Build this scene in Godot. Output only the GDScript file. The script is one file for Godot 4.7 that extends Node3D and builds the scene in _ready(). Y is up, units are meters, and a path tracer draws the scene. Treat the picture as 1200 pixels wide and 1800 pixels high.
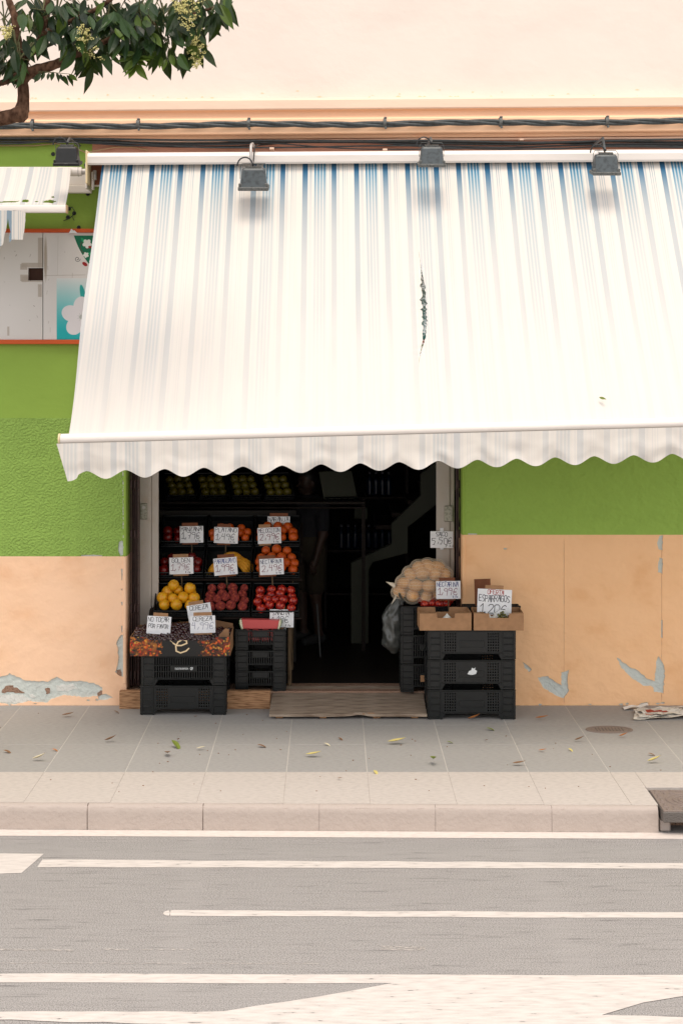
extends Node3D

const F := 2683.0
const CZ := 11.25
const CY := 2.6
var rng := RandomNumberGenerator.new()
var taken := {}
var T := {}   # textures
var M := {}   # materials
var shop: Node3D

# ---------------------------------------------------------------- geometry collector
class Geo:
	var v := PackedVector3Array()
	var n := PackedVector3Array()
	var uv := PackedVector2Array()
	var ix := PackedInt32Array()
	var x := Transform3D()

	func vert(p: Vector3, nn: Vector3, u := Vector2.ZERO) -> int:
		v.append(x * p)
		n.append((x.basis * nn).normalized())
		uv.append(u)
		return v.size() - 1

	func tri(a: Vector3, b: Vector3, c: Vector3, ua := Vector2.ZERO, ub := Vector2.ZERO, uc := Vector2.ZERO) -> void:
		var nn := (b - a).cross(c - a)
		if nn.length_squared() < 1e-18:
			return
		nn = nn.normalized()
		var i := vert(a, nn, ua)
		vert(b, nn, ub)
		vert(c, nn, uc)
		ix.append_array([i, i + 2, i + 1])

	func quad(a: Vector3, b: Vector3, c: Vector3, d: Vector3, u0 := Vector2(0, 0), u1 := Vector2(1, 1)) -> void:
		var nn := (c - a).cross(d - b).normalized()
		var i := vert(a, nn, Vector2(u0.x, u1.y))
		vert(b, nn, Vector2(u1.x, u1.y))
		vert(c, nn, Vector2(u1.x, u0.y))
		vert(d, nn, Vector2(u0.x, u0.y))
		ix.append_array([i, i + 2, i + 1, i, i + 3, i + 2])

	func tri_from(ctr: Vector3, a: Vector3, b: Vector3, c: Vector3) -> void:
		if (b - a).cross(c - a).dot(a + b + c - 3.0 * ctr) < 0.0:
			tri(a, c, b)
		else:
			tri(a, b, c)

	func quad_from(ctr: Vector3, a: Vector3, b: Vector3, c: Vector3, d: Vector3) -> void:
		if (c - a).cross(d - b).dot(a + b + c + d - 4.0 * ctr) < 0.0:
			quad(a, d, c, b)
		else:
			quad(a, b, c, d)

	func box(c: Vector3, s: Vector3, bev := 0.0, rot := Basis()) -> void:
		var h := s * 0.5
		if bev <= 0.0:
			var p := []
			for i in 8:
				p.append(c + rot * Vector3(h.x if i & 1 else -h.x, h.y if i & 2 else -h.y, h.z if i & 4 else -h.z))
			for q in [[0, 1, 3, 2], [4, 5, 7, 6], [0, 1, 5, 4], [2, 3, 7, 6], [0, 2, 6, 4], [1, 3, 7, 5]]:
				quad_from(c, p[q[0]], p[q[1]], p[q[2]], p[q[3]])
			return
		var k := minf(bev, minf(h.x, minf(h.y, h.z)) * 0.9)
		var q := {}
		for i in 8:
			var sx := 1.0 if i & 1 else -1.0
			var sy := 1.0 if i & 2 else -1.0
			var sz := 1.0 if i & 4 else -1.0
			q[i * 3] = c + rot * Vector3(sx * h.x, sy * (h.y - k), sz * (h.z - k))
			q[i * 3 + 1] = c + rot * Vector3(sx * (h.x - k), sy * h.y, sz * (h.z - k))
			q[i * 3 + 2] = c + rot * Vector3(sx * (h.x - k), sy * (h.y - k), sz * h.z)
			tri_from(c, q[i * 3], q[i * 3 + 1], q[i * 3 + 2])
		for a in 3:
			var b1 := 1 << ((a + 1) % 3)
			var b2 := 1 << ((a + 2) % 3)
			var ba := 1 << a
			for s0 in 2:
				var o := ba * s0
				quad_from(c, q[o * 3 + a], q[(o | b1) * 3 + a], q[(o | b1 | b2) * 3 + a], q[(o | b2) * 3 + a])
			var f1 := (a + 1) % 3
			var f2 := (a + 2) % 3
			for e in 4:
				var o2 := (b1 if e & 1 else 0) | (b2 if e & 2 else 0)
				quad_from(c, q[o2 * 3 + f1], q[(o2 | ba) * 3 + f1], q[(o2 | ba) * 3 + f2], q[o2 * 3 + f2])

	# rows of points; smooth; ref: a point on the inner side of the middle row's first vertex
	func grid(p: Array, wrap := false, ref = null, uvs = null) -> void:
		var nr := p.size()
		var nc: int = p[0].size()
		var nn := []
		for i in nr:
			var row := PackedVector3Array()
			for j in nc:
				var iu := mini(i + 1, nr - 1)
				var il := maxi(i - 1, 0)
				var jr: int = (j + 1) % nc if wrap else mini(j + 1, nc - 1)
				var jl: int = (j - 1 + nc) % nc if wrap else maxi(j - 1, 0)
				var du: Vector3 = p[iu][j] - p[il][j]
				var dv: Vector3 = p[i][jr] - p[i][jl]
				if dv.length_squared() < 1e-14:
					var i2: int = mini(i + 1, nr - 1) if i < nr / 2 else maxi(i - 1, 0)
					dv = p[i2][jr] - p[i2][jl]
				if du.length_squared() < 1e-14:
					du = Vector3.UP
				row.append(du.cross(dv).normalized())
			nn.append(row)
		var flip := false
		if ref != null:
			var mr := nr / 2
			flip = nn[mr][0].dot(p[mr][0] - ref) < 0.0
		var s := -1.0 if flip else 1.0
		var base := v.size()
		for i in nr:
			for j in nc:
				var u := Vector2(float(j) / maxi(nc - (0 if wrap else 1), 1), float(i) / maxi(nr - 1, 1))
				if uvs != null:
					u = uvs[i][j]
				vert(p[i][j], nn[i][j] * s, u)
		var cols := nc if wrap else nc - 1
		for i in nr - 1:
			for j in cols:
				var a := base + i * nc + j
				var b := base + i * nc + (j + 1) % nc
				var c := a + nc
				var d := b + nc
				if flip:
					ix.append_array([a, c, b, b, c, d])
				else:
					ix.append_array([a, b, c, b, d, c])

	func tube(path: Array, r, sides := 8, cap := true) -> void:
		var rows := []
		var up := Vector3.UP
		var t0: Vector3 = (path[1] - path[0]).normalized()
		if absf(t0.dot(up)) > 0.9:
			up = Vector3.RIGHT
		var side := t0.cross(up).normalized()
		for i in path.size():
			var t: Vector3 = (path[mini(i + 1, path.size() - 1)] - path[maxi(i - 1, 0)]).normalized()
			side = (side - t * side.dot(t)).normalized()
			var up2 := side.cross(t)
			var rr: float = r[i] if r is Array else r
			var row := PackedVector3Array()
			for j in sides:
				var a := TAU * j / sides
				row.append(path[i] + (side * cos(a) + up2 * sin(a)) * rr)
			rows.append(row)
		grid(rows, true, path[rows.size() / 2])
		if cap:
			for e in [0, rows.size() - 1]:
				var inner: Vector3 = path[1] if e == 0 else path[e - 1]
				for j in sides:
					tri_from(inner, path[e], rows[e][j], rows[e][(j + 1) % sides])

	func lathe(prof: Array, seg := 14) -> void:   # prof: Vector2(radius, height)
		var rows := []
		for q in prof:
			var row := PackedVector3Array()
			for j in seg:
				var a := TAU * j / seg
				row.append(Vector3(cos(a) * q.x, q.y, sin(a) * q.x))
			rows.append(row)
		grid(rows, true, Vector3(0, prof[rows.size() / 2].y, 0))

	func plate(poly: PackedVector2Array, z0: float, z1: float) -> void:   # polygon in x, y from z0 (back) to z1 (front)
		var t := Geometry2D.triangulate_polygon(poly)
		for i in range(0, t.size(), 3):
			var a := poly[t[i]]
			var b := poly[t[i + 1]]
			var c := poly[t[i + 2]]
			if (b - a).cross(c - a) < 0.0:
				var s := b
				b = c
				c = s
			tri(Vector3(a.x, a.y, z1), Vector3(b.x, b.y, z1), Vector3(c.x, c.y, z1))
			tri(Vector3(a.x, a.y, z0), Vector3(c.x, c.y, z0), Vector3(b.x, b.y, z0))
		var cw := Geometry2D.is_polygon_clockwise(poly)
		for i in poly.size():
			var a := poly[i]
			var b := poly[(i + 1) % poly.size()]
			if cw:
				var s := a
				a = b
				b = s
			# engine's clockwise test has y down; a..b runs so that the outside is on the right
			quad(Vector3(a.x, a.y, z0), Vector3(b.x, b.y, z0), Vector3(b.x, b.y, z1), Vector3(a.x, a.y, z1))

	func planar(x0: float, y1: float, w: float, h: float) -> void:
		for i in v.size():
			uv[i] = Vector2((v[i].x - x0) / w, (y1 - v[i].y) / h)

	func mesh() -> ArrayMesh:
		var a := []
		a.resize(Mesh.ARRAY_MAX)
		a[Mesh.ARRAY_VERTEX] = v
		a[Mesh.ARRAY_NORMAL] = n
		a[Mesh.ARRAY_TEX_UV] = uv
		a[Mesh.ARRAY_INDEX] = ix
		var m := ArrayMesh.new()
		m.add_surface_from_arrays(Mesh.PRIMITIVE_TRIANGLES, a)
		return m

# ---------------------------------------------------------------- picture canvas (flat print only)
class Canvas:
	var w: int
	var h: int
	var d := PackedByteArray()

	func _init(ww: int, hh: int, col: Color) -> void:
		w = ww
		h = hh
		d.resize(w * h * 3)
		for i in w * h:
			d[i * 3] = int(col.r * 255)
			d[i * 3 + 1] = int(col.g * 255)
			d[i * 3 + 2] = int(col.b * 255)

	func px(x: int, y: int, c: Color, a := 1.0) -> void:
		if x < 0 or y < 0 or x >= w or y >= h or a <= 0.0:
			return
		var i := (y * w + x) * 3
		a = minf(a, 1.0)
		d[i] = int(lerpf(d[i], c.r * 255, a))
		d[i + 1] = int(lerpf(d[i + 1], c.g * 255, a))
		d[i + 2] = int(lerpf(d[i + 2], c.b * 255, a))

	func line(a: Vector2, b: Vector2, r: float, c: Color, op := 1.0) -> void:
		var lo := a.min(b) - Vector2(r + 1, r + 1)
		var hi := a.max(b) + Vector2(r + 1, r + 1)
		for y in range(maxi(0, int(lo.y)), mini(h, int(hi.y) + 2)):
			for x in range(maxi(0, int(lo.x)), mini(w, int(hi.x) + 2)):
				var p := Vector2(x, y)
				var q := Geometry2D.get_closest_point_to_segment(p, a, b)
				px(x, y, c, (r + 0.5 - p.distance_to(q)) * op)

	func blob(ctr: Vector2, rx: float, ry: float, c: Color, ang := 0.0, op := 1.0) -> void:
		var r := maxf(rx, ry) + 1.0
		for y in range(maxi(0, int(ctr.y - r)), mini(h, int(ctr.y + r) + 2)):
			for x in range(maxi(0, int(ctr.x - r)), mini(w, int(ctr.x + r) + 2)):
				var p := (Vector2(x, y) - ctr).rotated(-ang)
				px(x, y, c, (1.0 - Vector2(p.x / rx, p.y / ry).length()) * minf(rx, ry) * op + 0.5 * op)

	func poly(pts: PackedVector2Array, c: Color) -> void:
		var lo := pts[0]
		var hi := pts[0]
		for p in pts:
			lo = lo.min(p)
			hi = hi.max(p)
		for y in range(maxi(0, int(lo.y)), mini(h, int(hi.y) + 1)):
			for x in range(maxi(0, int(lo.x)), mini(w, int(hi.x) + 1)):
				if Geometry2D.is_point_in_polygon(Vector2(x + 0.5, y + 0.5), pts):
					px(x, y, c)

	func tex() -> ImageTexture:
		return ImageTexture.create_from_image(Image.create_from_data(w, h, false, Image.FORMAT_RGB8, d))

# ---------------------------------------------------------------- helpers
func P(px: float, py: float, z: float) -> Vector3:
	var d := CZ - z
	return Vector3((px - 580.0) * d / F, CY - (py - 620.0) * d / F, z)

func gnd(px: float, py: float, y := 0.0) -> Vector3:
	var d := F * (CY - y) / (py - 620.0)
	return Vector3((px - 580.0) * d / F, y, CZ - d)

func numbered(called: String) -> String:
	var k: int = taken.get(called, -1) + 1
	taken[called] = k
	return called if k == 0 else "%s_%03d" % [called, k]

func meta(o: Node, label: String, category := "", group := "", kind := "") -> Node:
	if label != "":
		o.set_meta("label", label)
	if category != "":
		o.set_meta("category", category)
	if group != "":
		o.set_meta("group", group)
	if kind != "":
		o.set_meta("kind", kind)
	return o

func thing(called: String, label: String, category: String, at := Vector3.ZERO, group := "") -> Node3D:
	var o := Node3D.new()
	o.name = numbered(called)
	add_child(o)
	o.position = at
	meta(o, label, category, group)
	return o

func part(called: String, g, mat: Material, parent: Node, at := Vector3.ZERO) -> MeshInstance3D:
	var o := MeshInstance3D.new()
	o.name = called
	o.mesh = g.mesh() if g is Geo else g
	o.material_override = mat
	o.position = at
	parent.add_child(o, true)
	return o

func single(called: String, g, mat: Material, label: String, category: String, at := Vector3.ZERO, group := "") -> MeshInstance3D:
	var o := part(numbered(called), g, mat, self, at)
	meta(o, label, category, group)
	return o

func struct(called: String, g, mat: Material) -> MeshInstance3D:
	var o := part(numbered(called), g, mat, self)
	o.set_meta("kind", "structure")
	return o

func copy(o: Node3D, label: String, group := "") -> Node3D:
	var c: Node3D = o.duplicate()
	c.name = numbered(String(o.name).rstrip("0123456789").rstrip("_"))
	add_child(c)
	c.set_meta("label", label)
	if group != "":
		c.set_meta("group", group)
	return c

func rf(a: float, b: float) -> float:
	return rng.randf_range(a, b)

func lin(r: float, g: float, b: float) -> Color:
	return Color(r, g, b).linear_to_srgb()

func mat(col: Color, rough := 0.8, spec := 0.5) -> StandardMaterial3D:
	var m := StandardMaterial3D.new()
	m.albedo_color = col
	m.roughness = rough
	m.metallic_specular = spec
	return m

func noise(sd: int, freq: float, oct := 4, type := FastNoiseLite.TYPE_SIMPLEX_SMOOTH) -> FastNoiseLite:
	var f := FastNoiseLite.new()
	f.seed = sd
	f.frequency = freq
	f.fractal_octaves = oct
	f.noise_type = type
	return f

func ntex(sd: int, freq: float, stops: Array, size := 512, oct := 4, type := FastNoiseLite.TYPE_SIMPLEX_SMOOTH) -> NoiseTexture2D:
	var t := NoiseTexture2D.new()
	t.width = size
	t.height = size
	t.seamless = true
	t.seamless_blend_skirt = 0.2
	t.noise = noise(sd, freq, oct, type)
	if stops.size():
		var g := Gradient.new()
		g.offsets = PackedFloat32Array()
		g.colors = PackedColorArray()
		for s in stops:
			g.add_point(s[0], s[1])
		while g.get_point_count() > stops.size():
			g.remove_point(0)
		t.color_ramp = g
	return t

func grey(k: float, a := 1.0) -> Color:
	return Color(k, k, k, a)

# a triplanar (world) material: tint texture times colour, a finer detail tint, relief
func surf(col: Color, rough: float, tint: Texture2D, scale: Vector3, relief: Texture2D = null, relief_cm := 0.0, spec := 0.4, local := false) -> StandardMaterial3D:
	var m := mat(col, rough, spec)
	m.uv1_triplanar = true
	m.uv1_world_triplanar = not local
	m.uv1_scale = scale
	m.uv1_triplanar_sharpness = 4.0
	m.albedo_texture = tint
	if relief != null:
		m.heightmap_enabled = true
		m.heightmap_texture = relief
		m.heightmap_scale = relief_cm
	return m

func jag(pts: Array, amp: float, step: float) -> PackedVector2Array:
	var out := PackedVector2Array()
	for i in pts.size():
		var a: Vector2 = pts[i]
		var b: Vector2 = pts[(i + 1) % pts.size()]
		var k := maxi(1, int(a.distance_to(b) / step))
		for j in k:
			var q := a.lerp(b, float(j) / k)
			out.append(q + Vector2(rf(-amp, amp), rf(-amp, amp)))
	return out

func wall_poly(px: Array, amp := 0.004, step := 0.016) -> PackedVector2Array:
	var pts := []
	for q in px:
		var p := P(q[0], q[1], 0.0)
		pts.append(Vector2(p.x, p.y))
	return jag(pts, amp, step)

# ---------------------------------------------------------------- handwriting
const PEN := {
	"A": "00264046|0646|1333", "B": "0006263524044", "C": "4536160501103041", "D": "000625434130000", "E": "46060040|0333", "F": "460600|0333",
	"G": "45361605011030424323", "I": "2026", "J": "363120100", "K": "0006|4603|0340", "L": "060040", "M": "0006234640", "N": "00064046",
	"O": "1605011030414536160", "P": "0006364433030", "R": "000636443303|2340", "S": "4536160423324130100", "T": "0646|2620", "U": "0601103041460",
	"V": "062046", "Y": "0623|4620", "Z": "06460040|1333", "0": "1605011030414536160", "1": "042620|0040", "2": "0516364533110040",
	"4": "1603334|3630", "5": "46060424433130100", "7": "064620|1333", "9": "4434140516364530", "E€": "", "€": "4536150301103041|0333|0232",
	",": "2210", ".": "10111020", "º": "152625|1416", "i": "2023|2525", "l": "2026", "k": "1016|3413|1330", "o": "131030331"}

func stroke_text(c: Canvas, s: String, at: Vector2, cw: float, ch: float, r: float, col: Color, wob := 0.2) -> void:
	var x := at.x
	for letter in s:
		if letter == " ":
			x += cw * 0.7
			continue
		var dx := rf(-wob, wob)
		var dy := rf(-wob, wob)
		var sh := rf(0.02, 0.14)
		for run in String(PEN.get(letter, "0040")).split("|"):
			var prev := Vector2.INF
			for i in range(0, run.length() - 1, 2):
				var gx := float(run[i].to_int()) / 4.0
				var gy := float(run[i + 1].to_int()) / 6.0
				var q := Vector2(x + (gx + sh * (gy - 0.5) + dx * 0.4 + rf(-0.03, 0.03)) * cw * 0.78, at.y + (1.0 - gy + dy * 0.5 + rf(-0.03, 0.03)) * ch)
				if prev != Vector2.INF:
					c.line(prev, q, r, col)
				prev = q
		x += cw * (0.62 if letter in ",.1Iil" else 1.0)

func card_tex(title: String, price: String, unit: String, ct: Color, cp: Color, extra := "") -> ImageTexture:
	var c := Canvas.new(208, 148, Color(0.93, 0.93, 0.94))
	for i in 60:
		c.blob(Vector2(rf(0, 208), rf(0, 148)), rf(8, 30), rf(8, 30), Color(0.87, 0.88, 0.9), 0, 0.02)
	var y := 8.0
	if extra != "":
		stroke_text(c, extra, Vector2(60, 4), 17, 26, 1.5, Color(0.6, 0.16, 0.14))
		y = 36
	var tw := minf(27.0, 192.0 / title.length())
	stroke_text(c, title, Vector2(104 - tw * title.length() * 0.5, y), tw, 36, 1.7, ct)
	if price != "":
		if price[0] == "P":
			stroke_text(c, price, Vector2(16, y + 58), 20, 32, 1.7, cp)
		else:
			stroke_text(c, price, Vector2(16, y + 50), 40, 56 if extra == "" else 50, 1.9, cp)
		if unit != "":
			stroke_text(c, unit, Vector2(138, 120), 15, 18, 1.3, ct)
	return c.tex()

# ---------------------------------------------------------------- textures and materials
func flower(c: Canvas, p: Vector2, r: float, col: Color, a0 := 0.3) -> void:
	for k in 5:
		var a := a0 + TAU * k / 5.0
		c.blob(p + Vector2(cos(a), sin(a)) * r * 0.56, r * 0.5, r * 0.42, col, a)
	c.blob(p, r * 0.3, r * 0.3, col)

func swirl(c: Canvas, p: Vector2, r: float, col: Color, w := 1.0, dir := 1.0) -> void:
	var prev := p + Vector2(r, 0)
	for k in range(1, 26):
		var a := dir * k * 0.36
		var q := p + Vector2(cos(a), sin(a)) * r * (1.0 - k / 30.0)
		c.line(prev, q, w, col)
		prev = q

func make_textures() -> void:
	# awning cloth: woven stripes, bleached by years of sun except where the cassette shelters them
	var w := 2048
	var h := 320
	var d := PackedByteArray()
	d.resize(w * h * 3)
	var nz := noise(5, 0.011, 3)
	var nz2 := noise(9, 0.05, 2)
	var cols := []
	var per := 0.366
	for i in w:
		var x := (float(i) / w) * 5.24 + 0.015
		var t := fposmod(x + 0.006, per)
		var k := 0.0
		var hue := 0
		if t < 0.036:
			k = 1.0
		elif t > 0.205 and t < 0.243:
			k = 1.0
		elif t > 0.083 and t < 0.172:
			var q := fposmod(t - 0.083, 0.0225)
			k = 0.85 if q < 0.0125 else 0.22
			hue = 1
		elif t > 0.285 and t < 0.330:
			var q2 := fposmod(t - 0.285, 0.0150)
			k = 0.5 if q2 < 0.0045 else 0.0
		elif (t > 0.047 and t < 0.068) or (t > 0.187 and t < 0.200) or (t > 0.25 and t < 0.262):
			k = 0.26
		cols.append([k, hue, 1.0 + 0.10 * sin(x * 2.3)])
	for j in h:
		var v := float(j) / h
		var fade0 := 0.22 + 0.78 * exp(-maxf(v - 0.03, 0.0) * 8.5)
		fade0 *= 1.0 - 0.70 * smoothstep(0.45, 1.0, v)
		for i in w:
			var e: Array = cols[i]
			var f: float = clampf(fade0 + 0.10 * nz.get_noise_2d(i * 0.6, j * 0.35), 0.05, 1.0)
			var a: float = e[0] * f
			var dirt: float = 1.0 - 0.018 * maxf(nz2.get_noise_2d(i, j * 0.12), 0.0) - 0.02 * v * maxf(nz.get_noise_2d(i * 2.0 + 900, j), 0.0)
			var bl := Color(0.19, 0.37, 0.50) if e[1] == 0 else Color(0.15, 0.42, 0.58)
			bl = bl.lerp(Color(0.62, 0.625, 0.655), (1.0 - f) * 0.85)
			var cr := Color(0.842, 0.817, 0.787).lerp(bl, a)
			var o := (j * w + i) * 3
			d[o] = int(clampf(cr.r * dirt, 0, 1) * 255)
			d[o + 1] = int(clampf(cr.g * dirt, 0, 1) * 255)
			d[o + 2] = int(clampf(cr.b * dirt, 0, 1) * 255)
	T.cloth = ImageTexture.create_from_image(Image.create_from_data(w, h, false, Image.FORMAT_RGB8, d))

	# printed sign board, right hand panel: px 76..300 by 409..597 of the facade at 2.4 texels a pixel
	var s := 2.4
	var c := Canvas.new(int(224 * s), int(188 * s), Color(0.86, 0.84, 0.83))
	var of := func(x: float, y: float) -> Vector2: return Vector2(x - 76, y - 409) * s
	# lower teal print
	for y in range(int(80 * s), int(188 * s)):
		var t := float(y - 80 * s) / (108 * s)
		for x in range(int(24 * s), int(224 * s)):
			var side := clampf(1.25 - absf(x - 24 * s) / (70 * s), 0.0, 1.0)
			c.px(x, y, Color(0.86, 0.87, 0.87).lerp(Color(0.12, 0.66, 0.68), clampf(t * 1.15 * (0.55 + 0.45 * side), 0, 1)))
	for lf in [[146, 528, 8, -0.2], [158, 520, 10, 0.15], [176, 525, 9, 0.4]]:
		c.blob(of.call(lf[0], lf[1] - 8), 4.5 * s, 20 * s, Color(0.15, 0.62, 0.6), lf[3])
	flower(c, of.call(143, 557), 34 * s, Color(0.87, 0.85, 0.86), -0.3)
	c.blob(of.call(143, 557), 4 * s, 4 * s, Color(0.72, 0.72, 0.70))
	for k in 9:
		var a := TAU * k / 9.0
		c.line(of.call(143, 557), of.call(143 + cos(a) * 7, 557 + sin(a) * 7), 0.6, Color(0.66, 0.67, 0.66))
	flower(c, of.call(236, 548), 26 * s, Color(0.87, 0.85, 0.86), 0.2)
	# green print with curved edge
	var tri := PackedVector2Array()
	for k in 13:
		var t := k / 12.0
		tri.append(of.call(130 + 34 * t + 8 * sin(t * PI) * -0.4 + 16 * t * t, 414 + 76 * t))
	tri.append(of.call(300, 486))
	tri.append(of.call(300, 414))
	c.poly(tri, Color(0.05, 0.42, 0.30))
	swirl(c, of.call(153, 432), 17 * s, Color(0.42, 0.2, 0.2), 1.0)
	swirl(c, of.call(172, 462), 14 * s, Color(0.42, 0.25, 0.15), 1.0, -1.0)
	for l in [[148, 425, 0.9], [162, 447, 0.3], [170, 470, -0.4], [200, 440, 0.6]]:
		c.blob(of.call(l[0], l[1]), 9 * s, 2.6 * s, Color(0.12, 0.62, 0.40), l[2])
	flower(c, of.call(153, 428), 8 * s, Color(0.88, 0.88, 0.86))
	flower(c, of.call(166, 426), 4 * s, Color(0.88, 0.88, 0.86), 0.8)
	flower(c, of.call(151, 448), 5 * s, Color(0.88, 0.88, 0.86), 0.5)
	flower(c, of.call(162, 462), 6 * s, Color(0.88, 0.88, 0.86), 0.1)
	flower(c, of.call(205, 445), 9 * s, Color(0.88, 0.88, 0.86), 0.1)
	c.blob(of.call(149, 464), 5 * s, 3 * s, Color(0.6, 0.12, 0.12), 0.6)
	c.blob(of.call(158, 434), 3 * s, 2 * s, Color(0.6, 0.12, 0.12), 0.2)
	swirl(c, of.call(136, 455), 5 * s, Color(0.2, 0.2, 0.2), 0.8)
	# wear
	for k in 8:
		var p: Vector2 = of.call(rf(78, 128), rf(412, 590))
		c.line(p, p + Vector2(rf(-4, 4), rf(4, 22)), 0.6, Color(0.55, 0.5, 0.46), 0.6)
	c.blob(of.call(80, 455), 3.5 * s, 42 * s, Color(0.68, 0.63, 0.58), 0, 0.22)
	c.line(of.call(78, 484), of.call(150, 483), 0.8, Color(0.6, 0.56, 0.52), 0.7)
	c.line(of.call(102, 414), of.call(101, 484), 0.6, Color(0.7, 0.68, 0.64), 0.7)
	T.sign_print = c.tex()
	# bare left hand panel with tape marks: px -150..75
	c = Canvas.new(int(225 * s), int(188 * s), Color(0.85, 0.83, 0.815))
	var og := func(x: float, y: float) -> Vector2: return Vector2(x + 150, y - 409) * s
	var tape := Color(0.66, 0.61, 0.565)
	for q in [[67, 418, 75, 470], [38, 462, 75, 470], [36, 464, 48, 474], [38, 486, 75, 496], [36, 483, 50, 494], [67, 500, 74, 522], [13, 574, 17, 590]]:
		for y in range(int((q[1] - 409) * s), int((q[3] - 409) * s)):
			for x in range(int((q[0] + 150) * s), int((q[2] + 150) * s)):
				c.px(x, y, tape.lerp(Color(0.75, 0.71, 0.67), rng.randf() * 0.6), 0.75)
	for k in 34:
		var p: Vector2 = og.call(rf(-150, 72), rf(430, 590))
		c.line(p, p + Vector2(rf(-6, 6), rf(-3, 14)), 0.7, Color(0.3, 0.24, 0.2), rf(0.3, 0.9))
	T.sign_bare = c.tex()

	# printed side of the cherry box
	c = Canvas.new(512, 104, Color(0.07, 0.065, 0.06))
	for k in 90:
		var xs := rf(0, 150) if k % 2 else 512.0 - rf(0, 150)
		c.blob(Vector2(xs, rf(0, 104)), rf(14, 30), rf(10, 22), [Color(0.45, 0.2, 0.07), Color(0.6, 0.28, 0.08), Color(0.3, 0.13, 0.05), Color(0.68, 0.4, 0.14)][k % 4], rf(0, PI), 0.06)
	for k in 380:
		var side := k % 2
		var q := pow(rng.randf(), 1.3) * 165.0
		var x := q if side == 0 else 512.0 - q
		var pal := [Color(0.75, 0.22, 0.06), Color(0.86, 0.38, 0.08), Color(0.88, 0.52, 0.14), Color(0.55, 0.10, 0.05), Color(0.35, 0.2, 0.06), Color(0.10, 0.08, 0.05), Color(0.80, 0.62, 0.25)]
		c.blob(Vector2(x, rf(0, 104)), rf(4, 13), rf(2, 7), pal[rng.randi() % 7], rf(0, PI), rf(0.08, 0.4))
	for k in 26:
		c.blob(Vector2(165 if k % 2 else 347, rf(0, 104)) + Vector2(rf(-22, 22), 0), rf(6, 14), rf(5, 12), Color(0.07, 0.065, 0.06), 0, 0.7)
	var e := [Vector2(205, 18), Vector2(222, 34), Vector2(238, 46), Vector2(262, 46), Vector2(290, 34), Vector2(288, 20), Vector2(268, 14), Vector2(246, 26), Vector2(234, 50), Vector2(236, 76), Vector2(258, 86), Vector2(286, 76), Vector2(300, 62)]
	for k in e.size() - 1:
		c.line(e[k], e[k + 1], 4.5 if k > 0 else 2.0, Color(0.55, 0.45, 0.3))
	for k in e.size() - 1:
		c.line(e[k], e[k + 1], 3.4 if k > 0 else 1.4, Color(0.92, 0.82, 0.66))
	T.box_print = c.tex()

	# newspaper
	c = Canvas.new(160, 110, Color(0.86, 0.84, 0.8))
	for r in 18:
		for k in 4:
			if rng.randf() < 0.85:
				c.line(Vector2(8 + k * 38, 8 + r * 5.4), Vector2(8 + k * 38 + rf(18, 32), 8 + r * 5.4), 0.8, Color(0.4, 0.38, 0.37), 0.7)
	c.poly(PackedVector2Array([Vector2(14, 40), Vector2(66, 40), Vector2(66, 72), Vector2(14, 72)]), Color(0.62, 0.24, 0.16))
	c.poly(PackedVector2Array([Vector2(90, 20), Vector2(146, 20), Vector2(146, 50), Vector2(90, 50)]), Color(0.45, 0.43, 0.42))
	T.news = c.tex()

	# fruit skins (used with local triplanar mapping)
	T.golden = ntex(31, 0.02, [[0.2, Color(0.88, 0.58, 0.07)], [0.6, Color(0.90, 0.66, 0.10)], [0.9, Color(0.80, 0.66, 0.16)]], 256)
	T.yellowgreen = ntex(32, 0.02, [[0.2, Color(0.66, 0.58, 0.14)], [0.8, Color(0.56, 0.56, 0.14)]], 256)
	T.peach = ntex(33, 0.016, [[0.25, Color(0.44, 0.11, 0.10)], [0.55, Color(0.52, 0.17, 0.13)], [0.75, Color(0.62, 0.26, 0.16)], [0.95, Color(0.80, 0.48, 0.24)]], 256)
	T.nectarine = ntex(34, 0.016, [[0.25, Color(0.40, 0.03, 0.05)], [0.55, Color(0.62, 0.07, 0.08)], [0.7, Color(0.76, 0.20, 0.12)], [0.9, Color(0.88, 0.48, 0.22)]], 256)
	T.redapple = ntex(35, 0.02, [[0.3, Color(0.42, 0.04, 0.05)], [0.7, Color(0.60, 0.10, 0.07)]], 256)
	T.orange = ntex(36, 0.02, [[0.3, Color(0.90, 0.34, 0.03)], [0.7, Color(0.95, 0.44, 0.05)]], 256)
	T.banana = ntex(37, 0.03, [[0.3, Color(0.85, 0.55, 0.08)], [0.7, Color(0.90, 0.66, 0.14)], [0.88, Color(0.40, 0.24, 0.08)]], 256)
	T.pore = ntex(38, 0.12, [], 256, 2)
	T.potato = ntex(39, 0.03, [[0.2, Color(0.82, 0.58, 0.36)], [0.6, Color(0.93, 0.74, 0.52)], [0.9, Color(0.76, 0.52, 0.32)]], 256)

	# plaster, stone, road, wood
	T.stain = ntex(41, 0.006, [[0.05, grey(0.972)], [0.4, grey(0.99)], [0.8, grey(1.0)]], 512, 5)
	T.stain_warm = ntex(42, 0.007, [[0.02, Color(0.965, 0.935, 0.905)], [0.25, Color(0.992, 0.985, 0.975)], [0.55, grey(1.0)]], 512, 5)
	T.stucco = ntex(43, 0.022, [], 1024, 4)
	T.plaster = ntex(44, 0.012, [], 1024, 5)
	T.pits = ntex(45, 0.05, [[0.25, grey(0.0)], [0.42, grey(0.85)], [1.0, grey(1.0)]], 512, 3)
	T.concrete = ntex(46, 0.05, [[0.1, grey(0.93)], [0.5, grey(0.98)], [0.85, grey(1.0)]], 512, 5)
	T.kerb = ntex(47, 0.09, [[0.08, Color(0.80, 0.74, 0.70)], [0.25, Color(0.94, 0.92, 0.90)], [0.7, grey(1.0)]], 512, 5)
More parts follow.
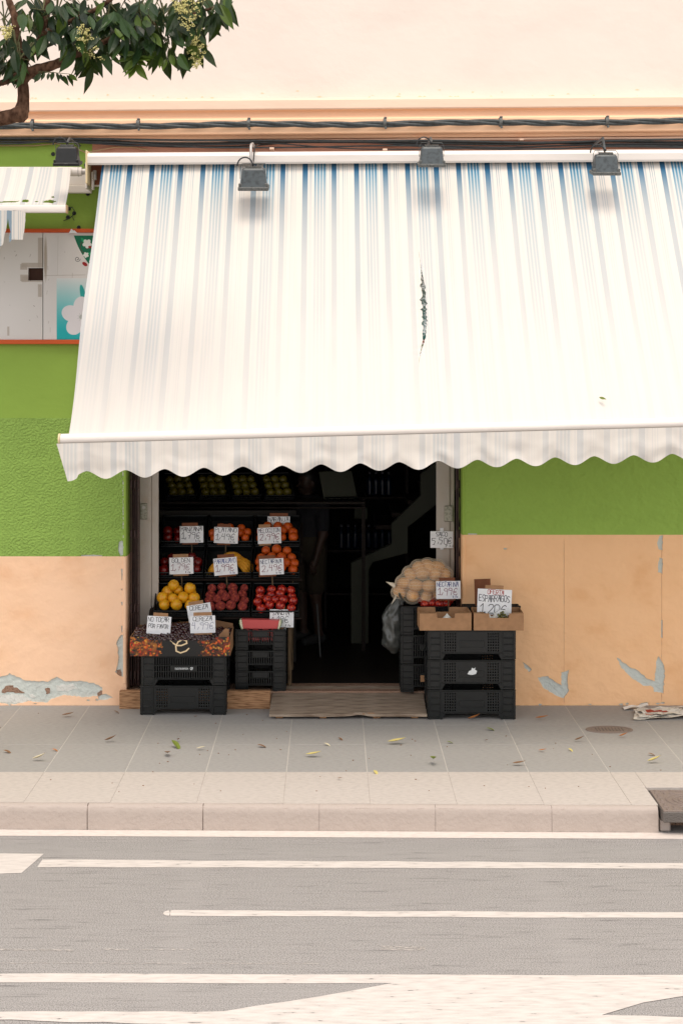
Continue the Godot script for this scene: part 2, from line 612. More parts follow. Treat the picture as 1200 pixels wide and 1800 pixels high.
	T.speck = ntex(57, 0.22, [[0.1, Color(0.72, 0.66, 0.62)], [0.3, Color(0.92, 0.89, 0.87)], [0.7, grey(1.0)]], 1024, 4)
	T.asphalt = ntex(48, 0.22, [[0.12, grey(0.60)], [0.45, grey(0.90)], [0.85, grey(1.0)]], 1024, 3)
	T.streak = ntex(49, 0.02, [[0.0, Color(0.72, 0.72, 0.74, 1)], [0.14, Color(0.88, 0.88, 0.88, 1)], [0.24, Color(0.97, 0.97, 0.97, 1)], [0.7, Color(1, 1, 1, 1)], [0.95, Color(1, 1, 1, 1)]], 1024, 5)
	T.wornpaint = ntex(50, 0.03, [[0.0, grey(0.8, 0.0)], [0.12, grey(0.86, 0.0)], [0.13, grey(0.9, 1.0)], [0.5, grey(0.96, 1.0)], [0.9, grey(1.0, 1.0)]], 1024, 6)
	T.veryworn = ntex(58, 0.05, [[0.0, grey(0.8, 0.0)], [0.52, grey(0.86, 0.0)], [0.53, grey(0.9, 1.0)], [0.9, grey(1.0, 1.0)]], 1024, 6)
	T.grain = ntex(51, 0.02, [[0.1, Color(0.60, 0.55, 0.5)], [0.4, Color(0.85, 0.82, 0.8)], [0.6, Color(0.95, 0.93, 0.9)], [0.9, grey(1.0)]], 512, 5)
	T.bark = ntex(52, 0.03, [[0.1, Color(0.55, 0.5, 0.46)], [0.5, Color(0.85, 0.82, 0.8)], [0.9, Color(1.0, 0.96, 0.92)]], 256, 5)
	T.card = ntex(53, 0.03, [[0.1, grey(0.9)], [0.9, grey(1.0)]], 256, 3)
	T.scuff = ntex(54, 0.03, [[0.1, grey(0.72)], [0.5, grey(0.95)], [0.8, grey(1.0)], [0.95, Color(1.25, 1.25, 1.25)]], 256, 5)

func make_materials() -> void:
	var m: StandardMaterial3D
	M.cream = surf(lin(0.82, 0.715, 0.64), 0.95, T.stain, Vector3(0.35, 0.5, 0.35), T.plaster, 0.2, 0.2)
	M.peach = surf(lin(0.95, 0.62, 0.41), 0.9, T.stain, Vector3(0.3, 1.0, 0.3), T.plaster, 0.12, 0.2)
	M.peach_light = surf(lin(0.88, 0.645, 0.50), 0.9, T.stain, Vector3(0.3, 1.2, 0.3), T.plaster, 0.12, 0.2)
	M.pink = surf(lin(0.55, 0.28, 0.2), 0.9, T.stain_warm, Vector3(1, 1.5, 1), T.plaster, 0.3, 0.2)
	M.green_smooth = surf(lin(0.285, 0.43, 0.08), 0.85, T.stain, Vector3(0.6, 0.8, 0.6), T.plaster, 0.25, 0.25)
	M.green_rough = surf(lin(0.29, 0.45, 0.10), 0.85, T.stain, Vector3(1.8, 1.9, 1.8), T.stucco, 1.15, 0.3)
	M.green_mid = surf(lin(0.30, 0.46, 0.09), 0.8, T.stain, Vector3(1.1, 1.1, 1.1), T.plaster, 0.8, 0.3)
	M.orange_wall = surf(lin(0.92, 0.56, 0.31), 0.85, T.stain_warm, Vector3(0.5, 0.6, 0.5), T.plaster, 0.55, 0.25)
	M.orange_left = surf(lin(0.92, 0.61, 0.41), 0.85, T.stain_warm, Vector3(0.45, 0.5, 0.45), T.plaster, 0.5, 0.25)
	M.undercoat = surf(lin(0.58, 0.62, 0.585), 0.95, T.stain, Vector3(1.4, 1.4, 1.4), T.plaster, 0.7, 0.2)
	M.render_brown = surf(lin(0.34, 0.22, 0.16), 0.95, T.kerb, Vector3(2, 2, 2), T.pits, 0.5, 0.1)
	M.plaster_white = surf(lin(0.68, 0.68, 0.64), 0.95, T.stain, Vector3(2, 2, 2), T.plaster, 0.5, 0.1)
	M.tile = surf(lin(0.352, 0.338, 0.325), 0.72, T.concrete, Vector3(0.8, 1, 2.2), T.pits, 0.06, 0.4)
	M.tile2 = surf(lin(0.342, 0.329, 0.317), 0.72, T.concrete, Vector3(0.7, 1, 1.9), T.pits, 0.06, 0.4)
	M.tile3 = surf(lin(0.36, 0.345, 0.332), 0.72, T.concrete, Vector3(0.9, 1, 2.5), T.pits, 0.06, 0.4)
	M.grout = surf(lin(0.48, 0.45, 0.42), 0.95, T.concrete, Vector3(2, 2, 2))
	M.slab = surf(lin(0.52, 0.465, 0.425), 0.85, T.concrete, Vector3(0.7, 1, 1.6), T.pits, 0.05, 0.3)
	M.kerb = surf(lin(0.47, 0.415, 0.38), 0.95, T.speck, Vector3(1.1, 1.1, 1.1), T.stucco, 0.25, 0.2)
	M.mortar = surf(lin(0.50, 0.43, 0.39), 0.95, T.kerb, Vector3(2, 2, 2))
	M.road = surf(lin(0.395, 0.372, 0.357), 0.9, T.asphalt, Vector3(0.55, 1, 0.55), T.asphalt, 0.5, 0.3)
	M.road.detail_enabled = true
	M.road.detail_blend_mode = BaseMaterial3D.BLEND_MODE_MUL
	M.road.detail_uv_layer = BaseMaterial3D.DETAIL_UV_2
	M.road.uv2_triplanar = true
	M.road.uv2_world_triplanar = true
	M.road.uv2_scale = Vector3(0.12, 1.0, 1.3)
	M.road.detail_albedo = T.streak
	M.paint = surf(lin(0.63, 0.575, 0.535), 0.8, T.wornpaint, Vector3(0.22, 1, 1.1), T.asphalt, 0.3, 0.3)
	M.paint.transparency = BaseMaterial3D.TRANSPARENCY_ALPHA_SCISSOR
	M.paint.alpha_scissor_threshold = 0.5
	M.paint_worn = M.paint.duplicate()
	M.paint_worn.albedo_texture = T.veryworn
	M.paint_worn.uv1_scale = Vector3(0.5, 1, 3.0)
	M.gutter = surf(lin(0.66, 0.585, 0.535), 0.9, T.concrete, Vector3(0.5, 1, 1.5), T.pits, 0.1, 0.3)
	M.iron = surf(lin(0.22, 0.175, 0.155), 0.65, T.kerb, Vector3(3, 3, 3), T.pits, 0.1, 0.5)
	M.iron_edge = surf(lin(0.13, 0.115, 0.105), 0.6, T.kerb, Vector3(3, 3, 3), T.pits, 0.2, 0.5)

	M.cloth = mat(Color.WHITE, 0.9, 0.2)
	M.cloth.albedo_texture = T.cloth
	M.cloth.rim_enabled = true
	M.cloth.rim = 0.2
	M.cloth.backlight_enabled = true
	M.cloth.backlight = Color(0.12, 0.12, 0.12)
	M.cloth.texture_repeat = false
	M.white_metal = surf(lin(0.80, 0.74, 0.69), 0.4, T.stain, Vector3(0.6, 2, 2), null, 0, 0.5)
	M.cream_metal = surf(lin(0.75, 0.6, 0.36), 0.5, T.stain, Vector3(2, 2, 2))
	M.rust = surf(lin(0.26, 0.09, 0.05), 0.8, T.kerb, Vector3(4, 4, 4))
	M.sign_red = surf(lin(0.62, 0.10, 0.02), 0.5, T.stain, Vector3(1, 2, 1))
	m = mat(Color.WHITE, 0.55, 0.4)
	m.albedo_texture = T.sign_print
	M.sign_print = m
	m = mat(Color.WHITE, 0.6, 0.4)
	m.albedo_texture = T.sign_bare
	M.sign_bare = m
	M.dark_hole = mat(lin(0.05, 0.02, 0.012), 0.9)
	M.cable = surf(lin(0.042, 0.052, 0.055), 0.5, T.scuff, Vector3(3, 3, 3), null, 0, 0.5)
	M.cable_black = mat(lin(0.02, 0.022, 0.024), 0.5)
	M.cable_tan = mat(lin(0.42, 0.28, 0.15), 0.7)
	M.lamp = surf(lin(0.065, 0.08, 0.088), 0.42, T.scuff, Vector3(3, 3, 3), null, 0, 0.5)
	M.lamp_dark = surf(lin(0.006, 0.007, 0.008), 0.45, T.scuff, Vector3(3, 3, 3), null, 0, 0.5)
	M.lamp_rim = surf(lin(0.13, 0.135, 0.13), 0.5, T.scuff, Vector3(6, 6, 6))
	M.glass = mat(Color(0.7, 0.75, 0.75, 0.2), 0.05)
	M.glass.transparency = BaseMaterial3D.TRANSPARENCY_ALPHA
	M.galv = surf(lin(0.5, 0.47, 0.45), 0.5, T.stain, Vector3(4, 4, 4))
	M.galv.metallic = 0.5

	M.grille = surf(lin(0.055, 0.022, 0.018), 0.5, T.scuff, Vector3(2, 2, 2), null, 0, 0.5)
	M.frame = surf(lin(0.50, 0.45, 0.40), 0.6, T.stain_warm, Vector3(1.5, 1.0, 1.5), T.plaster, 0.1, 0.4)
	M.lock = surf(lin(0.35, 0.34, 0.27), 0.4, T.scuff, Vector3(5, 5, 5))
	M.lock.metallic = 0.6
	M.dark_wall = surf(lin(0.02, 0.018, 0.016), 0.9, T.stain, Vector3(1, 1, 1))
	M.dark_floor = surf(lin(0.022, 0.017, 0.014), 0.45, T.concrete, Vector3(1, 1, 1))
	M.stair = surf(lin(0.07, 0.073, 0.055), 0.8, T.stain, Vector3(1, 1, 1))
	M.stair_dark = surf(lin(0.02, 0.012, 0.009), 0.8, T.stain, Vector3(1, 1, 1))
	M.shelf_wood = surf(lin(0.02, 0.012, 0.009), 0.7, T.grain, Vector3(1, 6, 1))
	M.bottle = mat(lin(0.006, 0.012, 0.028), 0.12)
	M.bottle_cap = mat(lin(0.1, 0.1, 0.12), 0.4)
	M.crate = surf(lin(0.0045, 0.0062, 0.0068), 0.34, T.scuff, Vector3(2, 2, 2), null, 0, 0.5)
	M.crate_in = surf(lin(0.007, 0.008, 0.009), 0.6, T.scuff, Vector3(2, 2, 2))
	M.cardboard = surf(lin(0.42, 0.235, 0.125), 0.85, T.card, Vector3(2, 2, 2), null, 0, 0.25)
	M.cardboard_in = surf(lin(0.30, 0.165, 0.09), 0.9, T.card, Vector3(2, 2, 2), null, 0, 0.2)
	M.cardboard_red = surf(lin(0.22, 0.085, 0.045), 0.85, T.card, Vector3(2, 2, 2), null, 0, 0.25)
	M.box_print = mat(Color.WHITE, 0.45, 0.5)
	M.box_print.albedo_texture = T.box_print
	M.white_card = mat(lin(0.78, 0.79, 0.82), 0.7)
	M.white_print = mat(lin(0.7, 0.72, 0.72), 0.5)
	M.plywood = surf(lin(0.38, 0.31, 0.25), 0.8, T.grain, Vector3(0.35, 6.0, 7.0), null, 0, 0.3)
	M.timber = surf(lin(0.46, 0.27, 0.15), 0.75, T.grain, Vector3(0.8, 9.0, 6.0), T.grain, 0.1, 0.3)
	M.pale_wood = surf(lin(0.16, 0.115, 0.07), 0.8, T.grain, Vector3(6, 0.8, 6), null, 0, 0.3)
	M.grey_metal = mat(lin(0.12, 0.12, 0.12), 0.4)
	M.grey_metal.metallic = 0.8
	for q in [["golden", 0.38], ["yellowgreen", 0.4], ["peach", 0.8], ["nectarine", 0.3], ["redapple", 0.3], ["orange", 0.5], ["banana", 0.55], ["potato", 0.85]]:
		m = surf(Color.WHITE, q[1], T[q[0]], Vector3.ONE * (6.0 if q[0] == "banana" else 0.35), T.pore if q[0] == "potato" else null, 0.05, 0.5, true)
		if q[0] == "yellowgreen":
			m.albedo_color = Color(0.62, 0.6, 0.5)
		if q[0] in ["orange", "redapple"]:
			m.albedo_color = Color(0.82, 0.8, 0.8)
		M["fruit_" + q[0]] = m
	M.cherry = mat(lin(0.035, 0.004, 0.007), 0.12, 0.8)
	M.stalk = mat(lin(0.16, 0.13, 0.04), 0.8)
	M.melon = surf(lin(0.62, 0.085, 0.085), 0.4, T.kerb, Vector3(5, 5, 5), null, 0, 0.5)
	M.rind_white = mat(lin(0.72, 0.66, 0.48), 0.5)
	M.rind_green = mat(lin(0.05, 0.14, 0.03), 0.4)
	M.net = mat(lin(0.75, 0.66, 0.52), 0.7)
	M.net_film = mat(Color(0.95, 0.85, 0.72, 0.12), 0.55)
	M.net_film.transparency = BaseMaterial3D.TRANSPARENCY_ALPHA
	M.grey_bag = mat(lin(0.055, 0.058, 0.053), 0.32, 0.6)
	M.garlic = mat(lin(0.75, 0.73, 0.68), 0.6)
	M.asparagus = mat(lin(0.16, 0.15, 0.03), 0.6)
	M.news = mat(Color.WHITE, 0.8)
	M.news.albedo_texture = T.news
	M.paper = mat(lin(0.74, 0.72, 0.68), 0.8)
	# tree
	var tints := [[0.010, 0.026, 0.008], [0.022, 0.050, 0.012], [0.006, 0.016, 0.006], [0.065, 0.105, 0.016]]
	for k in 4:
		m = mat(lin(tints[k][0], tints[k][1], tints[k][2]), 0.36, 0.33)
		m.backlight_enabled = true
		m.backlight = Color(0.2, 0.24, 0.08)
		M["leaf%d" % k] = m
	M.bark = surf(lin(0.16, 0.095, 0.065), 0.9, T.bark, Vector3(3, 2, 3), T.bark, 0.8, 0.2)
	M.twig = mat(lin(0.10, 0.10, 0.04), 0.8)
	M.bud = mat(lin(0.72, 0.66, 0.28), 0.8)
	M.bud.backlight_enabled = true
	M.bud.backlight = Color(0.5, 0.5, 0.25)
	M.leaf_yellow = mat(lin(0.55, 0.46, 0.16), 0.6)
	M.leaf_green = mat(lin(0.16, 0.20, 0.03), 0.5)
	M.leaf_brown = mat(lin(0.20, 0.10, 0.045), 0.8)
	M.leaf_orange = mat(lin(0.45, 0.16, 0.04), 0.7)
	M.leaf_pale = mat(lin(0.62, 0.55, 0.38), 0.7)
	# person
	M.skin = mat(lin(0.06, 0.032, 0.022), 0.6)
	M.shirt = mat(lin(0.016, 0.016, 0.02), 0.9)
	M.shorts = mat(lin(0.035, 0.026, 0.015), 0.9)
	M.shoe = mat(lin(0.03, 0.03, 0.03), 0.7)
	M.hair = mat(lin(0.01, 0.008, 0.007), 0.6)

# ---------------------------------------------------------------- the scene
func _ready() -> void:
	rng.seed = 4242
	var cam := Camera3D.new()
	cam.name = "camera"
	add_child(cam)
	cam.position = Vector3(0, CY, CZ)
	cam.near = 0.1
	cam.far = 400.0
	cam.set_frustum(0.1 * 1800.0 / F, Vector2(20.0, -280.0) * 0.1 / F, 0.1, 400.0)
	cam.current = true

	var env := Environment.new()
	env.background_mode = Environment.BG_SKY
	var sm := ProceduralSkyMaterial.new()
	sm.sky_top_color = Color(0.93, 0.93, 0.95)
	sm.sky_horizon_color = Color(0.86, 0.853, 0.838)
	sm.sky_curve = 0.25
	sm.ground_horizon_color = Color(0.55, 0.52, 0.5)
	sm.ground_bottom_color = Color(0.4, 0.38, 0.36)
	sm.energy_multiplier = 1.0
	var sky := Sky.new()
	sky.sky_material = sm
	env.sky = sky
	env.tonemap_mode = Environment.TONE_MAPPER_LINEAR
	env.tonemap_exposure = 1.84
	env.sdfgi_enabled = true
	env.ssao_enabled = true
	env.ssil_enabled = true
	var we := WorldEnvironment.new()
	we.name = "world_environment"
	we.environment = env
	add_child(we)

	var sun := DirectionalLight3D.new()
	sun.name = "sun"
	sun.light_energy = 0.42
	sun.light_color = Color(1.0, 0.955, 0.90)
	sun.light_angular_distance = 26.0
	sun.shadow_enabled = true
	add_child(sun)
	sun.look_at_from_position(Vector3(0.3, 10, 4.6), Vector3.ZERO)

	make_textures()
	make_materials()
	build_street()
	build_shop()
	build_cables()
	build_awning()
	build_small_awning()
	build_sign()
	build_floodlights()
	build_door()
	build_interior()
	build_display()
	build_left_stacks()
	build_right_stacks()
	build_person()
	build_tree()
	build_litter()

# ---------------------------------------------------------------- ground
const KS := 0.015   # the kerb line runs slightly askew of the facade
func kz(z: float, x: float) -> float:
	return z + KS * (x + 1.9)

func build_street() -> void:
	var g := Geo.new()
	g.quad(Vector3(-150, -0.14, 150), Vector3(150, -0.14, 150), Vector3(150, -0.14, -150), Vector3(-150, -0.14, -150))
	struct("road", g, M.road)
	# pavement bed, tiles, border slabs and kerbstones
	var pav := Node3D.new()
	pav.name = "pavement"
	add_child(pav)
	pav.set_meta("kind", "structure")
	g = Geo.new()
	var bed := PackedVector2Array([Vector2(-9, 0.3), Vector2(9, 0.3), Vector2(9, -1.79), Vector2(-9, -1.79)])
	g.x = Transform3D(Basis(Vector3.RIGHT, -PI / 2), Vector3.ZERO)
	g.plate(bed, -0.2, -0.0012)
	part("bed", g, M.grout, pav)
	g = Geo.new()
	g.x = Transform3D(Basis(Vector3.RIGHT, -PI / 2), Vector3.ZERO)
	g.plate(PackedVector2Array([Vector2(-9, -1.79), Vector2(9, -1.79), Vector2(9, -kz(2.41, 9)), Vector2(2.29, -kz(2.41, 2.29)), Vector2(2.29, -2.1), Vector2(1.86, -2.1), Vector2(1.86, -kz(2.41, 1.86)), Vector2(-9, -kz(2.41, -9))]), -0.14, -0.002)
	part("border_bed", g, M.slab, pav)
	var xs := 0.23
	var tm := [M.tile, M.tile2, M.tile3]
	var rowz := [0.0, 0.59, 1.125, 1.785]
	for k in range(-16, 16):
		for r in 3:
			g = Geo.new()
			var x0 := xs + k * 0.5
			g.box(Vector3(x0 + 0.25, -0.01 + rf(-0.0003, 0.0003), (rowz[r] + rowz[r + 1]) * 0.5), Vector3(0.4935, 0.02, rowz[r + 1] - rowz[r] - 0.0008), 0.0015)
			part("paving_tile", g, tm[rng.randi() % 3], pav)
		g = Geo.new()
		var xa := xs + k * 0.5
		var z1 := kz(2.418, xa + 0.25)
		if xa < 1.6 or xa > 2.2:
			g.box(Vector3(xa + 0.25, -0.01, (1.7865 + z1) * 0.5), Vector3(0.4985, 0.021, z1 - 1.7865), 0.0008)
			part("border_slab", g, M.slab, pav)
	g = Geo.new()
	g.box(Vector3(1.808, -0.01, 2.13), Vector3(0.152, 0.021, 0.68), 0.0015)
	g.box(Vector3(2.06, -0.01, 1.955), Vector3(0.345, 0.021, 0.33), 0.0015)
	g.box(Vector3(2.49, -0.01, 2.13), Vector3(0.47, 0.021, 0.68), 0.0015)
	part("border_slab", g, M.slab, pav)
	# kerbstones with rounded noses
	var nz := noise(71, 3.0, 3)
	var kx := -1.389 - 0.664 * 11
	while kx < 9.0:
		var x1 := kx + (0.658 if kx < -1.0 else 0.662)
		if kx < 1.88 and x1 > 1.88:
			x1 = 1.872
		if kx < 1.88 or kx > 2.26:
			g = Geo.new()
			var rows := []
			var n := 14
			for i in n + 1:
				var x := lerpf(kx, x1, float(i) / n)
				var row := PackedVector3Array()
				var zf := kz(2.475, x)
				for q in [[-0.052, 0.0005], [-0.043, 0.0005], [-0.034, 0.0], [-0.014, -0.005], [-0.003, -0.02], [0.001, -0.045], [0.006, -0.142]]:
					var w := nz.get_noise_3d(x * 6, q[0] * 30, q[1] * 30) * (0.006 if q[0] > -0.03 else 0.0006)
					row.append(Vector3(x, q[1] + w * 0.5, zf + q[0] + w))
				rows.append(row)
			g.grid(rows, false, rows[n / 2][0] + Vector3(0, -1, 0))
			for e in [0, n]:
				for j in 5:
					g.tri(rows[e][0] - Vector3(0, 0.14, 0), rows[e][j], rows[e][j + 1])
				g.tri(rows[e][0] - Vector3(0, 0.14, 0), rows[e][5], rows[e][6])
			part("kerbstone", g, M.kerb, pav)
		kx += 0.664
	g = Geo.new()
	for sx in [[-9.5, 1.86], [2.30, 9.5]]:
		var a: float = sx[0]
		var b: float = sx[1]
		g.quad(Vector3(a, -0.012, kz(2.40, a)), Vector3(a, -0.012, kz(2.465, a)), Vector3(b, -0.012, kz(2.465, b)), Vector3(b, -0.012, kz(2.40, b)))
		g.quad(Vector3(a, -0.14, kz(2.466, a)), Vector3(b, -0.14, kz(2.466, b)), Vector3(b, -0.012, kz(2.466, b)), Vector3(a, -0.012, kz(2.466, a)))
	part("kerb_mortar", g, M.mortar, pav)
	# gully under the iron cover
	g = Geo.new()
	g.box(Vector3(1.915, -0.105, kz(2.42, 1.9)), Vector3(0.06, 0.07, 0.09), 0.008)
	g.box(Vector3(2.25, -0.105, kz(2.42, 2.25)), Vector3(0.06, 0.07, 0.09), 0.008)
	part("gully_stone", g, M.kerb, pav)
	g = Geo.new()
	g.box(Vector3(2.08, -0.105, kz(2.33, 2.0)), Vector3(0.4, 0.07, 0.02))
	part("gully_back", g, M.render_brown, pav)

	# gutter and painted markings on the road sheet
	var ry := -0.1384
	g = Geo.new()
	g.quad(Vector3(-12, ry, kz(2.596, -12)), Vector3(12, ry, kz(2.596, 12)), Vector3(12, ry, kz(2.484, 12)), Vector3(-12, ry, kz(2.484, -12)))
	struct("gutter", g, M.gutter)
	for ln in [[[75, 1511], [1200, 1517], [1200, 1527], [66, 1524], "white edge line"], [[298, 1600], [1200, 1604], [1200, 1614], [300, 1609.5], ""], [[0, 1711], [1200, 1714], [1200, 1729.5], [0, 1727], ""]]:
		var a := gnd(ln[0][0], ln[0][1], ry)
		var b := gnd(ln[1][0], ln[1][1], ry)
		var c := gnd(ln[2][0], ln[2][1], ry)
		var d := gnd(ln[3][0], ln[3][1], ry)
		# carried on beyond the picture
		b += (b - a).normalized() * 9.0
		c += (c - d).normalized() * 9.0
		if ln[0][0] == 0:
			a -= (b - a).normalized() * 9.0
			d -= (c - d).normalized() * 9.0
		g = Geo.new()
		var rows := [PackedVector3Array(), PackedVector3Array()]
		for k in 60:
			var t := k / 59.0
			rows[0].append(a.lerp(b, t) + Vector3(0, 0, rf(-0.007, 0.007)))
			rows[1].append(d.lerp(c, t) + Vector3(0, 0, rf(-0.004, 0.004)))
		g.grid(rows, false, rows[1][0] - Vector3(0, 1, 0))
		if ln[0][0] == 298:
			var mid := (a + d) * 0.5
			var rad := a.distance_to(d) * 0.5
			for k in 8:
				var t0 := PI / 2 + PI * k / 8.0
				var t1 := PI / 2 + PI * (k + 1) / 8.0
				g.tri_from(mid - Vector3(0, 1, 0), mid, mid + Vector3(cos(t0) * rad * 0.9, 0, sin(t0) * rad), mid + Vector3(cos(t1) * rad * 0.9, 0, sin(t1) * rad))
		struct("road_marking", g, M.paint)
	for poly in [
		[[-400, 1500], [78, 1500], [38, 1535], [-400, 1536]],
		[[-300, 1780], [395, 1778], [560, 1752], [730, 1720.6], [1200, 1722.8], [1200, 1752], [1130, 1763], [1056, 1783], [1200, 1787], [1300, 1790], [1300, 1840], [500, 1850], [290, 1799], [-300, 1787]],
		[[-10, 1667], [130, 1669], [130, 1672], [-10, 1670]],
		[[182, 1667], [226, 1668], [226, 1670.5], [182, 1670]],
		[[670, 1662], [748, 1664], [747, 1671], [668, 1670]],
		[[250, 1668], [345, 1668], [345, 1670], [250, 1670]],
		[[-10, 1692], [560, 1693], [560, 1694.4], [-10, 1693.4]]]:
		g = Geo.new()
		var pts := PackedVector2Array()
		var step := 0.12
		var big: bool = poly[0][0] == -300
		var y := ry + (0.0012 if big else 0.0)
		for i in poly.size():
			var a := gnd(poly[i][0], poly[i][1], y)
			var b := gnd(poly[(i + 1) % poly.size()][0], poly[(i + 1) % poly.size()][1], y)
			var k := maxi(1, int(a.distance_to(b) / step))
			for j in k:
				var q := a.lerp(b, float(j) / k)
				pts.append(Vector2(q.x, q.z + rf(-0.008, 0.008) * (1.0 if big or poly[0][0] == -400 else 0.15)))
		var t := Geometry2D.triangulate_polygon(pts)
		for i in range(0, t.size(), 3):
			var a := Vector3(pts[t[i]].x, y, pts[t[i]].y)
			g.tri_from(a - Vector3(0, 1, 0), a, Vector3(pts[t[i + 1]].x, y, pts[t[i + 1]].y), Vector3(pts[t[i + 2]].x, y, pts[t[i + 2]].y))
		struct("road_marking", g, M.paint if big or poly[0][0] == -400 else M.paint_worn)

# ---------------------------------------------------------------- building
func slab_part(called: String, x0: float, x1: float, y0: float, y1: float, z0: float, z1: float, m: Material, bev := 0.0, parent: Node = null) -> MeshInstance3D:
	var g := Geo.new()
	g.box(Vector3((x0 + x1) * 0.5, (y0 + y1) * 0.5, (z0 + z1) * 0.5), Vector3(x1 - x0, y1 - y0, z1 - z0), bev)
	return part(called, g, m, parent if parent else shop)

func paint_layer(called: String, x0: float, x1: float, y0: float, y1: float, m: Material, holes: Array, grooves: Array = []) -> void:
	var root := CSGCombiner3D.new()
	root.name = called
	shop.add_child(root, true)
	var b := CSGBox3D.new()
	b.name = "coat"
	b.size = Vector3(x1 - x0, y1 - y0, 0.009)
	b.position = Vector3((x0 + x1) * 0.5, (y0 + y1) * 0.5, -0.0045)
	b.material = m
	root.add_child(b)
	for hpoly in holes:
		var c := CSGPolygon3D.new()
		c.name = "hole"
		c.polygon = hpoly
		c.depth = 0.5
		c.position = Vector3(0, 0, 0.25)
		c.operation = CSGShape3D.OPERATION_SUBTRACTION
		c.material = m
		root.add_child(c, true)

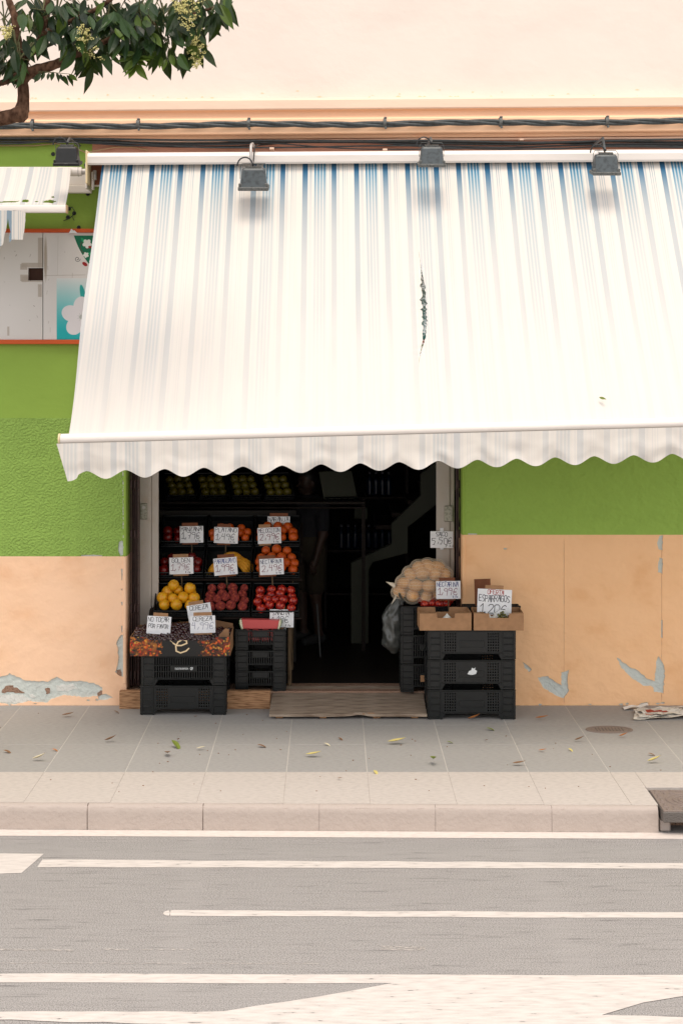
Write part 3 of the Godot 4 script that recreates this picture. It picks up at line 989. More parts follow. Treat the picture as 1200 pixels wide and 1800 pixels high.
func build_shop() -> void:
	shop = thing("shop_building", "shop building with cream upper storey, green wall band and orange plaster base", "building")
	var xl := -1.501
	var xr := 0.973
	var lint := 2.42
	var zb := -0.008
	slab_part("wall", -9, xl, -0.1, 4.6, -0.30, zb, M.undercoat)
	slab_part("wall", xr, 9, -0.1, 4.6, -0.30, zb, M.undercoat)
	slab_part("lintel_wall", xl, xr, lint, 4.6, -0.30, zb, M.undercoat)
	slab_part("upper_wall", -9, 9, 4.6, 9.5, -0.30, zb, M.undercoat)
	# cream coat of the upper wall
	slab_part("cream_plaster", -9, 9, 4.455, 9.5, zb, 0.0, M.cream)
	# paint coats, with the places where they have fallen off
	var hl := [
		wall_poly([[-60, 1192], [0, 1190], [18, 1184], [45, 1196], [85, 1198], [100, 1190], [116, 1198], [140, 1197], [166, 1201], [180, 1208], [180, 1222], [150, 1226], [112, 1222], [88, 1230], [84, 1236], [50, 1232], [28, 1239], [0, 1236], [-60, 1238]]),
		wall_poly([[205, 1128], [212, 1117], [218, 1116], [218, 1192], [210, 1188], [203, 1182], [209, 1160]]),
		wall_poly([[172, 1222], [186, 1220], [200, 1226], [188, 1231], [174, 1230]], 0.003)]
	for k in 16:
		var q := Vector2(rf(-10, 200), rf(1205, 1240))
		hl.append(wall_poly([[q.x - rf(1, 5), q.y], [q.x, q.y - rf(1, 3)], [q.x + rf(1, 6), q.y], [q.x, q.y + rf(1, 3)]], 0.002, 0.01))
	for sy in [[1000, 1020], [1035, 1038], [1058, 1064], [1100, 1112]]:
		hl.append(wall_poly([[213, sy[0]], [216, sy[0]], [216, sy[1]], [214, sy[1]]], 0.001, 0.012))
	paint_layer("orange_coat", -9, xl, 0, 1.099, M.orange_left, hl)
	var hr := [
		wall_poly([[918, 1164], [924, 1167], [935, 1178], [930, 1181], [922, 1174]]),
		wall_poly([[944, 1191], [962, 1189], [986, 1205], [985, 1182], [999, 1178], [996, 1196], [999, 1214], [990, 1228], [969, 1219], [952, 1207]]),
		wall_poly([[1083, 1155], [1102, 1170], [1119, 1178], [1137, 1193], [1149, 1198], [1152, 1168], [1156, 1152], [1161, 1160], [1167, 1170], [1168, 1184], [1165, 1219], [1149, 1216], [1147, 1207], [1130, 1205], [1110, 1192], [1092, 1175]]),
		wall_poly([[1158, 941], [1164, 941], [1164, 967], [1157, 966], [1154, 955]]),
		wall_poly([[1158, 980], [1164, 983], [1164, 1009], [1156, 1006], [1155, 992]]),
		wall_poly([[1161, 1090], [1164, 1090], [1164, 1122], [1161, 1120]], 0.001),
		wall_poly([[885, 963], [891, 964], [890, 966], [884, 966]], 0.001)]
	for seam in [990.5, 1162.0]:
		var a := P(seam, 945, 0)
		var bb := P(seam, 1236, 0)
		var pts := []
		var y := a.y
		while y > bb.y:
			pts.append(Vector2(a.x - 0.0008 + rf(-0.0009, 0.0004), y))
			y -= 0.03
		while y < a.y:
			pts.append(Vector2(a.x + 0.0008 + rf(-0.0004, 0.0009), y))
			y += 0.03
		hr.append(PackedVector2Array(pts))
	for k in 12:
		var q := Vector2(rf(830, 1200), rf(1236, 1241))
		hr.append(wall_poly([[q.x - rf(2, 8), q.y], [q.x, q.y - rf(1, 3)], [q.x + rf(2, 8), q.y], [q.x, q.y + rf(1, 3)]], 0.001, 0.01))
	paint_layer("orange_coat", xr, 9, 0, 1.258, M.orange_wall, hr)
	paint_layer("green_coat", -9, xl, 1.099, 2.118, M.green_rough, [wall_poly([[209, 953], [214, 950], [218, 952], [218, 976], [212, 977], [208, 968]], 0.002), wall_poly([[143, 975.6], [165, 975], [180, 976.2], [180, 980], [143, 980]], 0.001)])
	slab_part("green_coat", -9, xl, 2.118, 4.2, zb, -0.001, M.green_smooth)
	paint_layer("green_coat", xr, 9, 1.258, 4.2, M.green_mid, [wall_poly([[822, 937.6], [838, 938], [838, 943], [822, 943]], 0.001)])
	slab_part("green_coat", xl, xr, lint, 4.2, zb, -0.001, M.green_smooth)
	# what shows where deeper layers have come away
	for q in [
		[[[2, 1216], [10, 1207], [22, 1206], [34, 1212], [44, 1219], [30, 1219], [16, 1217], [6, 1219]], M.render_brown],
		[[[50, 1222], [58, 1219], [64, 1225], [58, 1229]], M.plaster_white],
		[[[79, 1212], [87, 1209], [89, 1217], [82, 1221]], M.render_brown],
		[[[173, 1216], [180, 1213], [180, 1222], [172, 1223]], M.render_brown],
		[[[-50, 1224], [10, 1221], [40, 1222], [55, 1230], [40, 1236], [-50, 1236]], M.plaster_white],
		[[[100, 1206], [128, 1203], [136, 1210], [118, 1216], [102, 1214]], M.plaster_white],
		[[[206, 1180], [212, 1176], [213, 1190], [208, 1188]], M.render_brown]]:
		var g := Geo.new()
		g.plate(wall_poly(q[0], 0.007, 0.014), zb - 0.004, zb + 0.0025)
		part("bare_render", g, q[1], shop)
	# door reveals
	slab_part("reveal", xl, xl + 0.004, 0, 1.099, -0.30, -0.010, M.orange_left)
	slab_part("reveal", xl, xl + 0.004, 1.099, lint, -0.30, -0.010, M.green_smooth)
	slab_part("reveal", xr - 0.004, xr, 0, 1.258, -0.30, -0.010, M.orange_wall)
	slab_part("reveal", xr - 0.004, xr, 1.258, lint, -0.30, -0.010, M.green_smooth)
	# corner beads proud of the wall
	slab_part("corner_bead", xl - 0.022, xl + 0.001, 0.16, 1.097, -0.006, 0.006, M.orange_left, 0.004)
	slab_part("corner_bead", xl - 0.022, xl + 0.001, 1.101, lint, -0.006, 0.006, M.green_smooth, 0.004)
	slab_part("corner_bead", xr - 0.001, xr + 0.02, 0.0, 1.256, -0.006, 0.006, M.orange_wall, 0.004)
	slab_part("corner_bead", xr - 0.001, xr + 0.02, 1.26, lint, -0.006, 0.006, M.green_smooth, 0.004)
	# flakes of old white paint along the left bead
	var gf := Geo.new()
	for k in 26:
		var y := rf(1.15, 1.75)
		gf.box(Vector3(xl - 0.021 + rf(-0.002, 0.002), y, 0.006), Vector3(rf(0.002, 0.005), rf(0.008, 0.03), 0.003))
	part("paint_flakes", gf, M.plaster_white, shop).set_meta("kind", "stuff")
	# cornice: profile in y (up) and z (out), run along the facade, a little higher at the right
	var g2 := Geo.new()
	var g3 := Geo.new()
	var prof := [[-0.02, 4.478], [0.10, 4.470], [0.118, 4.452], [0.118, 4.392], [0.112, 4.384]]
	var prof2 := [[0.112, 4.384], [0.088, 4.380], [0.074, 4.372], [0.070, 4.360], [0.074, 4.346], [0.084, 4.332], [0.098, 4.322], [0.108, 4.314], [0.112, 4.222], [0.106, 4.212], [0.030, 4.206], [0.028, 4.186], [-0.02, 4.184]]
	for pr in [[prof, g3], [prof2, g2]]:
		var pp: Array = pr[0]
		for i in pp.size() - 1:
			var rows := [PackedVector3Array(), PackedVector3Array()]
			for k in 37:
				var x := -9.0 + k * 0.5
				var dy := 0.0075 * (x - 0.2) - 0.006
				rows[0].append(Vector3(x, pp[i][1] + dy, pp[i][0]))
				rows[1].append(Vector3(x, pp[i + 1][1] + dy, pp[i + 1][0]))
			for k in 36:
				pr[1].quad_from(Vector3(rows[0][k].x, 4.33, -0.5), rows[0][k], rows[0][k + 1], rows[1][k + 1], rows[1][k])
	var gch := Geo.new()
	for k in 70:
		var px := rf(-40, 1240)
		var p := P(px, 175.0 - 0.004 * px + (rf(-3, 2) if k % 4 else rf(-14, 0)), 0.0)
		gch.plate(jag([Vector2(p.x - rf(0.004, 0.02), p.y), Vector2(p.x, p.y - rf(0.002, 0.006)), Vector2(p.x + rf(0.004, 0.02), p.y), Vector2(p.x, p.y + rf(0.002, 0.008))], 0.001, 0.02), -0.002, 0.0016)
	part("plaster_chips", gch, M.peach, shop).set_meta("kind", "stuff")
	part("cornice", g2, M.peach, shop)
	part("cornice_fascia", g3, M.peach_light, shop)
	# pink patch of wall behind the awning cassette and a thin conduit under the cornice
	slab_part("pink_strip", -1.75, 6, 3.95, 4.196, zb, 0.003, M.pink)
	var g4 := Geo.new()
	var pth := []
	for k in 20:
		var x := -1.9 + k * 0.42
		pth.append(Vector3(x, 4.165 + 0.0075 * x + 0.002 * sin(k * 2.3), 0.012))
	g4.tube(pth, 0.009, 8)
	part("conduit", g4, M.peach_light, shop)
	# room behind the door
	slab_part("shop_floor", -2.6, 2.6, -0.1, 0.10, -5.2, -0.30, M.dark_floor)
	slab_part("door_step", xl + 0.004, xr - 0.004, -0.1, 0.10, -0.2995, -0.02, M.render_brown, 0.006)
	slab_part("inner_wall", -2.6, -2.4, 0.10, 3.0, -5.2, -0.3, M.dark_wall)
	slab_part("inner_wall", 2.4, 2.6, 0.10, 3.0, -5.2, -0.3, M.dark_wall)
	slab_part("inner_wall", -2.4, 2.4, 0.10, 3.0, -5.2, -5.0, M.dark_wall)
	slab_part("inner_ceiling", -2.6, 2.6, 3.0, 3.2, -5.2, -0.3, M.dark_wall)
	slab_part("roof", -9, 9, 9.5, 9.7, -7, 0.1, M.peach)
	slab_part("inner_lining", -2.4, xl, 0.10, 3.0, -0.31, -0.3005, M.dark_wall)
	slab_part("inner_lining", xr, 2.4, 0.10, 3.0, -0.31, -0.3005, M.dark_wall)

# ---------------------------------------------------------------- cables along the cornice
func build_cables() -> void:
	var t := thing("twisted_cable", "thick twisted black power cable clipped along the peach cornice", "cable")
	for s in 3:
		var path := []
		var n := 260
		for i in n + 1:
			var x := -5.0 + 10.0 * i / n
			var sag := 0.005 * sin((x + 1.0) * 3.9)
			var c := Vector3(x, P(0, 218.2, 0.145).y + 0.0078 * (x - 0.1) + sag, 0.148)
			var a := x * 7.5 + TAU * s / 3.0
			path.append(c + Vector3(0, cos(a), sin(a)) * 0.0118)
		var g := Geo.new()
		g.tube(path, 0.0130, 8)
		part("strand", g, M.cable, t)
	for q in [57, 243, 437, 676, 879, 1066]:
		var g := Geo.new()
		var p := P(q, 219.5 - (q - 57) * 0.006, 0.148)
		var rows := []
		for w in [-0.012, 0.012]:
			var row := PackedVector3Array()
			for k in 14:
				var a := TAU * k / 14.0
				row.append(p + Vector3(w, cos(a) * 0.032, sin(a) * 0.030))
			rows.append(row)
		g.grid(rows, true, p + Vector3(0.012, 0, 0))
		g.box(p + Vector3(0.004, 0.036, 0.0), Vector3(0.022, 0.012, 0.03), 0.003)
		g.box(p + Vector3(0.006, -0.038, 0.012), Vector3(0.016, 0.018, 0.02), 0.003, Basis(Vector3.BACK, 0.4))
		g.box(p + Vector3(0, 0, -0.045), Vector3(0.02, 0.012, 0.05))
		part("clip", g, M.lamp_rim, t)
	var b := thing("cable_bundle", "bundle of loose thin black cables sagging above the awning cassette", "cables")
	var specs := [
		[[-60, 246], [60, 245], [150, 246], [230, 250], [330, 252], [500, 250], [700, 250], [760, 252], [900, 254], [1050, 249], [1200, 250], [1320, 250]],
		[[-60, 250], [40, 249], [130, 250], [200, 254], [260, 256], [420, 253], [560, 247], [740, 255], [880, 259], [980, 256], [1100, 253], [1320, 254]],
		[[-60, 243], [100, 243], [300, 246], [480, 247], [620, 248], [760, 247], [860, 249], [960, 250], [1120, 246], [1320, 244]],
		[[120, 246], [160, 247], [210, 253], [300, 258], [420, 257], [520, 250], [640, 247], [800, 250], [1000, 252], [1320, 257]],
		[[-60, 253], [40, 252], [110, 247], [160, 249], [260, 253], [360, 259], [520, 259], [700, 256], [860, 262], [1000, 260], [1100, 256], [1320, 260]],
		[[380, 247], [470, 251], [560, 258], [640, 262], [760, 262], [880, 260], [960, 263], [1060, 258], [1320, 262]]]
	for si in specs.size():
		var cv := Curve3D.new()
		for q in specs[si]:
			cv.add_point(P(q[0], q[1], 0.05 + 0.016 * (si % 3)))
		for i in cv.point_count:
			var tan := (cv.get_point_position(mini(i + 1, cv.point_count - 1)) - cv.get_point_position(maxi(i - 1, 0))) / 6.0
			cv.set_point_in(i, -tan)
			cv.set_point_out(i, tan)
		var path := []
		for k in 90:
			path.append(cv.sample_baked(cv.get_baked_length() * k / 89.0, true))
		var g := Geo.new()
		g.tube(path, [0.0085, 0.0075, 0.0075, 0.006, 0.006, 0.005][si], 7)
		part("cable", g, M.cable if si % 2 == 0 else M.cable_black, b)
	var gt := Geo.new()
	var pt := []
	for q in [[-20, 256], [60, 256], [100, 252], [142, 264], [150, 268], [170, 265], [200, 259], [230, 258], [260, 264]]:
		pt.append(P(q[0], q[1], 0.03))
	gt.tube(pt, 0.005, 6)
	part("tan_cable", gt, M.cable_tan, b)
	for q in [[478, 262], [676, 264], [742, 245], [915, 246]]:
		var g := Geo.new()
		g.box(P(q[0], q[1], 0.05), Vector3(0.035, 0.014, 0.09), 0.003)
		part("clip", g, M.peach_light, b)

# ---------------------------------------------------------------- the big striped awning
const AX0 := -1.64
const AX1 := 3.6
const AZ0 := 0.25
const AZ1 := 1.685
func awn(x: float, v: float) -> Vector3:
	var y0 := 3.962 + 0.006 * (x + 1.64)
	var y1 := 2.078 + 0.0265 * (x + 1.64)
	var nz := 0.008 * sin(x * 4.1 + v * 2.0) * sin(v * PI) + 0.003 * sin(x * 17.0 + v * 4.0) * sin(v * PI) * v
	var sag := -0.035 * sin(v * PI) + nz
	return Vector3(x, lerpf(y0, y1, v) + sag * 0.6, lerpf(AZ0, AZ1, v) + sag * 0.75)

func build_awning() -> void:
	var t := thing("striped_awning", "large white awning with faded blue stripes and a scalloped valance over the shop door", "awning")
	# cloth: two sheets that share an edge, parted along the tear
	var tr := noise(77, 9.0, 3)
	var txf := func(v: float) -> float: return 0.605 + 0.024 * sin((v - 0.33) * 7.0) - 0.03 * smoothstep(0.66, 0.78, v)
	var v0 := 0.350
	var v1 := 0.795
	var g := Geo.new()
	var vs := []
	for k in 141:
		vs.append(k / 140.0)
	for side in 2:
		var rows := []
		var uvs := []
		for v in vs:
			var row := PackedVector3Array()
			var ur := PackedVector2Array()
			var open := 0.0
			if v > v0 and v < v1:
				var q: float = (v - v0) / (v1 - v0)
				open = 0.0215 * smoothstep(0.16, 0.36, q) * (1.0 - smoothstep(0.60, 0.92, q)) + 0.0016 * (1.0 - pow(absf(q * 2.0 - 1.0), 6.0))
				open *= 0.35 + 0.65 * absf(tr.get_noise_2d(v * 60.0, side * 40.0)) * 2.4
			var xm: float = txf.call(v) + (-open if side == 0 else open * 0.9)
			var n := 46
			for i in n + 1:
				var s := float(i) / n
				var xx := lerpf(AX0, xm, 1.0 - pow(1.0 - s, 1.5)) if side == 0 else lerpf(xm, AX1, pow(s, 1.5))
				if side == 0 and i == 0:
					xx += 0.010 * sin(v * 9.0) * v - 0.008 * sin(v * PI)
				var p := awn(xx, v)
				if open > 0.003:
					p.z += 0.01 * exp(-absf(xx - xm) * 40.0) * (1.0 if side == 0 else 0.4)
				row.append(p)
				ur.append(Vector2((xx - AX0) / (AX1 - AX0), clampf(v, 0.003, 0.997)))
			rows.append(row)
			uvs.append(ur)
		g.grid(rows, false, rows[70][0] - Vector3(0, 1, 1), uvs)
	part("cloth", g, M.cloth, t)
	# threads across the tear
	g = Geo.new()
	for k in 60:
		var v := rf(v0 + 0.05, v1 - 0.03)
		var x: float = txf.call(v)
		g.tube([awn(x - rf(0.0, 0.022), v), awn(x + rf(-0.006, 0.010), v + rf(-0.008, 0.008)) + Vector3(0, 0, 0.002), awn(x + rf(0.004, 0.022), v + rf(-0.01, 0.01))], 0.0011, 4, false)
	part("loose_threads", g, M.white_card, t).set_meta("kind", "stuff")
	# roller, cassette
	g = Geo.new()
	g.tube([Vector3(AX0, 3.975, 0.20), Vector3(AX1, 4.006, 0.20)], 0.038, 12)
	part("roller", g, M.galv, t)
	g = Geo.new()
	var prof := [[0.06, 4.04], [0.27, 4.046], [0.315, 4.036], [0.328, 4.012], [0.324, 3.966], [0.312, 3.953], [0.30, 3.957], [0.30, 4.005], [0.06, 4.02]]
	var rows := [PackedVector3Array(), PackedVector3Array()]
	for e in 2:
		for q in prof:
			rows[e].append(Vector3(-1.735 if e == 0 else 3.7, q[1] + (0.0 if e == 0 else 0.033) - 0.008, q[0]))
	for j in prof.size():
		var k := (j + 1) % prof.size()
		g.quad(rows[0][j], rows[0][k], rows[1][k], rows[1][j])
	part("cassette", g, M.white_metal, t)
	g = Geo.new()
	g.box(Vector3(-1.741, 3.93, 0.20), Vector3(0.012, 0.24, 0.27), 0.004)
	part("end_plate", g, M.cream_metal, t)
	g = Geo.new()
	g.box(Vector3(3.706, 3.96, 0.20), Vector3(0.012, 0.24, 0.27), 0.004)
	part("end_plate", g, M.cream_metal, t)
	# left arm bracket
	g = Geo.new()
	g.box(P(171, 306, 0.10), Vector3(0.075, 0.16, 0.10), 0.006)
	part("bracket", g, M.rust, t)
	g = Geo.new()
	g.box(P(164, 318, 0.17), Vector3(0.018, 0.13, 0.05), 0.004)
	g.box(P(175, 325, 0.06), Vector3(0.11, 0.02, 0.10), 0.003)
	part("bracket_lever", g, M.white_metal, t)
	g = Geo.new()
	g.tube([P(167, 300, 0.19), P(167, 316, 0.20)], 0.014, 10)
	part("pivot", g, M.galv, t)
	# front bar
	g = Geo.new()
	var bar := []
	for k in 14:
		var a := TAU * k / 14.0
		bar.append(Vector2(cos(a) * 0.034, sin(a) * 0.034 * (1.0 if sin(a) > 0 else 0.95)))
	rows = []
	for x in [-1.682, -1.0, 0.0, 1.0, 2.0, 3.62]:
		var row := PackedVector3Array()
		var c := awn(x, 1.0) + Vector3(0, -0.018, 0.012)
		for q in bar:
			row.append(c + Vector3(0, q.y, q.x))
		rows.append(row)
	g.grid(rows, true, awn(1.0, 1.0) + Vector3(0, -0.018, 0.012))
	part("front_bar", g, M.white_metal, t)
	g = Geo.new()
	var c0 := awn(-1.684, 1.0) + Vector3(0, -0.018, 0.012)
	g.tube([c0 - Vector3(0.012, 0, 0), c0], 0.036, 14)
	part("end_cap", g, M.cream_metal, t)
	g = Geo.new()
	var c1 := awn(3.62, 1.0) + Vector3(0, -0.018, 0.012)
	g.tube([c1, c1 + Vector3(0.012, 0, 0)], 0.036, 14)
	part("end_cap", g, M.cream_metal, t)
	# valance with a cut wave along its hem
	g = Geo.new()
	rows = []
	var uvs := []
	var hx := noise(12, 1.6, 2)
	var nv := 9
	for i in nv + 1:
		var v := float(i) / nv
		var row := PackedVector3Array()
		var ur := PackedVector2Array()
		var n := 560
		for k in n + 1:
			var x := lerpf(-1.705 + 0.070 * v, 3.63, float(k) / n)
			var top := awn(x, 1.0) + Vector3(0, -0.044, 0.040)
			var ph := (x + 1.1545) / 0.2437 * TAU
			var wv := 0.5 + 0.5 * cos(ph)
			wv = pow(wv, 0.85)
			var length := 0.178 + 0.050 * wv - 0.003 * (x + 1.7)
			if x < -1.57:
				length = lerpf(0.236, length, smoothstep(-1.64, -1.52, x))
			var fold := hx.get_noise_2d(x * 2.2, v * 0.8) * 0.020 * v + 0.008 * v * sin(ph + 0.6)
			row.append(top + Vector3(0, -length * v, fold - 0.004 * v))
			ur.append(Vector2((x + 1.73) / 5.5, 0.62 + 0.03 * v))
		rows.append(row)
		uvs.append(ur)
	g.grid(rows, false, rows[nv / 2][0] - Vector3(0, 0, 1), uvs)
	part("valance", g, M.cloth, t)
	# folding arms under the cloth
	for x in [-1.35, 3.2]:
		g = Geo.new()
		var e := -1.0 if x > 0 else 1.0
		var sh := Vector3(x, 3.86, 0.16)
		var ft := awn(x, 1.0) + Vector3(0, 0.0, -0.03)
		var el := sh.lerp(ft, 0.5) + Vector3(e * 0.16, -0.06, -0.04)
		g.tube([sh, el], 0.022, 8)
		g.tube([el, ft], 0.018, 8)
		part("folding_arm", g, M.white_metal, t)

# ---------------------------------------------------------------- the small torn awning at the left
func build_small_awning() -> void:
	var t := thing("small_awning", "small torn white awning, almost rolled up, above the sign at the left", "awning")
	var a0 := -6.0
	var a1 := -1.872
	var at := func(x: float, v: float) -> Vector3:
		return Vector3(x + 0.018 * v * (1.0 if x > -2.0 else 0.0), lerpf(3.942, 3.632, v) - 0.012 * sin(v * PI) + 0.003 * sin(x * 14), lerpf(0.20, 0.545, v) - 0.015 * sin(v * PI))
	# cloth with worn holes along the bar
	var g := Geo.new()
	var holes := [[0.0, 0.888, 0.020, 0.018], [10, 0.884, 0.045, 0.018], [22, 0.886, 0.05, 0.02], [45, 0.874, 0.026, 0.036], [65, 0.89, 0.010, 0.02], [85, 0.876, 0.034, 0.046], [88, 0.74, 0.009, 0.026], [-30, 0.88, 0.05, 0.03]]
	var hn := noise(33, 30.0, 2)
	var xs := []
	var x := a0
	while x < a1 - 0.001:
		xs.append(x)
		x += 0.2 if x < -3.0 else 0.006
	xs.append(a1)
	var vs := []
	for k in 15:
		vs.append(k / 14.0 * 0.7)
	for k in 40:
		vs.append(0.7 + 0.3 * (k + 1) / 40.0)
	for i in xs.size() - 1:
		for j in vs.size() - 1:
			var cx: float = (xs[i] + xs[i + 1]) * 0.5
			var cv: float = (vs[j] + vs[j + 1]) * 0.5
			var hit := false
			for q in holes:
				var hx := P(q[0], 350, 0.5).x
				var e := Vector2((cx - hx) / q[2], (cv - q[1]) / q[3])
				if e.length() + hn.get_noise_2d(cx, cv) * 0.5 < 1.0:
					hit = true
			if hit:
				continue
			var p := [at.call(xs[i], vs[j + 1]), at.call(xs[i + 1], vs[j + 1]), at.call(xs[i + 1], vs[j]), at.call(xs[i], vs[j])]
			var u0 := fposmod((xs[i] + 6.2) * 0.19, 1.0)
			g.quad(p[0], p[1], p[2], p[3], Vector2(u0, 0.42 + 0.1 * vs[j]), Vector2(u0 + (xs[i + 1] - xs[i]) * 0.19, 0.42 + 0.1 * vs[j + 1]))
	part("cloth", g, M.cloth, t)
	g = Geo.new()
	g.tube([Vector3(-6.1, 3.915, 0.17), Vector3(-1.80, 3.915, 0.17)], 0.034, 14)
	part("roller", g, M.white_metal, t)
	g = Geo.new()
	g.tube([Vector3(-1.80, 3.915, 0.17), Vector3(-1.765, 3.915, 0.17)], 0.022, 12)
	g.tube([Vector3(-1.825, 3.915, 0.17), Vector3(-1.82, 3.915, 0.17)], 0.0365, 14)
	part("roller_end", g, M.galv, t)
	g = Geo.new()
	g.box(Vector3(-1.757, 3.88, 0.15), Vector3(0.014, 0.19, 0.19), 0.004)
	part("end_plate", g, M.white_metal, t)
	g = Geo.new()
	g.box(Vector3(-1.90, 3.80, 0.03), Vector3(0.30, 0.055, 0.055), 0.004)
	g.box(Vector3(-1.90, 3.874, 0.012), Vector3(0.30, 0.085, 0.02), 0.003)
	part("mounting_rail", g, M.white_metal, t)
	g = Geo.new()
	var rows := []
	for xx in [-6.0, -3.0, -1.845]:
		var row := PackedVector3Array()
		for q in [[-0.026, 0.020], [0.012, 0.028], [0.026, 0.018], [0.026, -0.022], [0.014, -0.028], [-0.02, -0.026]]:
			row.append(Vector3(xx, 3.606 + q[1], 0.56 + q[0]))
		rows.append(row)
	g.grid(rows, true, Vector3(-3.0, 3.606, 0.56))
	part("front_bar", g, M.white_metal, t)
	g = Geo.new()
	g.box(Vector3(-1.840, 3.604, 0.56), Vector3(0.010, 0.060, 0.058), 0.003)
	part("end_cap", g, M.cable_tan, t)
	# ragged rest of the valance
	g = Geo.new()
	var zz := 0.585
	var polys := [
		[[26, 370], [45, 370], [45, 388], [43, 404], [40, 421], [34, 421], [22, 421], [18, 427], [17, 417], [19, 408], [15, 385], [15, 370]],
		[[-30, 370], [16, 370], [14, 392], [10, 410], [8, 420], [6, 430], [0, 434], [-8, 428], [-16, 434], [-30, 430]],
		[[-120, 370], [-31, 370], [-33, 405], [-40, 432], [-60, 425], [-80, 435], [-120, 428]]]
	for pl in polys:
		var pts := []
		for q in pl:
			var p := P(q[0], q[1], zz)
			pts.append(Vector2(p.x, p.y))
		g.plate(jag(pts, 0.0015, 0.02), zz - 0.001, zz + 0.001)
	for i in g.v.size():
		g.uv[i] = Vector2(fposmod((g.v[i].x + 3.0) * 0.19 + 0.034, 1.0), 0.11)
		g.v[i].z += 0.012 * sin(g.v[i].x * 30.0) * clampf((3.58 - g.v[i].y) * 5.0, 0, 1)
	part("torn_valance", g, M.cloth, t)

# ---------------------------------------------------------------- sign boards
func build_sign() -> void:
	var t := thing("shop_sign", "long white sign board with teal flower print in an orange red frame", "sign")
	var z0 := 0.004
	var z1 := 0.034
	var yt := P(0, 408, z1).y
	var yb := P(0, 598, z1).y
	var X := func(px: float) -> float: return P(px, 500, z1).x
	var g := Geo.new()
	for q in [[-150.0, 50.0, 409.0, 597.0], [50.0, 75.2, 409.0, 471.0], [50.0, 75.2, 493.0, 597.0]]:
		var a := P(q[0], q[3], z1)
		var b := P(q[1], q[2], z1)
		g.box(Vector3((a.x + b.x) * 0.5, (a.y + b.y) * 0.5, (z0 + z1) * 0.5), Vector3(b.x - a.x, b.y - a.y, z1 - z0))
	var o := P(-150, 409, z1)
	var e := P(75.5, 597, z1)
	g.planar(o.x, o.y, e.x - o.x, o.y - e.y)
	part("board", g, M.sign_bare, t)
	var xs := [[76.4, 300.0], [301.0, 524.6], [525.6, 749.2], [750.2, 973.8], [974.8, 1198.0]]
	for k in xs.size():
		var a := P(xs[k][0], 597, z1)
		var b := P(xs[k][1], 409, z1)
		g = Geo.new()
		g.box(Vector3((a.x + b.x) * 0.5, (a.y + b.y) * 0.5, (z0 + z1) * 0.5), Vector3(b.x - a.x, b.y - a.y, z1 - z0), 0.001)
		g.planar(a.x, b.y, b.x - a.x, b.y - a.y)
		part("board", g, M.sign_print, t)
	g = Geo.new()
	g.box(P(63, 482, -0.0005) , Vector3(0.12, 0.1, 0.004))
	part("hole_back", g, M.dark_hole, t)
	for q in [[402.0, 409.0], [597.0, 605.0]]:
		g = Geo.new()
		var a := P(-150, q[1], z1)
		var b := P(1198, q[0], z1)
		g.box(Vector3((a.x + b.x) * 0.5, (a.y + b.y) * 0.5, 0.024), Vector3(b.x - a.x, b.y - a.y - 0.001, 0.046), 0.003)
		part("frame_strip", g, M.sign_red, t)
	# torn bit of trim at the top strip
	g = Geo.new()
	var w := P(126, 406, 0.05)
	g.tri(w + Vector3(-0.02, -0.018, 0), w + Vector3(0.03, -0.012, 0.004), w + Vector3(0.0, 0.016, 0.006))
	g.tri(w + Vector3(0.0, -0.014, 0), w + Vector3(0.05, -0.02, 0.01), w + Vector3(0.02, 0.006, 0.004))
	part("peeled_strip", g, M.white_card, t)
	# old fixing holes with wire ends in the green wall beside the bar
	var h := thing("wire_stubs", "black cable ends poking from holes in the green wall above the sign", "cable")
	for q in [[122, 367], [131, 375], [120, 382], [155, 341], [152, 290], [94, 271], [139, 400]]:
		g = Geo.new()
		var p := P(q[0], q[1], 0.0)
		var rows := []
		var row := []
		for k in 9:
			var a := TAU * k / 8.0
			row.append(p + Vector3(cos(a) * 0.012, sin(a) * 0.012, 0.006 + 0.004 * sin(a * 2)))
		g.tube(row, 0.004, 5)
		g.box(p, Vector3(0.016, 0.016, 0.008), 0.002)
		part("cable_end", g, M.cable_black, h)
	g = Geo.new()
	var a2 := P(122, 367, 0.006)
	g.tube([a2, P(127, 364, 0.03), P(131, 370, 0.035), P(129, 378, 0.03), P(123, 384, 0.012), P(112, 388, 0.006)], 0.003, 5)
	g.tube([P(131, 375, 0.006), P(127, 380, 0.025), P(131, 388, 0.02)], 0.0025, 5)
	part("loose_wire", g, M.cable_black, h)

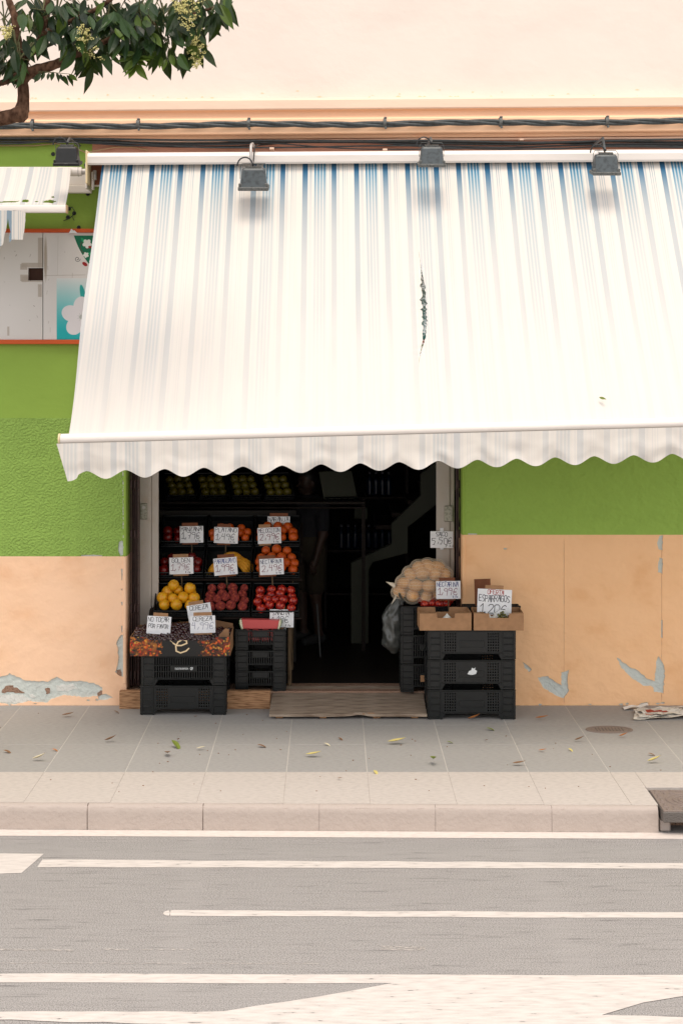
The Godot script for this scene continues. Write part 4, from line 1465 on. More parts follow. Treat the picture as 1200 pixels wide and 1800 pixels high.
# ---------------------------------------------------------------- floodlights
func build_floodlights() -> void:
	var z := 0.58
	var spots := [
		[119, 272, "black floodlight over the green wall, left of the big awning", 0.86],
		[446, 312, "grey floodlight hanging lowest, on a bare metal stem over the striped awning", 1.0],
		[758, 273, "grey floodlight with looped cable above the torn part of the awning", 0.9],
		[1063, 287, "grey floodlight at the right end of the awning cassette", 0.92]]
	for k in spots.size():
		var q: Array = spots[k]
		var p := P(q[0], q[1], z)
		var t := thing("floodlight", q[2], "floodlight", p, "floodlights above the awning")
		var rot := Basis(Vector3.RIGHT, 0.22)
		var g := Geo.new()
		g.x = Transform3D(rot, Vector3.ZERO)
		# housing: loft from small back to wide front, corners rounded
		var rows := []
		for s in [[0.072, 0.066, 0.030], [0.080, 0.058, 0.038], [0.083, 0.050, 0.042], [0.086, 0.0, 0.060], [0.093, -0.050, 0.080], [0.095, -0.060, 0.084]]:
			var row := PackedVector3Array()
			for c in [[1, 1], [-1, 1], [-1, -1], [1, -1]]:
				var cx: float = c[0] * s[0]
				var cz: float = c[1] * s[2]
				var r := 0.014
				var o := [Vector3(cx, s[1], cz - c[1] * r), Vector3(cx - c[0] * r * 0.3, s[1], cz - c[1] * r * 0.3), Vector3(cx - c[0] * r, s[1], cz)]
				if c[0] * c[1] < 0:
					o.reverse()
				for v in o:
					row.append(v)
			rows.append(row)
		g.grid(rows, true, Vector3(0, -0.0, 0))
		for j in 12:
			g.tri_from(Vector3(0, 0, 0), Vector3(0, 0.064, 0), rows[0][j], rows[0][(j + 1) % 12])
		part("housing", g, M.lamp if k > 0 else M.lamp_dark, t)
		g = Geo.new()
		g.x = Transform3D(rot, Vector3.ZERO)
		g.box(Vector3(0, -0.071, 0.085), Vector3(0.212, 0.026, 0.016), 0.004)
		g.box(Vector3(0, -0.071, -0.085), Vector3(0.212, 0.026, 0.016), 0.004)
		g.box(Vector3(0.1, -0.071, 0), Vector3(0.014, 0.026, 0.17), 0.004)
		g.box(Vector3(-0.1, -0.071, 0), Vector3(0.014, 0.026, 0.17), 0.004)
		g.box(Vector3(0.09, -0.048, 0.07), Vector3(0.024, 0.03, 0.02), 0.004)
		g.box(Vector3(-0.09, -0.048, 0.07), Vector3(0.024, 0.03, 0.02), 0.004)
		g.box(Vector3(0, -0.07, 0.095), Vector3(0.03, 0.018, 0.008), 0.003)
		part("rim", g, M.lamp_rim if k > 0 else M.lamp_dark, t)
		g = Geo.new()
		g.x = Transform3D(rot, Vector3.ZERO)
		g.box(Vector3(0, -0.075, 0), Vector3(0.186, 0.005, 0.154))
		part("glass", g, M.glass, t)
		g = Geo.new()
		g.x = Transform3D(rot, Vector3.ZERO)
		for f in 11:
			g.box(Vector3(-0.05 + 0.01 * f, 0.072, 0.004), Vector3(0.004, 0.022, 0.05))
		g.box(Vector3(0, 0.070, 0.004), Vector3(0.104, 0.012, 0.044), 0.003)
		part("cooling_fins", g, M.lamp_rim, t)
		g = Geo.new()
		var yo := 0.098
		g.tube([rot * Vector3(-0.094, -0.01, 0), rot * Vector3(-0.094, 0.07, 0), Vector3(-0.08, yo, 0), Vector3(0.08, yo, 0), rot * Vector3(0.094, 0.07, 0), rot * Vector3(0.094, -0.01, 0)], 0.0026, 6)
		part("bracket", g, M.lamp_rim, t)
		# stem back to the wall
		g = Geo.new()
		var wall_y := 4.13 - p.y
		var pa := Vector3(-0.01 if k == 1 else 0.0, yo, 0)
		if k == 1:
			g.tube([pa, Vector3(-0.02, 0.13, 0.0), Vector3(-0.02, 0.215, -0.006), Vector3(-0.02, 0.238, -0.06), Vector3(-0.02, 0.27, -0.25), Vector3(-0.02, wall_y - 0.02, -z)], 0.010, 8)
		else:
			g.tube([pa, pa + Vector3(0, 0.02, -0.03), Vector3(0, wall_y, -0.10), Vector3(0, wall_y, -z)], 0.010, 8)
		part("stem", g, M.galv if k == 1 else M.lamp, t)
		g = Geo.new()
		var lp := []
		for j in 11:
			var a := PI * j / 10.0
			lp.append(Vector3(-0.055 + 0.055 * cos(PI - a) + 0.055, 0.078 + 0.062 * sin(a), 0.01).lerp(Vector3(-0.03, 0.075, 0), 0.0) + Vector3(-0.06, 0, 0))
		lp.append(Vector3(0.0, wall_y * 0.6 + 0.05, -0.14))
		lp.append(Vector3(0.02, wall_y, -z + 0.06))
		g.tube(lp, 0.0055, 6)
		part("cable", g, M.cable_black, t)
		t.scale = Vector3.ONE * q[3]

# ---------------------------------------------------------------- doorway
const FL := 0.10
func build_door() -> void:
	var t := thing("door_frame", "worn white door frame with a lock plate around the dark doorway", "door frame")
	var z := -0.27
	for q in [[-1.452, -1.345, 0.05], [-1.343, -1.292, 0.034], [0.800, 0.900, 0.05], [0.902, 0.935, 0.034]]:
		var g := Geo.new()
		g.box(Vector3((q[0] + q[1]) * 0.5, (FL + 2.36) * 0.5, z), Vector3(q[1] - q[0], 2.36 - FL, q[2]), 0.004)
		part("jamb", g, M.frame, t)
	var g := Geo.new()
	g.box(Vector3(-0.26, 2.39, z), Vector3(2.42, 0.06, 0.05), 0.004)
	part("head", g, M.frame, t)
	g = Geo.new()
	var p := P(253, 899, -0.24)
	g.box(p, Vector3(0.055, 0.122, 0.012), 0.004)
	part("lock_plate", g, M.lock, t)
	g = Geo.new()
	g.tube([p + Vector3(0, 0.03, 0.004), p + Vector3(0, 0.03, 0.014)], 0.012, 12)
	part("lock_barrel", g, M.galv, t)
	g = Geo.new()
	g.box(P(788, 903, -0.24), Vector3(0.065, 0.12, 0.012), 0.004)
	part("lock_keep", g, M.lock, t)
	for side in 2:
		var gr := thing("folding_grille", ["dark red steel folding grille pushed back against the left door reveal", "dark red steel folding grille pushed back against the right door reveal"][side], "grille", Vector3.ZERO, "")
		var xs := [-1.478, -1.452, -1.424] if side == 0 else [0.945, 0.962]
		for k in xs.size():
			g = Geo.new()
			var x: float = xs[k]
			g.box(Vector3(x - 0.006, 1.24, -0.11 - 0.02 * (k % 2)), Vector3(0.007, 2.24, 0.03), 0.002)
			g.box(Vector3(x + 0.006, 1.24, -0.11 - 0.02 * (k % 2)), Vector3(0.007, 2.24, 0.03), 0.002)
			for y in [0.2, 0.7, 1.25, 1.62, 2.2]:
				g.box(Vector3(x, y, -0.11 - 0.02 * (k % 2)), Vector3(0.016, 0.06, 0.034), 0.003)
			part("upright", g, M.grille, gr)
		for k in 9:
			g = Geo.new()
			var y := 0.32 + k * 0.22
			g.box(Vector3((xs[0] + xs[-1]) * 0.5, y, -0.14), Vector3(0.010, 0.24, 0.006), 0.002, Basis(Vector3.BACK, 0.16 if side == 0 else 0.06))
			part("lattice_bar", g, M.grille, gr)
	# ramp board and timber beam at the sill
	g = Geo.new()
	var a := gnd(473, 1256, 0.035)
	var b := gnd(750, 1256, 0.035)
	var rows := []
	var nz := noise(8, 6.0, 2)
	for i in 8:
		var s := i / 7.0
		var row := PackedVector3Array()
		for k in 41:
			var x := lerpf(a.x + 0.008 * s, b.x, k / 40.0)
			var zz := lerpf(a.z, -0.17, s)
			var y := lerpf(0.035, 0.108, s)
			if i == 0:
				# splintered and lifted middle of the front edge
				var e := exp(-pow((x - 0.20) / 0.06, 2.0))
				zz += nz.get_noise_1d(x * 9.0) * 0.006 - e * 0.02 * absf(nz.get_noise_1d(x * 40.0)) * 3.0
				y += e * 0.012
			row.append(Vector3(x, y + 0.001 * nz.get_noise_2d(x * 3.0, s * 4.0), zz))
		rows.append(row)
	g.grid(rows, false, rows[4][0] - Vector3(0, 1, 0))
	var low := []
	for r in rows:
		var row := PackedVector3Array()
		for q in r:
			row.append(q - Vector3(0, 0.016, 0))
		low.append(row)
	g.grid(low, false, low[4][0] + Vector3(0, 1, 0))
	g.grid([rows[0], low[0]], false, rows[0][0] - Vector3(0, 0.01, 1))
	for e in [0, 40]:
		for i in 7:
			g.quad_from(Vector3(0.2, 0.05, 0.1), rows[i][e], rows[i + 1][e], low[i + 1][e], low[i][e])
	var rt := thing("ramp_board", "worn grey wooden board lying as a ramp in front of the doorway", "board")
	part("board", g, M.plywood, rt)
	for x in [-0.36, -0.05, 0.33, 0.60]:
		g = Geo.new()
		g.box(Vector3(x, 0.010, 0.355), Vector3(0.05, 0.018, 0.09), 0.002)
		part("batten", g, M.timber, rt)
	g = Geo.new()
	for k in 7:
		g.box(Vector3(0.16 + 0.022 * k, 0.034 + rf(-0.006, 0.006), 0.405), Vector3(rf(0.02, 0.05), 0.005, 0.02), 0.001, Basis(Vector3.UP, rf(-0.5, 0.5)) * Basis(Vector3.RIGHT, rf(-0.4, 0.4)))
	part("splinters", g, M.timber, rt).set_meta("kind", "stuff")
	g = Geo.new()
	g.box(Vector3(-0.985, 0.066, 0.09), Vector3(1.10, 0.132, 0.05), 0.004)
	single("timber_beam", g, M.timber, "pale timber beam lying on edge behind the crate stack at the door sill", "beam")

# ---------------------------------------------------------------- price cards
func card(px: float, py: float, z: float, wpx: float, hpx: float, rot: float, tex: Texture2D, label: String, tab := Vector2(0, 26), tabm := "cardboard_red", stick := 0.10) -> void:
	var k := (CZ - z) / F
	var t := thing("price_card", label, "price card", P(px, py, z))
	t.rotation = Vector3(-0.10, 0, rot)
	var w := wpx * k
	var h := hpx * k
	var g := Geo.new()
	var n := 8
	var rows := []
	for s in [1.0, -1.0]:
		var row := PackedVector3Array()
		for i in n + 1:
			var u := i / float(n) * 2.0 - 1.0
			row.append(Vector3(u * w * 0.5, s * h * 0.5 + rf(-0.0006, 0.0006), 0.003 - 0.004 * u * u))
		rows.append(row)
	g.grid(rows, false, rows[1][0] - Vector3(0, 0, 1))
	var m := mat(Color.WHITE, 0.65, 0.4)
	m.albedo_texture = tex
	part("card", g, m, t)
	g = Geo.new()
	g.box(Vector3(tab.x * k, h * 0.05, -0.006), Vector3(tab.y * k, h + 9.0 * k, 0.004), 0.001)
	part("backing", g, M[tabm], t)
	g = Geo.new()
	g.box(Vector3(0, -h * 0.5 - stick * 0.5 + 0.02, -0.011), Vector3(0.008, stick + 0.04, 0.005))
	part("stick", g, M.pale_wood, t)

# ---------------------------------------------------------------- crates
func crate_front(g: Geo, w: float, h: float, kind: String) -> void:
	# in x, y from the bottom middle, outer face at z = 0
	var o := w * 0.5
	var th := 0.012
	var bx := func(x0: float, x1: float, y0: float, y1: float, z1 := 0.0, bev := 0.0): g.box(Vector3((x0 + x1) * 0.5, (y0 + y1) * 0.5, z1 - th * 0.5), Vector3(x1 - x0, y1 - y0, th), bev)
	var gap := o * 0.68
	for s in [-1.0, 1.0]:
		# corner block with ribs
		bx.call(minf(s * (o - 0.09), s * o), maxf(s * (o - 0.09), s * o), 0.002, h - 0.002, -0.006)
		for y in [0.016, 0.058, 0.105, 0.150]:
			bx.call(minf(s * (o - 0.088), s * (o + 0.001)), maxf(s * (o - 0.088), s * (o + 0.001)), y, y + 0.006, 0.002, 0.002)
		for x in [o - 0.09, o - 0.012]:
			bx.call(s * x - 0.005, s * x + 0.005, 0.001, h - 0.001, 0.003, 0.002)
		# slope of the foot
		g.plate(PackedVector2Array([Vector2(s * (o - 0.085), 0.0), Vector2(s * gap, 0.0), Vector2(s * (gap - 0.022), 0.040), Vector2(s * (o - 0.085), 0.042)]), -th, -0.001)
	bx.call(-o, o, h - 0.012, h, 0.004, 0.003)
	bx.call(-(o - 0.09), o - 0.09, 0.042, 0.050, 0.003, 0.002)
	if kind == "grid":
		bx.call(-0.105 * w / 0.6, 0.105 * w / 0.6, 0.05, h - 0.01, -0.003)
		bx.call(-0.085 * w / 0.6, 0.085 * w / 0.6, 0.088, 0.135, -0.0005, 0.002)
		var cx := 0.105 * w / 0.6
		var ce := o - 0.09
		for s in [-1.0, 1.0]:
			bx.call(minf(s * (ce - 0.022), s * ce), maxf(s * (ce - 0.022), s * ce), 0.05, h - 0.01, -0.004)
			var x0 := cx
			var x1 := ce - 0.022
			var nx := 5
			for i in nx + 1:
				var x: float = s * lerpf(x0, x1, float(i) / nx)
				bx.call(x - 0.0045, x + 0.0045, 0.05, h - 0.01, -0.003)
			for j in 8:
				var y := lerpf(0.054, h - 0.018, j / 7.0)
				bx.call(minf(s * x0, s * x1), maxf(s * x0, s * x1), y - 0.0042, y + 0.0042, -0.0035)
	else:
		var ce := o - 0.09
		for y in [0.095, 0.14]:
			bx.call(-ce, ce, y, y + 0.007, 0.002, 0.002)
		var nb := int(2.0 * ce / 0.0165)
		for i in nb + 1:
			var x := lerpf(-ce, ce, float(i) / nb)
			if absf(x) < 0.088 * w / 0.6:
				bx.call(x - 0.0035, x + 0.0035, 0.05, 0.098, -0.003)
				bx.call(x - 0.0035, x + 0.0035, 0.143, h - 0.01, -0.003)
			else:
				bx.call(x - 0.0035, x + 0.0035, 0.05, h - 0.01, -0.003)
		bx.call(-0.088 * w / 0.6, 0.088 * w / 0.6, 0.098, 0.144, -0.001)

func make_crate(called: String, label: String, at: Vector3, w: float, h: float, d: float, kind: String, group: String) -> Node3D:
	var t := thing(called, label, "crate", at, group)   # origin: bottom middle of the front
	var g := Geo.new()
	crate_front(g, w, h, kind)
	part("front_panel", g, M.crate, t)
	g = Geo.new()
	g.x = Transform3D(Basis(Vector3.UP, PI), Vector3(0, 0, -d))
	crate_front(g, w, h, kind)
	part("back_panel", g, M.crate, t)
	for s in [-1.0, 1.0]:
		g = Geo.new()
		g.x = Transform3D(Basis(Vector3.UP, s * PI / 2), Vector3(s * w * 0.5, 0, -d * 0.5))
		crate_front(g, d, h, kind if d > 0.35 else "slots")
		part("side_panel", g, M.crate, t)
	g = Geo.new()
	g.box(Vector3(0, 0.052, -d * 0.5), Vector3(w - 0.02, 0.006, d - 0.02))
	part("bottom_panel", g, M.crate_in, t)
	return t

func build_left_stacks() -> void:
	var grp := "black plastic crates stacked by the door"
	var zf := 0.30
	var x := -1.053
	var lower := make_crate("crate", "black plastic crate with square holes, at the bottom under the printed crate and cherry box", Vector3(x, 0, zf), 0.612, 0.212, 0.40, "grid", grp)
	var upper := make_crate("slotted_crate", "black slotted crate with upside down white lettering, right under the cherry box", Vector3(x + 0.004, 0.213, zf), 0.606, 0.212, 0.40, "slots", grp)
	var tm := TextMesh.new()
	tm.text = "VISAFRUITS"
	var sf := SystemFont.new()
	sf.font_names = PackedStringArray(["Droid Sans"])
	sf.font_weight = 700
	tm.font = sf
	tm.font_size = 48
	tm.pixel_size = 0.00037
	tm.depth = 0.0012
	var l := part("lettering", tm, M.white_print, upper, Vector3(-0.014, 0.121, 0.0008))
	l.rotation.z = PI
	var g := Geo.new()
	var ring := []
	for k in 15:
		var a := TAU * k / 14.0
		ring.append(Vector3(cos(a) * 0.0085, sin(a) * 0.0085, 0))
	g.tube(ring, 0.0022, 6, false)
	g.tube([Vector3(-0.004, -0.004, 0), Vector3(0.003, 0.0, 0), Vector3(0.004, 0.005, 0)], 0.002, 6)
	g.tube([Vector3(0.004, -0.002, 0), Vector3(0.012, 0.008, 0)], 0.002, 6)
	part("emblem", g, M.white_print, upper, Vector3(0.056, 0.121, 0.0012))
	var back := copy(lower, "black plastic crate low down at the far left, half hidden behind the cherry stack")
	back.position = Vector3(-1.125, FL, -0.14)
	var back2 := copy(upper, "second black crate at the far left behind the cherry box")
	back2.position = Vector3(-1.12, FL + 0.213, -0.145)
	for c in back2.get_children():
		if String(c.name).begins_with("lettering") or String(c.name).begins_with("emblem"):
			back2.remove_child(c)
			c.free()
	# watermelon stack: crates seen end on
	var wm := make_crate("narrow_crate", "black slotted crate holding cut watermelon, topmost of its stack", Vector3(-0.513, FL + 0.302, -0.02), 0.37, 0.150, 0.36, "slots", "")
	var w2 := copy(wm, "black slotted crate, middle one under the watermelon")
	w2.position.y = FL + 0.151
	var w3 := copy(wm, "black slotted crate, lowest under the watermelon, behind the timber beam")
	w3.position.y = FL
	var melon := thing("watermelon_piece", "cut watermelon with red flesh and pale rind at both ends, on the black crate", "watermelon", Vector3(-0.515, FL + 0.452, -0.05))
	g = Geo.new()
	g.plate(jag([Vector2(-0.128, 0.006), Vector2(0.124, 0.004), Vector2(0.140, 0.066), Vector2(-0.138, 0.074)], 0.0008, 0.02), -0.06, 0.0)
	part("flesh", g, M.melon, melon)
	for s in [-1.0, 1.0]:
		g = Geo.new()
		g.plate(PackedVector2Array([Vector2(s * 0.128, 0.004), Vector2(s * 0.138, 0.002), Vector2(s * 0.152, 0.040), Vector2(s * 0.152, 0.068), Vector2(s * 0.140, 0.072)]), -0.06, 0.001)
		part("rind", g, M.rind_white, melon)
		g = Geo.new()
		g.plate(PackedVector2Array([Vector2(s * 0.138, 0.0), Vector2(s * 0.142, 0.0), Vector2(s * 0.157, 0.040), Vector2(s * 0.157, 0.069), Vector2(s * 0.152, 0.069), Vector2(s * 0.152, 0.040)]), -0.061, 0.0005)
		part("skin", g, M.rind_green, melon)
	var m2 := thing("watermelon_slices", "red watermelon pieces showing through the slots of the topmost black crate", "watermelon", Vector3(-0.515, FL + 0.302 + 0.057, -0.04))
	for k in 4:
		g = Geo.new()
		g.box(Vector3(-0.105 + 0.07 * k, 0.046, -0.06), Vector3(0.066, 0.088, 0.11), 0.012)
		part("slice", g, M.melon, m2)
	# cherry box
	build_cherries()

func build_cherries() -> void:
	var y0 := 0.427
	var w := 0.716
	var d := 0.42
	var t := thing("cherry_box", "open printed cardboard box full of dark cherries, with an orange leaf print", "box", Vector3(-1.073, y0, 0.318))
	var g := Geo.new()
	var o := w * 0.5
	g.plate(PackedVector2Array([Vector2(-o, 0), Vector2(o, 0), Vector2(o, 0.137), Vector2(o - 0.10, 0.135), Vector2(o - 0.135, 0.112), Vector2(-o + 0.14, 0.112), Vector2(-o + 0.11, 0.135), Vector2(-o, 0.137)]), -0.005, 0.0)
	g.planar(-o, 0.137, w, 0.137)
	part("front_panel", g, M.box_print, t)
	for s in [-1.0, 1.0]:
		g = Geo.new()
		g.box(Vector3(s * (o - 0.0025), 0.068, -d * 0.5), Vector3(0.005, 0.136, d - 0.011), 0.001)
		part("side_panel", g, M.cardboard, t)
		g = Geo.new()
		g.x = Transform3D(Basis(Vector3.UP, -s * 0.5), Vector3(s * (o - 0.045), 0, -0.03))
		g.plate(PackedVector2Array([Vector2(-0.05, 0.02), Vector2(0.04, 0.02), Vector2(0.04, 0.19), Vector2(0.01, 0.195), Vector2(-0.045, 0.14)]) if s > 0 else PackedVector2Array([Vector2(-0.04, 0.02), Vector2(0.05, 0.02), Vector2(0.045, 0.09), Vector2(-0.04, 0.12)]), -0.004, 0.0)
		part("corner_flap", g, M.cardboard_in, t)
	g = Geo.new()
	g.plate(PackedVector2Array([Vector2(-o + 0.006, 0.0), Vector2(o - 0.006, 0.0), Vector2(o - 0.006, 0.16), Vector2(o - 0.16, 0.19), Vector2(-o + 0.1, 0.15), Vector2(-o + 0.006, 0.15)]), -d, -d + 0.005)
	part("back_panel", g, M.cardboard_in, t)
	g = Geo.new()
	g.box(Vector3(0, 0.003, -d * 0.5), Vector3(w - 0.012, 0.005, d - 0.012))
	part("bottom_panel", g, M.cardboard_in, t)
	# cherries: a heaped bed nobody could count
	g = Geo.new()
	g.lathe([Vector2(0.0005, 0.0120), Vector2(0.007, 0.0135), Vector2(0.0125, 0.008), Vector2(0.0145, 0.0), Vector2(0.0115, -0.009), Vector2(0.006, -0.013), Vector2(0.0005, -0.014)], 9)
	var mm := MultiMesh.new()
	mm.transform_format = MultiMesh.TRANSFORM_3D
	mm.mesh = g.mesh()
	var spots := []
	var hz := noise(3, 4.0, 2)
	var hgt := func(x: float, z: float) -> float:
		return 0.102 + 0.066 * exp(-pow((x + 0.02) / 0.20, 2.0) - pow((z + 0.24) / 0.13, 2.0)) + 0.012 * hz.get_noise_2d(x * 4, z * 4) + 0.02 * exp(-pow((x + 0.30) / 0.07, 2.0)) + 0.014 * smoothstep(0.05, 0.2, -z)
	for layer in 2:
		var z := -0.018
		while z > -d + 0.02:
			var x := -o + 0.02 + (0.011 if int(z * 1000) % 2 else 0.0)
			while x < o - 0.02:
				var p := Vector3(x + rf(-0.004, 0.004), hgt.call(x, z) - layer * 0.016 + rf(-0.004, 0.007), z + rf(-0.004, 0.004))
				spots.append(Transform3D(Basis.from_euler(Vector3(rf(0, TAU), rf(0, TAU), 0)).scaled(Vector3.ONE * rf(0.88, 1.08)), p))
				x += 0.0225
			z -= 0.021
	mm.instance_count = spots.size()
	for i in spots.size():
		mm.set_instance_transform(i, spots[i])
	var mi := MultiMeshInstance3D.new()
	mi.name = "cherries"
	mi.multimesh = mm
	mi.material_override = M.cherry
	mi.position = t.position
	add_child(mi)
	meta(mi, "heaped dark red cherries filling the printed cardboard box", "cherries", "", "stuff")
	g = Geo.new()
	for k in 60:
		var x := rf(-o + 0.03, o - 0.03)
		var z := rf(-d + 0.04, -0.02)
		var p := Vector3(x, hgt.call(x, z) + 0.006, z)
		g.tube([p, p + Vector3(rf(-0.012, 0.012), rf(0.008, 0.018), rf(-0.008, 0.012)), p + Vector3(rf(-0.026, 0.026), rf(0.008, 0.028), rf(-0.01, 0.02))], 0.0009, 4)
	var st := part("cherry_stalks", g, M.stalk, self, t.position)
	meta(st, "thin green stalks sticking out of the heap of cherries", "stalks", "", "stuff")
	var blk := Color(0.1, 0.1, 0.12)
	card(279.5, 1099, 0.20, 42, 31, -0.06, card_tex("NO TOCAR", "POR FAVOR", "", blk, blk), "white card lettered NO TOCAR POR FAVOR in the cherries", Vector2(2, 26), "cardboard", 0.05)
	card(351, 1077, 0.06, 42, 30, 0.16, card_tex("CEREZA", "", "", blk, blk), "tilted white card lettered CEREZA behind the 4,99€ cherry card", Vector2(-4, 26), "cardboard", 0.08)
	card(356.5, 1097.5, 0.21, 44, 30, 0.03, card_tex("CEREZA", "4,99€", "", blk, Color(0.5, 0.5, 0.58)), "white card lettered CEREZA 4,99€ standing in the cherries", Vector2(0, 32), "cardboard", 0.05)
	card(495, 1087, -0.125, 42, 31, -0.015, card_tex("SANDIA", "1,19€", "kilo", blk, Color(0.2, 0.2, 0.24)), "white card lettered SANDIA 1,19€ behind the cut watermelon", Vector2(0, 10), "cardboard", 0.04)

# ---------------------------------------------------------------- fruit
var proto := {}
func fruit(kind: String, p: Vector3, r: float, label: String, group: String) -> void:
	if not proto.has(kind):
		var g := Geo.new()
		match kind:
			"yellow_apple", "red_apple", "green_apple":
				g.lathe([Vector2(0.001, 0.72), Vector2(0.16, 0.80), Vector2(0.38, 0.90), Vector2(0.66, 0.84), Vector2(0.90, 0.56), Vector2(1.0, 0.16), Vector2(0.96, -0.24), Vector2(0.80, -0.62), Vector2(0.52, -0.86), Vector2(0.26, -0.90), Vector2(0.10, -0.82), Vector2(0.001, -0.78)], 16)
			"paraguayo":
				g.lathe([Vector2(0.001, 0.16), Vector2(0.20, 0.30), Vector2(0.5, 0.50), Vector2(0.82, 0.42), Vector2(1.0, 0.05), Vector2(0.9, -0.36), Vector2(0.55, -0.48), Vector2(0.2, -0.34), Vector2(0.001, -0.25)], 15)
			_:
				g.lathe([Vector2(0.001, 0.88), Vector2(0.14, 0.95), Vector2(0.40, 0.92), Vector2(0.72, 0.70), Vector2(0.94, 0.36), Vector2(1.0, 0.0), Vector2(0.93, -0.38), Vector2(0.70, -0.72), Vector2(0.38, -0.93), Vector2(0.001, -0.99)], 15)
		proto[kind] = g.mesh()
	var mk: String = {"yellow_apple": "golden", "red_apple": "redapple", "green_apple": "yellowgreen", "paraguayo": "peach", "nectarine": "nectarine", "orange": "orange", "potato": "potato"}[kind]
	var o := MeshInstance3D.new()
	o.name = numbered(kind if kind != "paraguayo" else "flat_peach")
	o.mesh = proto[kind]
	o.material_override = M["fruit_" + mk]
	add_child(o)
	var e := Vector3(rf(-0.7, 0.9), rf(0, TAU), rf(-0.7, 0.7))
	if kind == "paraguayo":
		e = Vector3(rf(0.3, 1.3), rf(-0.6, 0.6), rf(-0.5, 0.5))
	o.transform = Transform3D(Basis.from_euler(e).scaled(Vector3.ONE * r), p)
	var cat: String = {"yellow_apple": "apple", "red_apple": "apple", "green_apple": "apple", "paraguayo": "peach", "nectarine": "nectarine", "orange": "orange"}[kind]
	meta(o, label, cat, group)

const ORD := ["first", "second", "third", "fourth", "fifth", "sixth", "seventh", "eighth"]
func pile(kind: String, look: String, where: String, xf: Transform3D, r: float, counts: Array, w: float, lift := 0.0, skip_to := 0) -> void:
	var rown := ["front", "second", "third", "fourth", "fifth"]
	for j in counts.size():
		var n: int = counts[j]
		for i in n:
			var x := (i - (n - 1) * 0.5) * minf(w / maxi(n, 1), r * 2.15) + rf(-0.008, 0.008)
			var h := 0.012 + r + lift * (1.0 - absf(x) / (w * 0.5)) + rf(-0.003, 0.006) + (0.2 * r if j % 2 else 0.0)
			var p := xf * Vector3(x, h, -(r * 1.05 + j * r * 1.66 + rf(-0.010, 0.010)))
			fruit(kind, p, r * rf(0.86, 1.08), "%s, %s from left, %s row, %s" % [look, ORD[i], rown[j], where], look + "s in " + where)

func display_crate(label: String, xf: Transform3D, w: float, d: float, group: String) -> void:
	if not proto.has("tray"):
		var t := thing("display_crate", label, "crate", Vector3.ZERO, group)
		var g := Geo.new()
		g.box(Vector3(0, 0.053, -0.004), Vector3(w, 0.012, 0.008), 0.002)
		g.box(Vector3(0, 0.024, -0.004), Vector3(w, 0.008, 0.006), 0.001)
		g.box(Vector3(0, 0.004, -0.004), Vector3(w, 0.008, 0.008), 0.001)
		for k in 13:
			g.box(Vector3(-w * 0.5 + w * k / 12.0, 0.028, -0.005), Vector3(0.006, 0.05, 0.005))
		part("front_panel", g, M.crate, t)
		g = Geo.new()
		g.box(Vector3(0, 0.03, -d + 0.004), Vector3(w, 0.06, 0.008), 0.002)
		part("back_panel", g, M.crate, t)
		for s in [-1.0, 1.0]:
			g = Geo.new()
			g.box(Vector3(s * (w * 0.5 - 0.004), 0.035, -d * 0.5), Vector3(0.008, 0.07, d - 0.018), 0.002)
			part("side_panel", g, M.crate, t)
		g = Geo.new()
		g.box(Vector3(0, 0.006, -d * 0.5), Vector3(w - 0.02, 0.008, d - 0.02))
		part("bottom_panel", g, M.crate_in, t)
		proto["tray"] = t
		t.transform = xf
		return
	var c := copy(proto["tray"], label, group)
	c.transform = xf

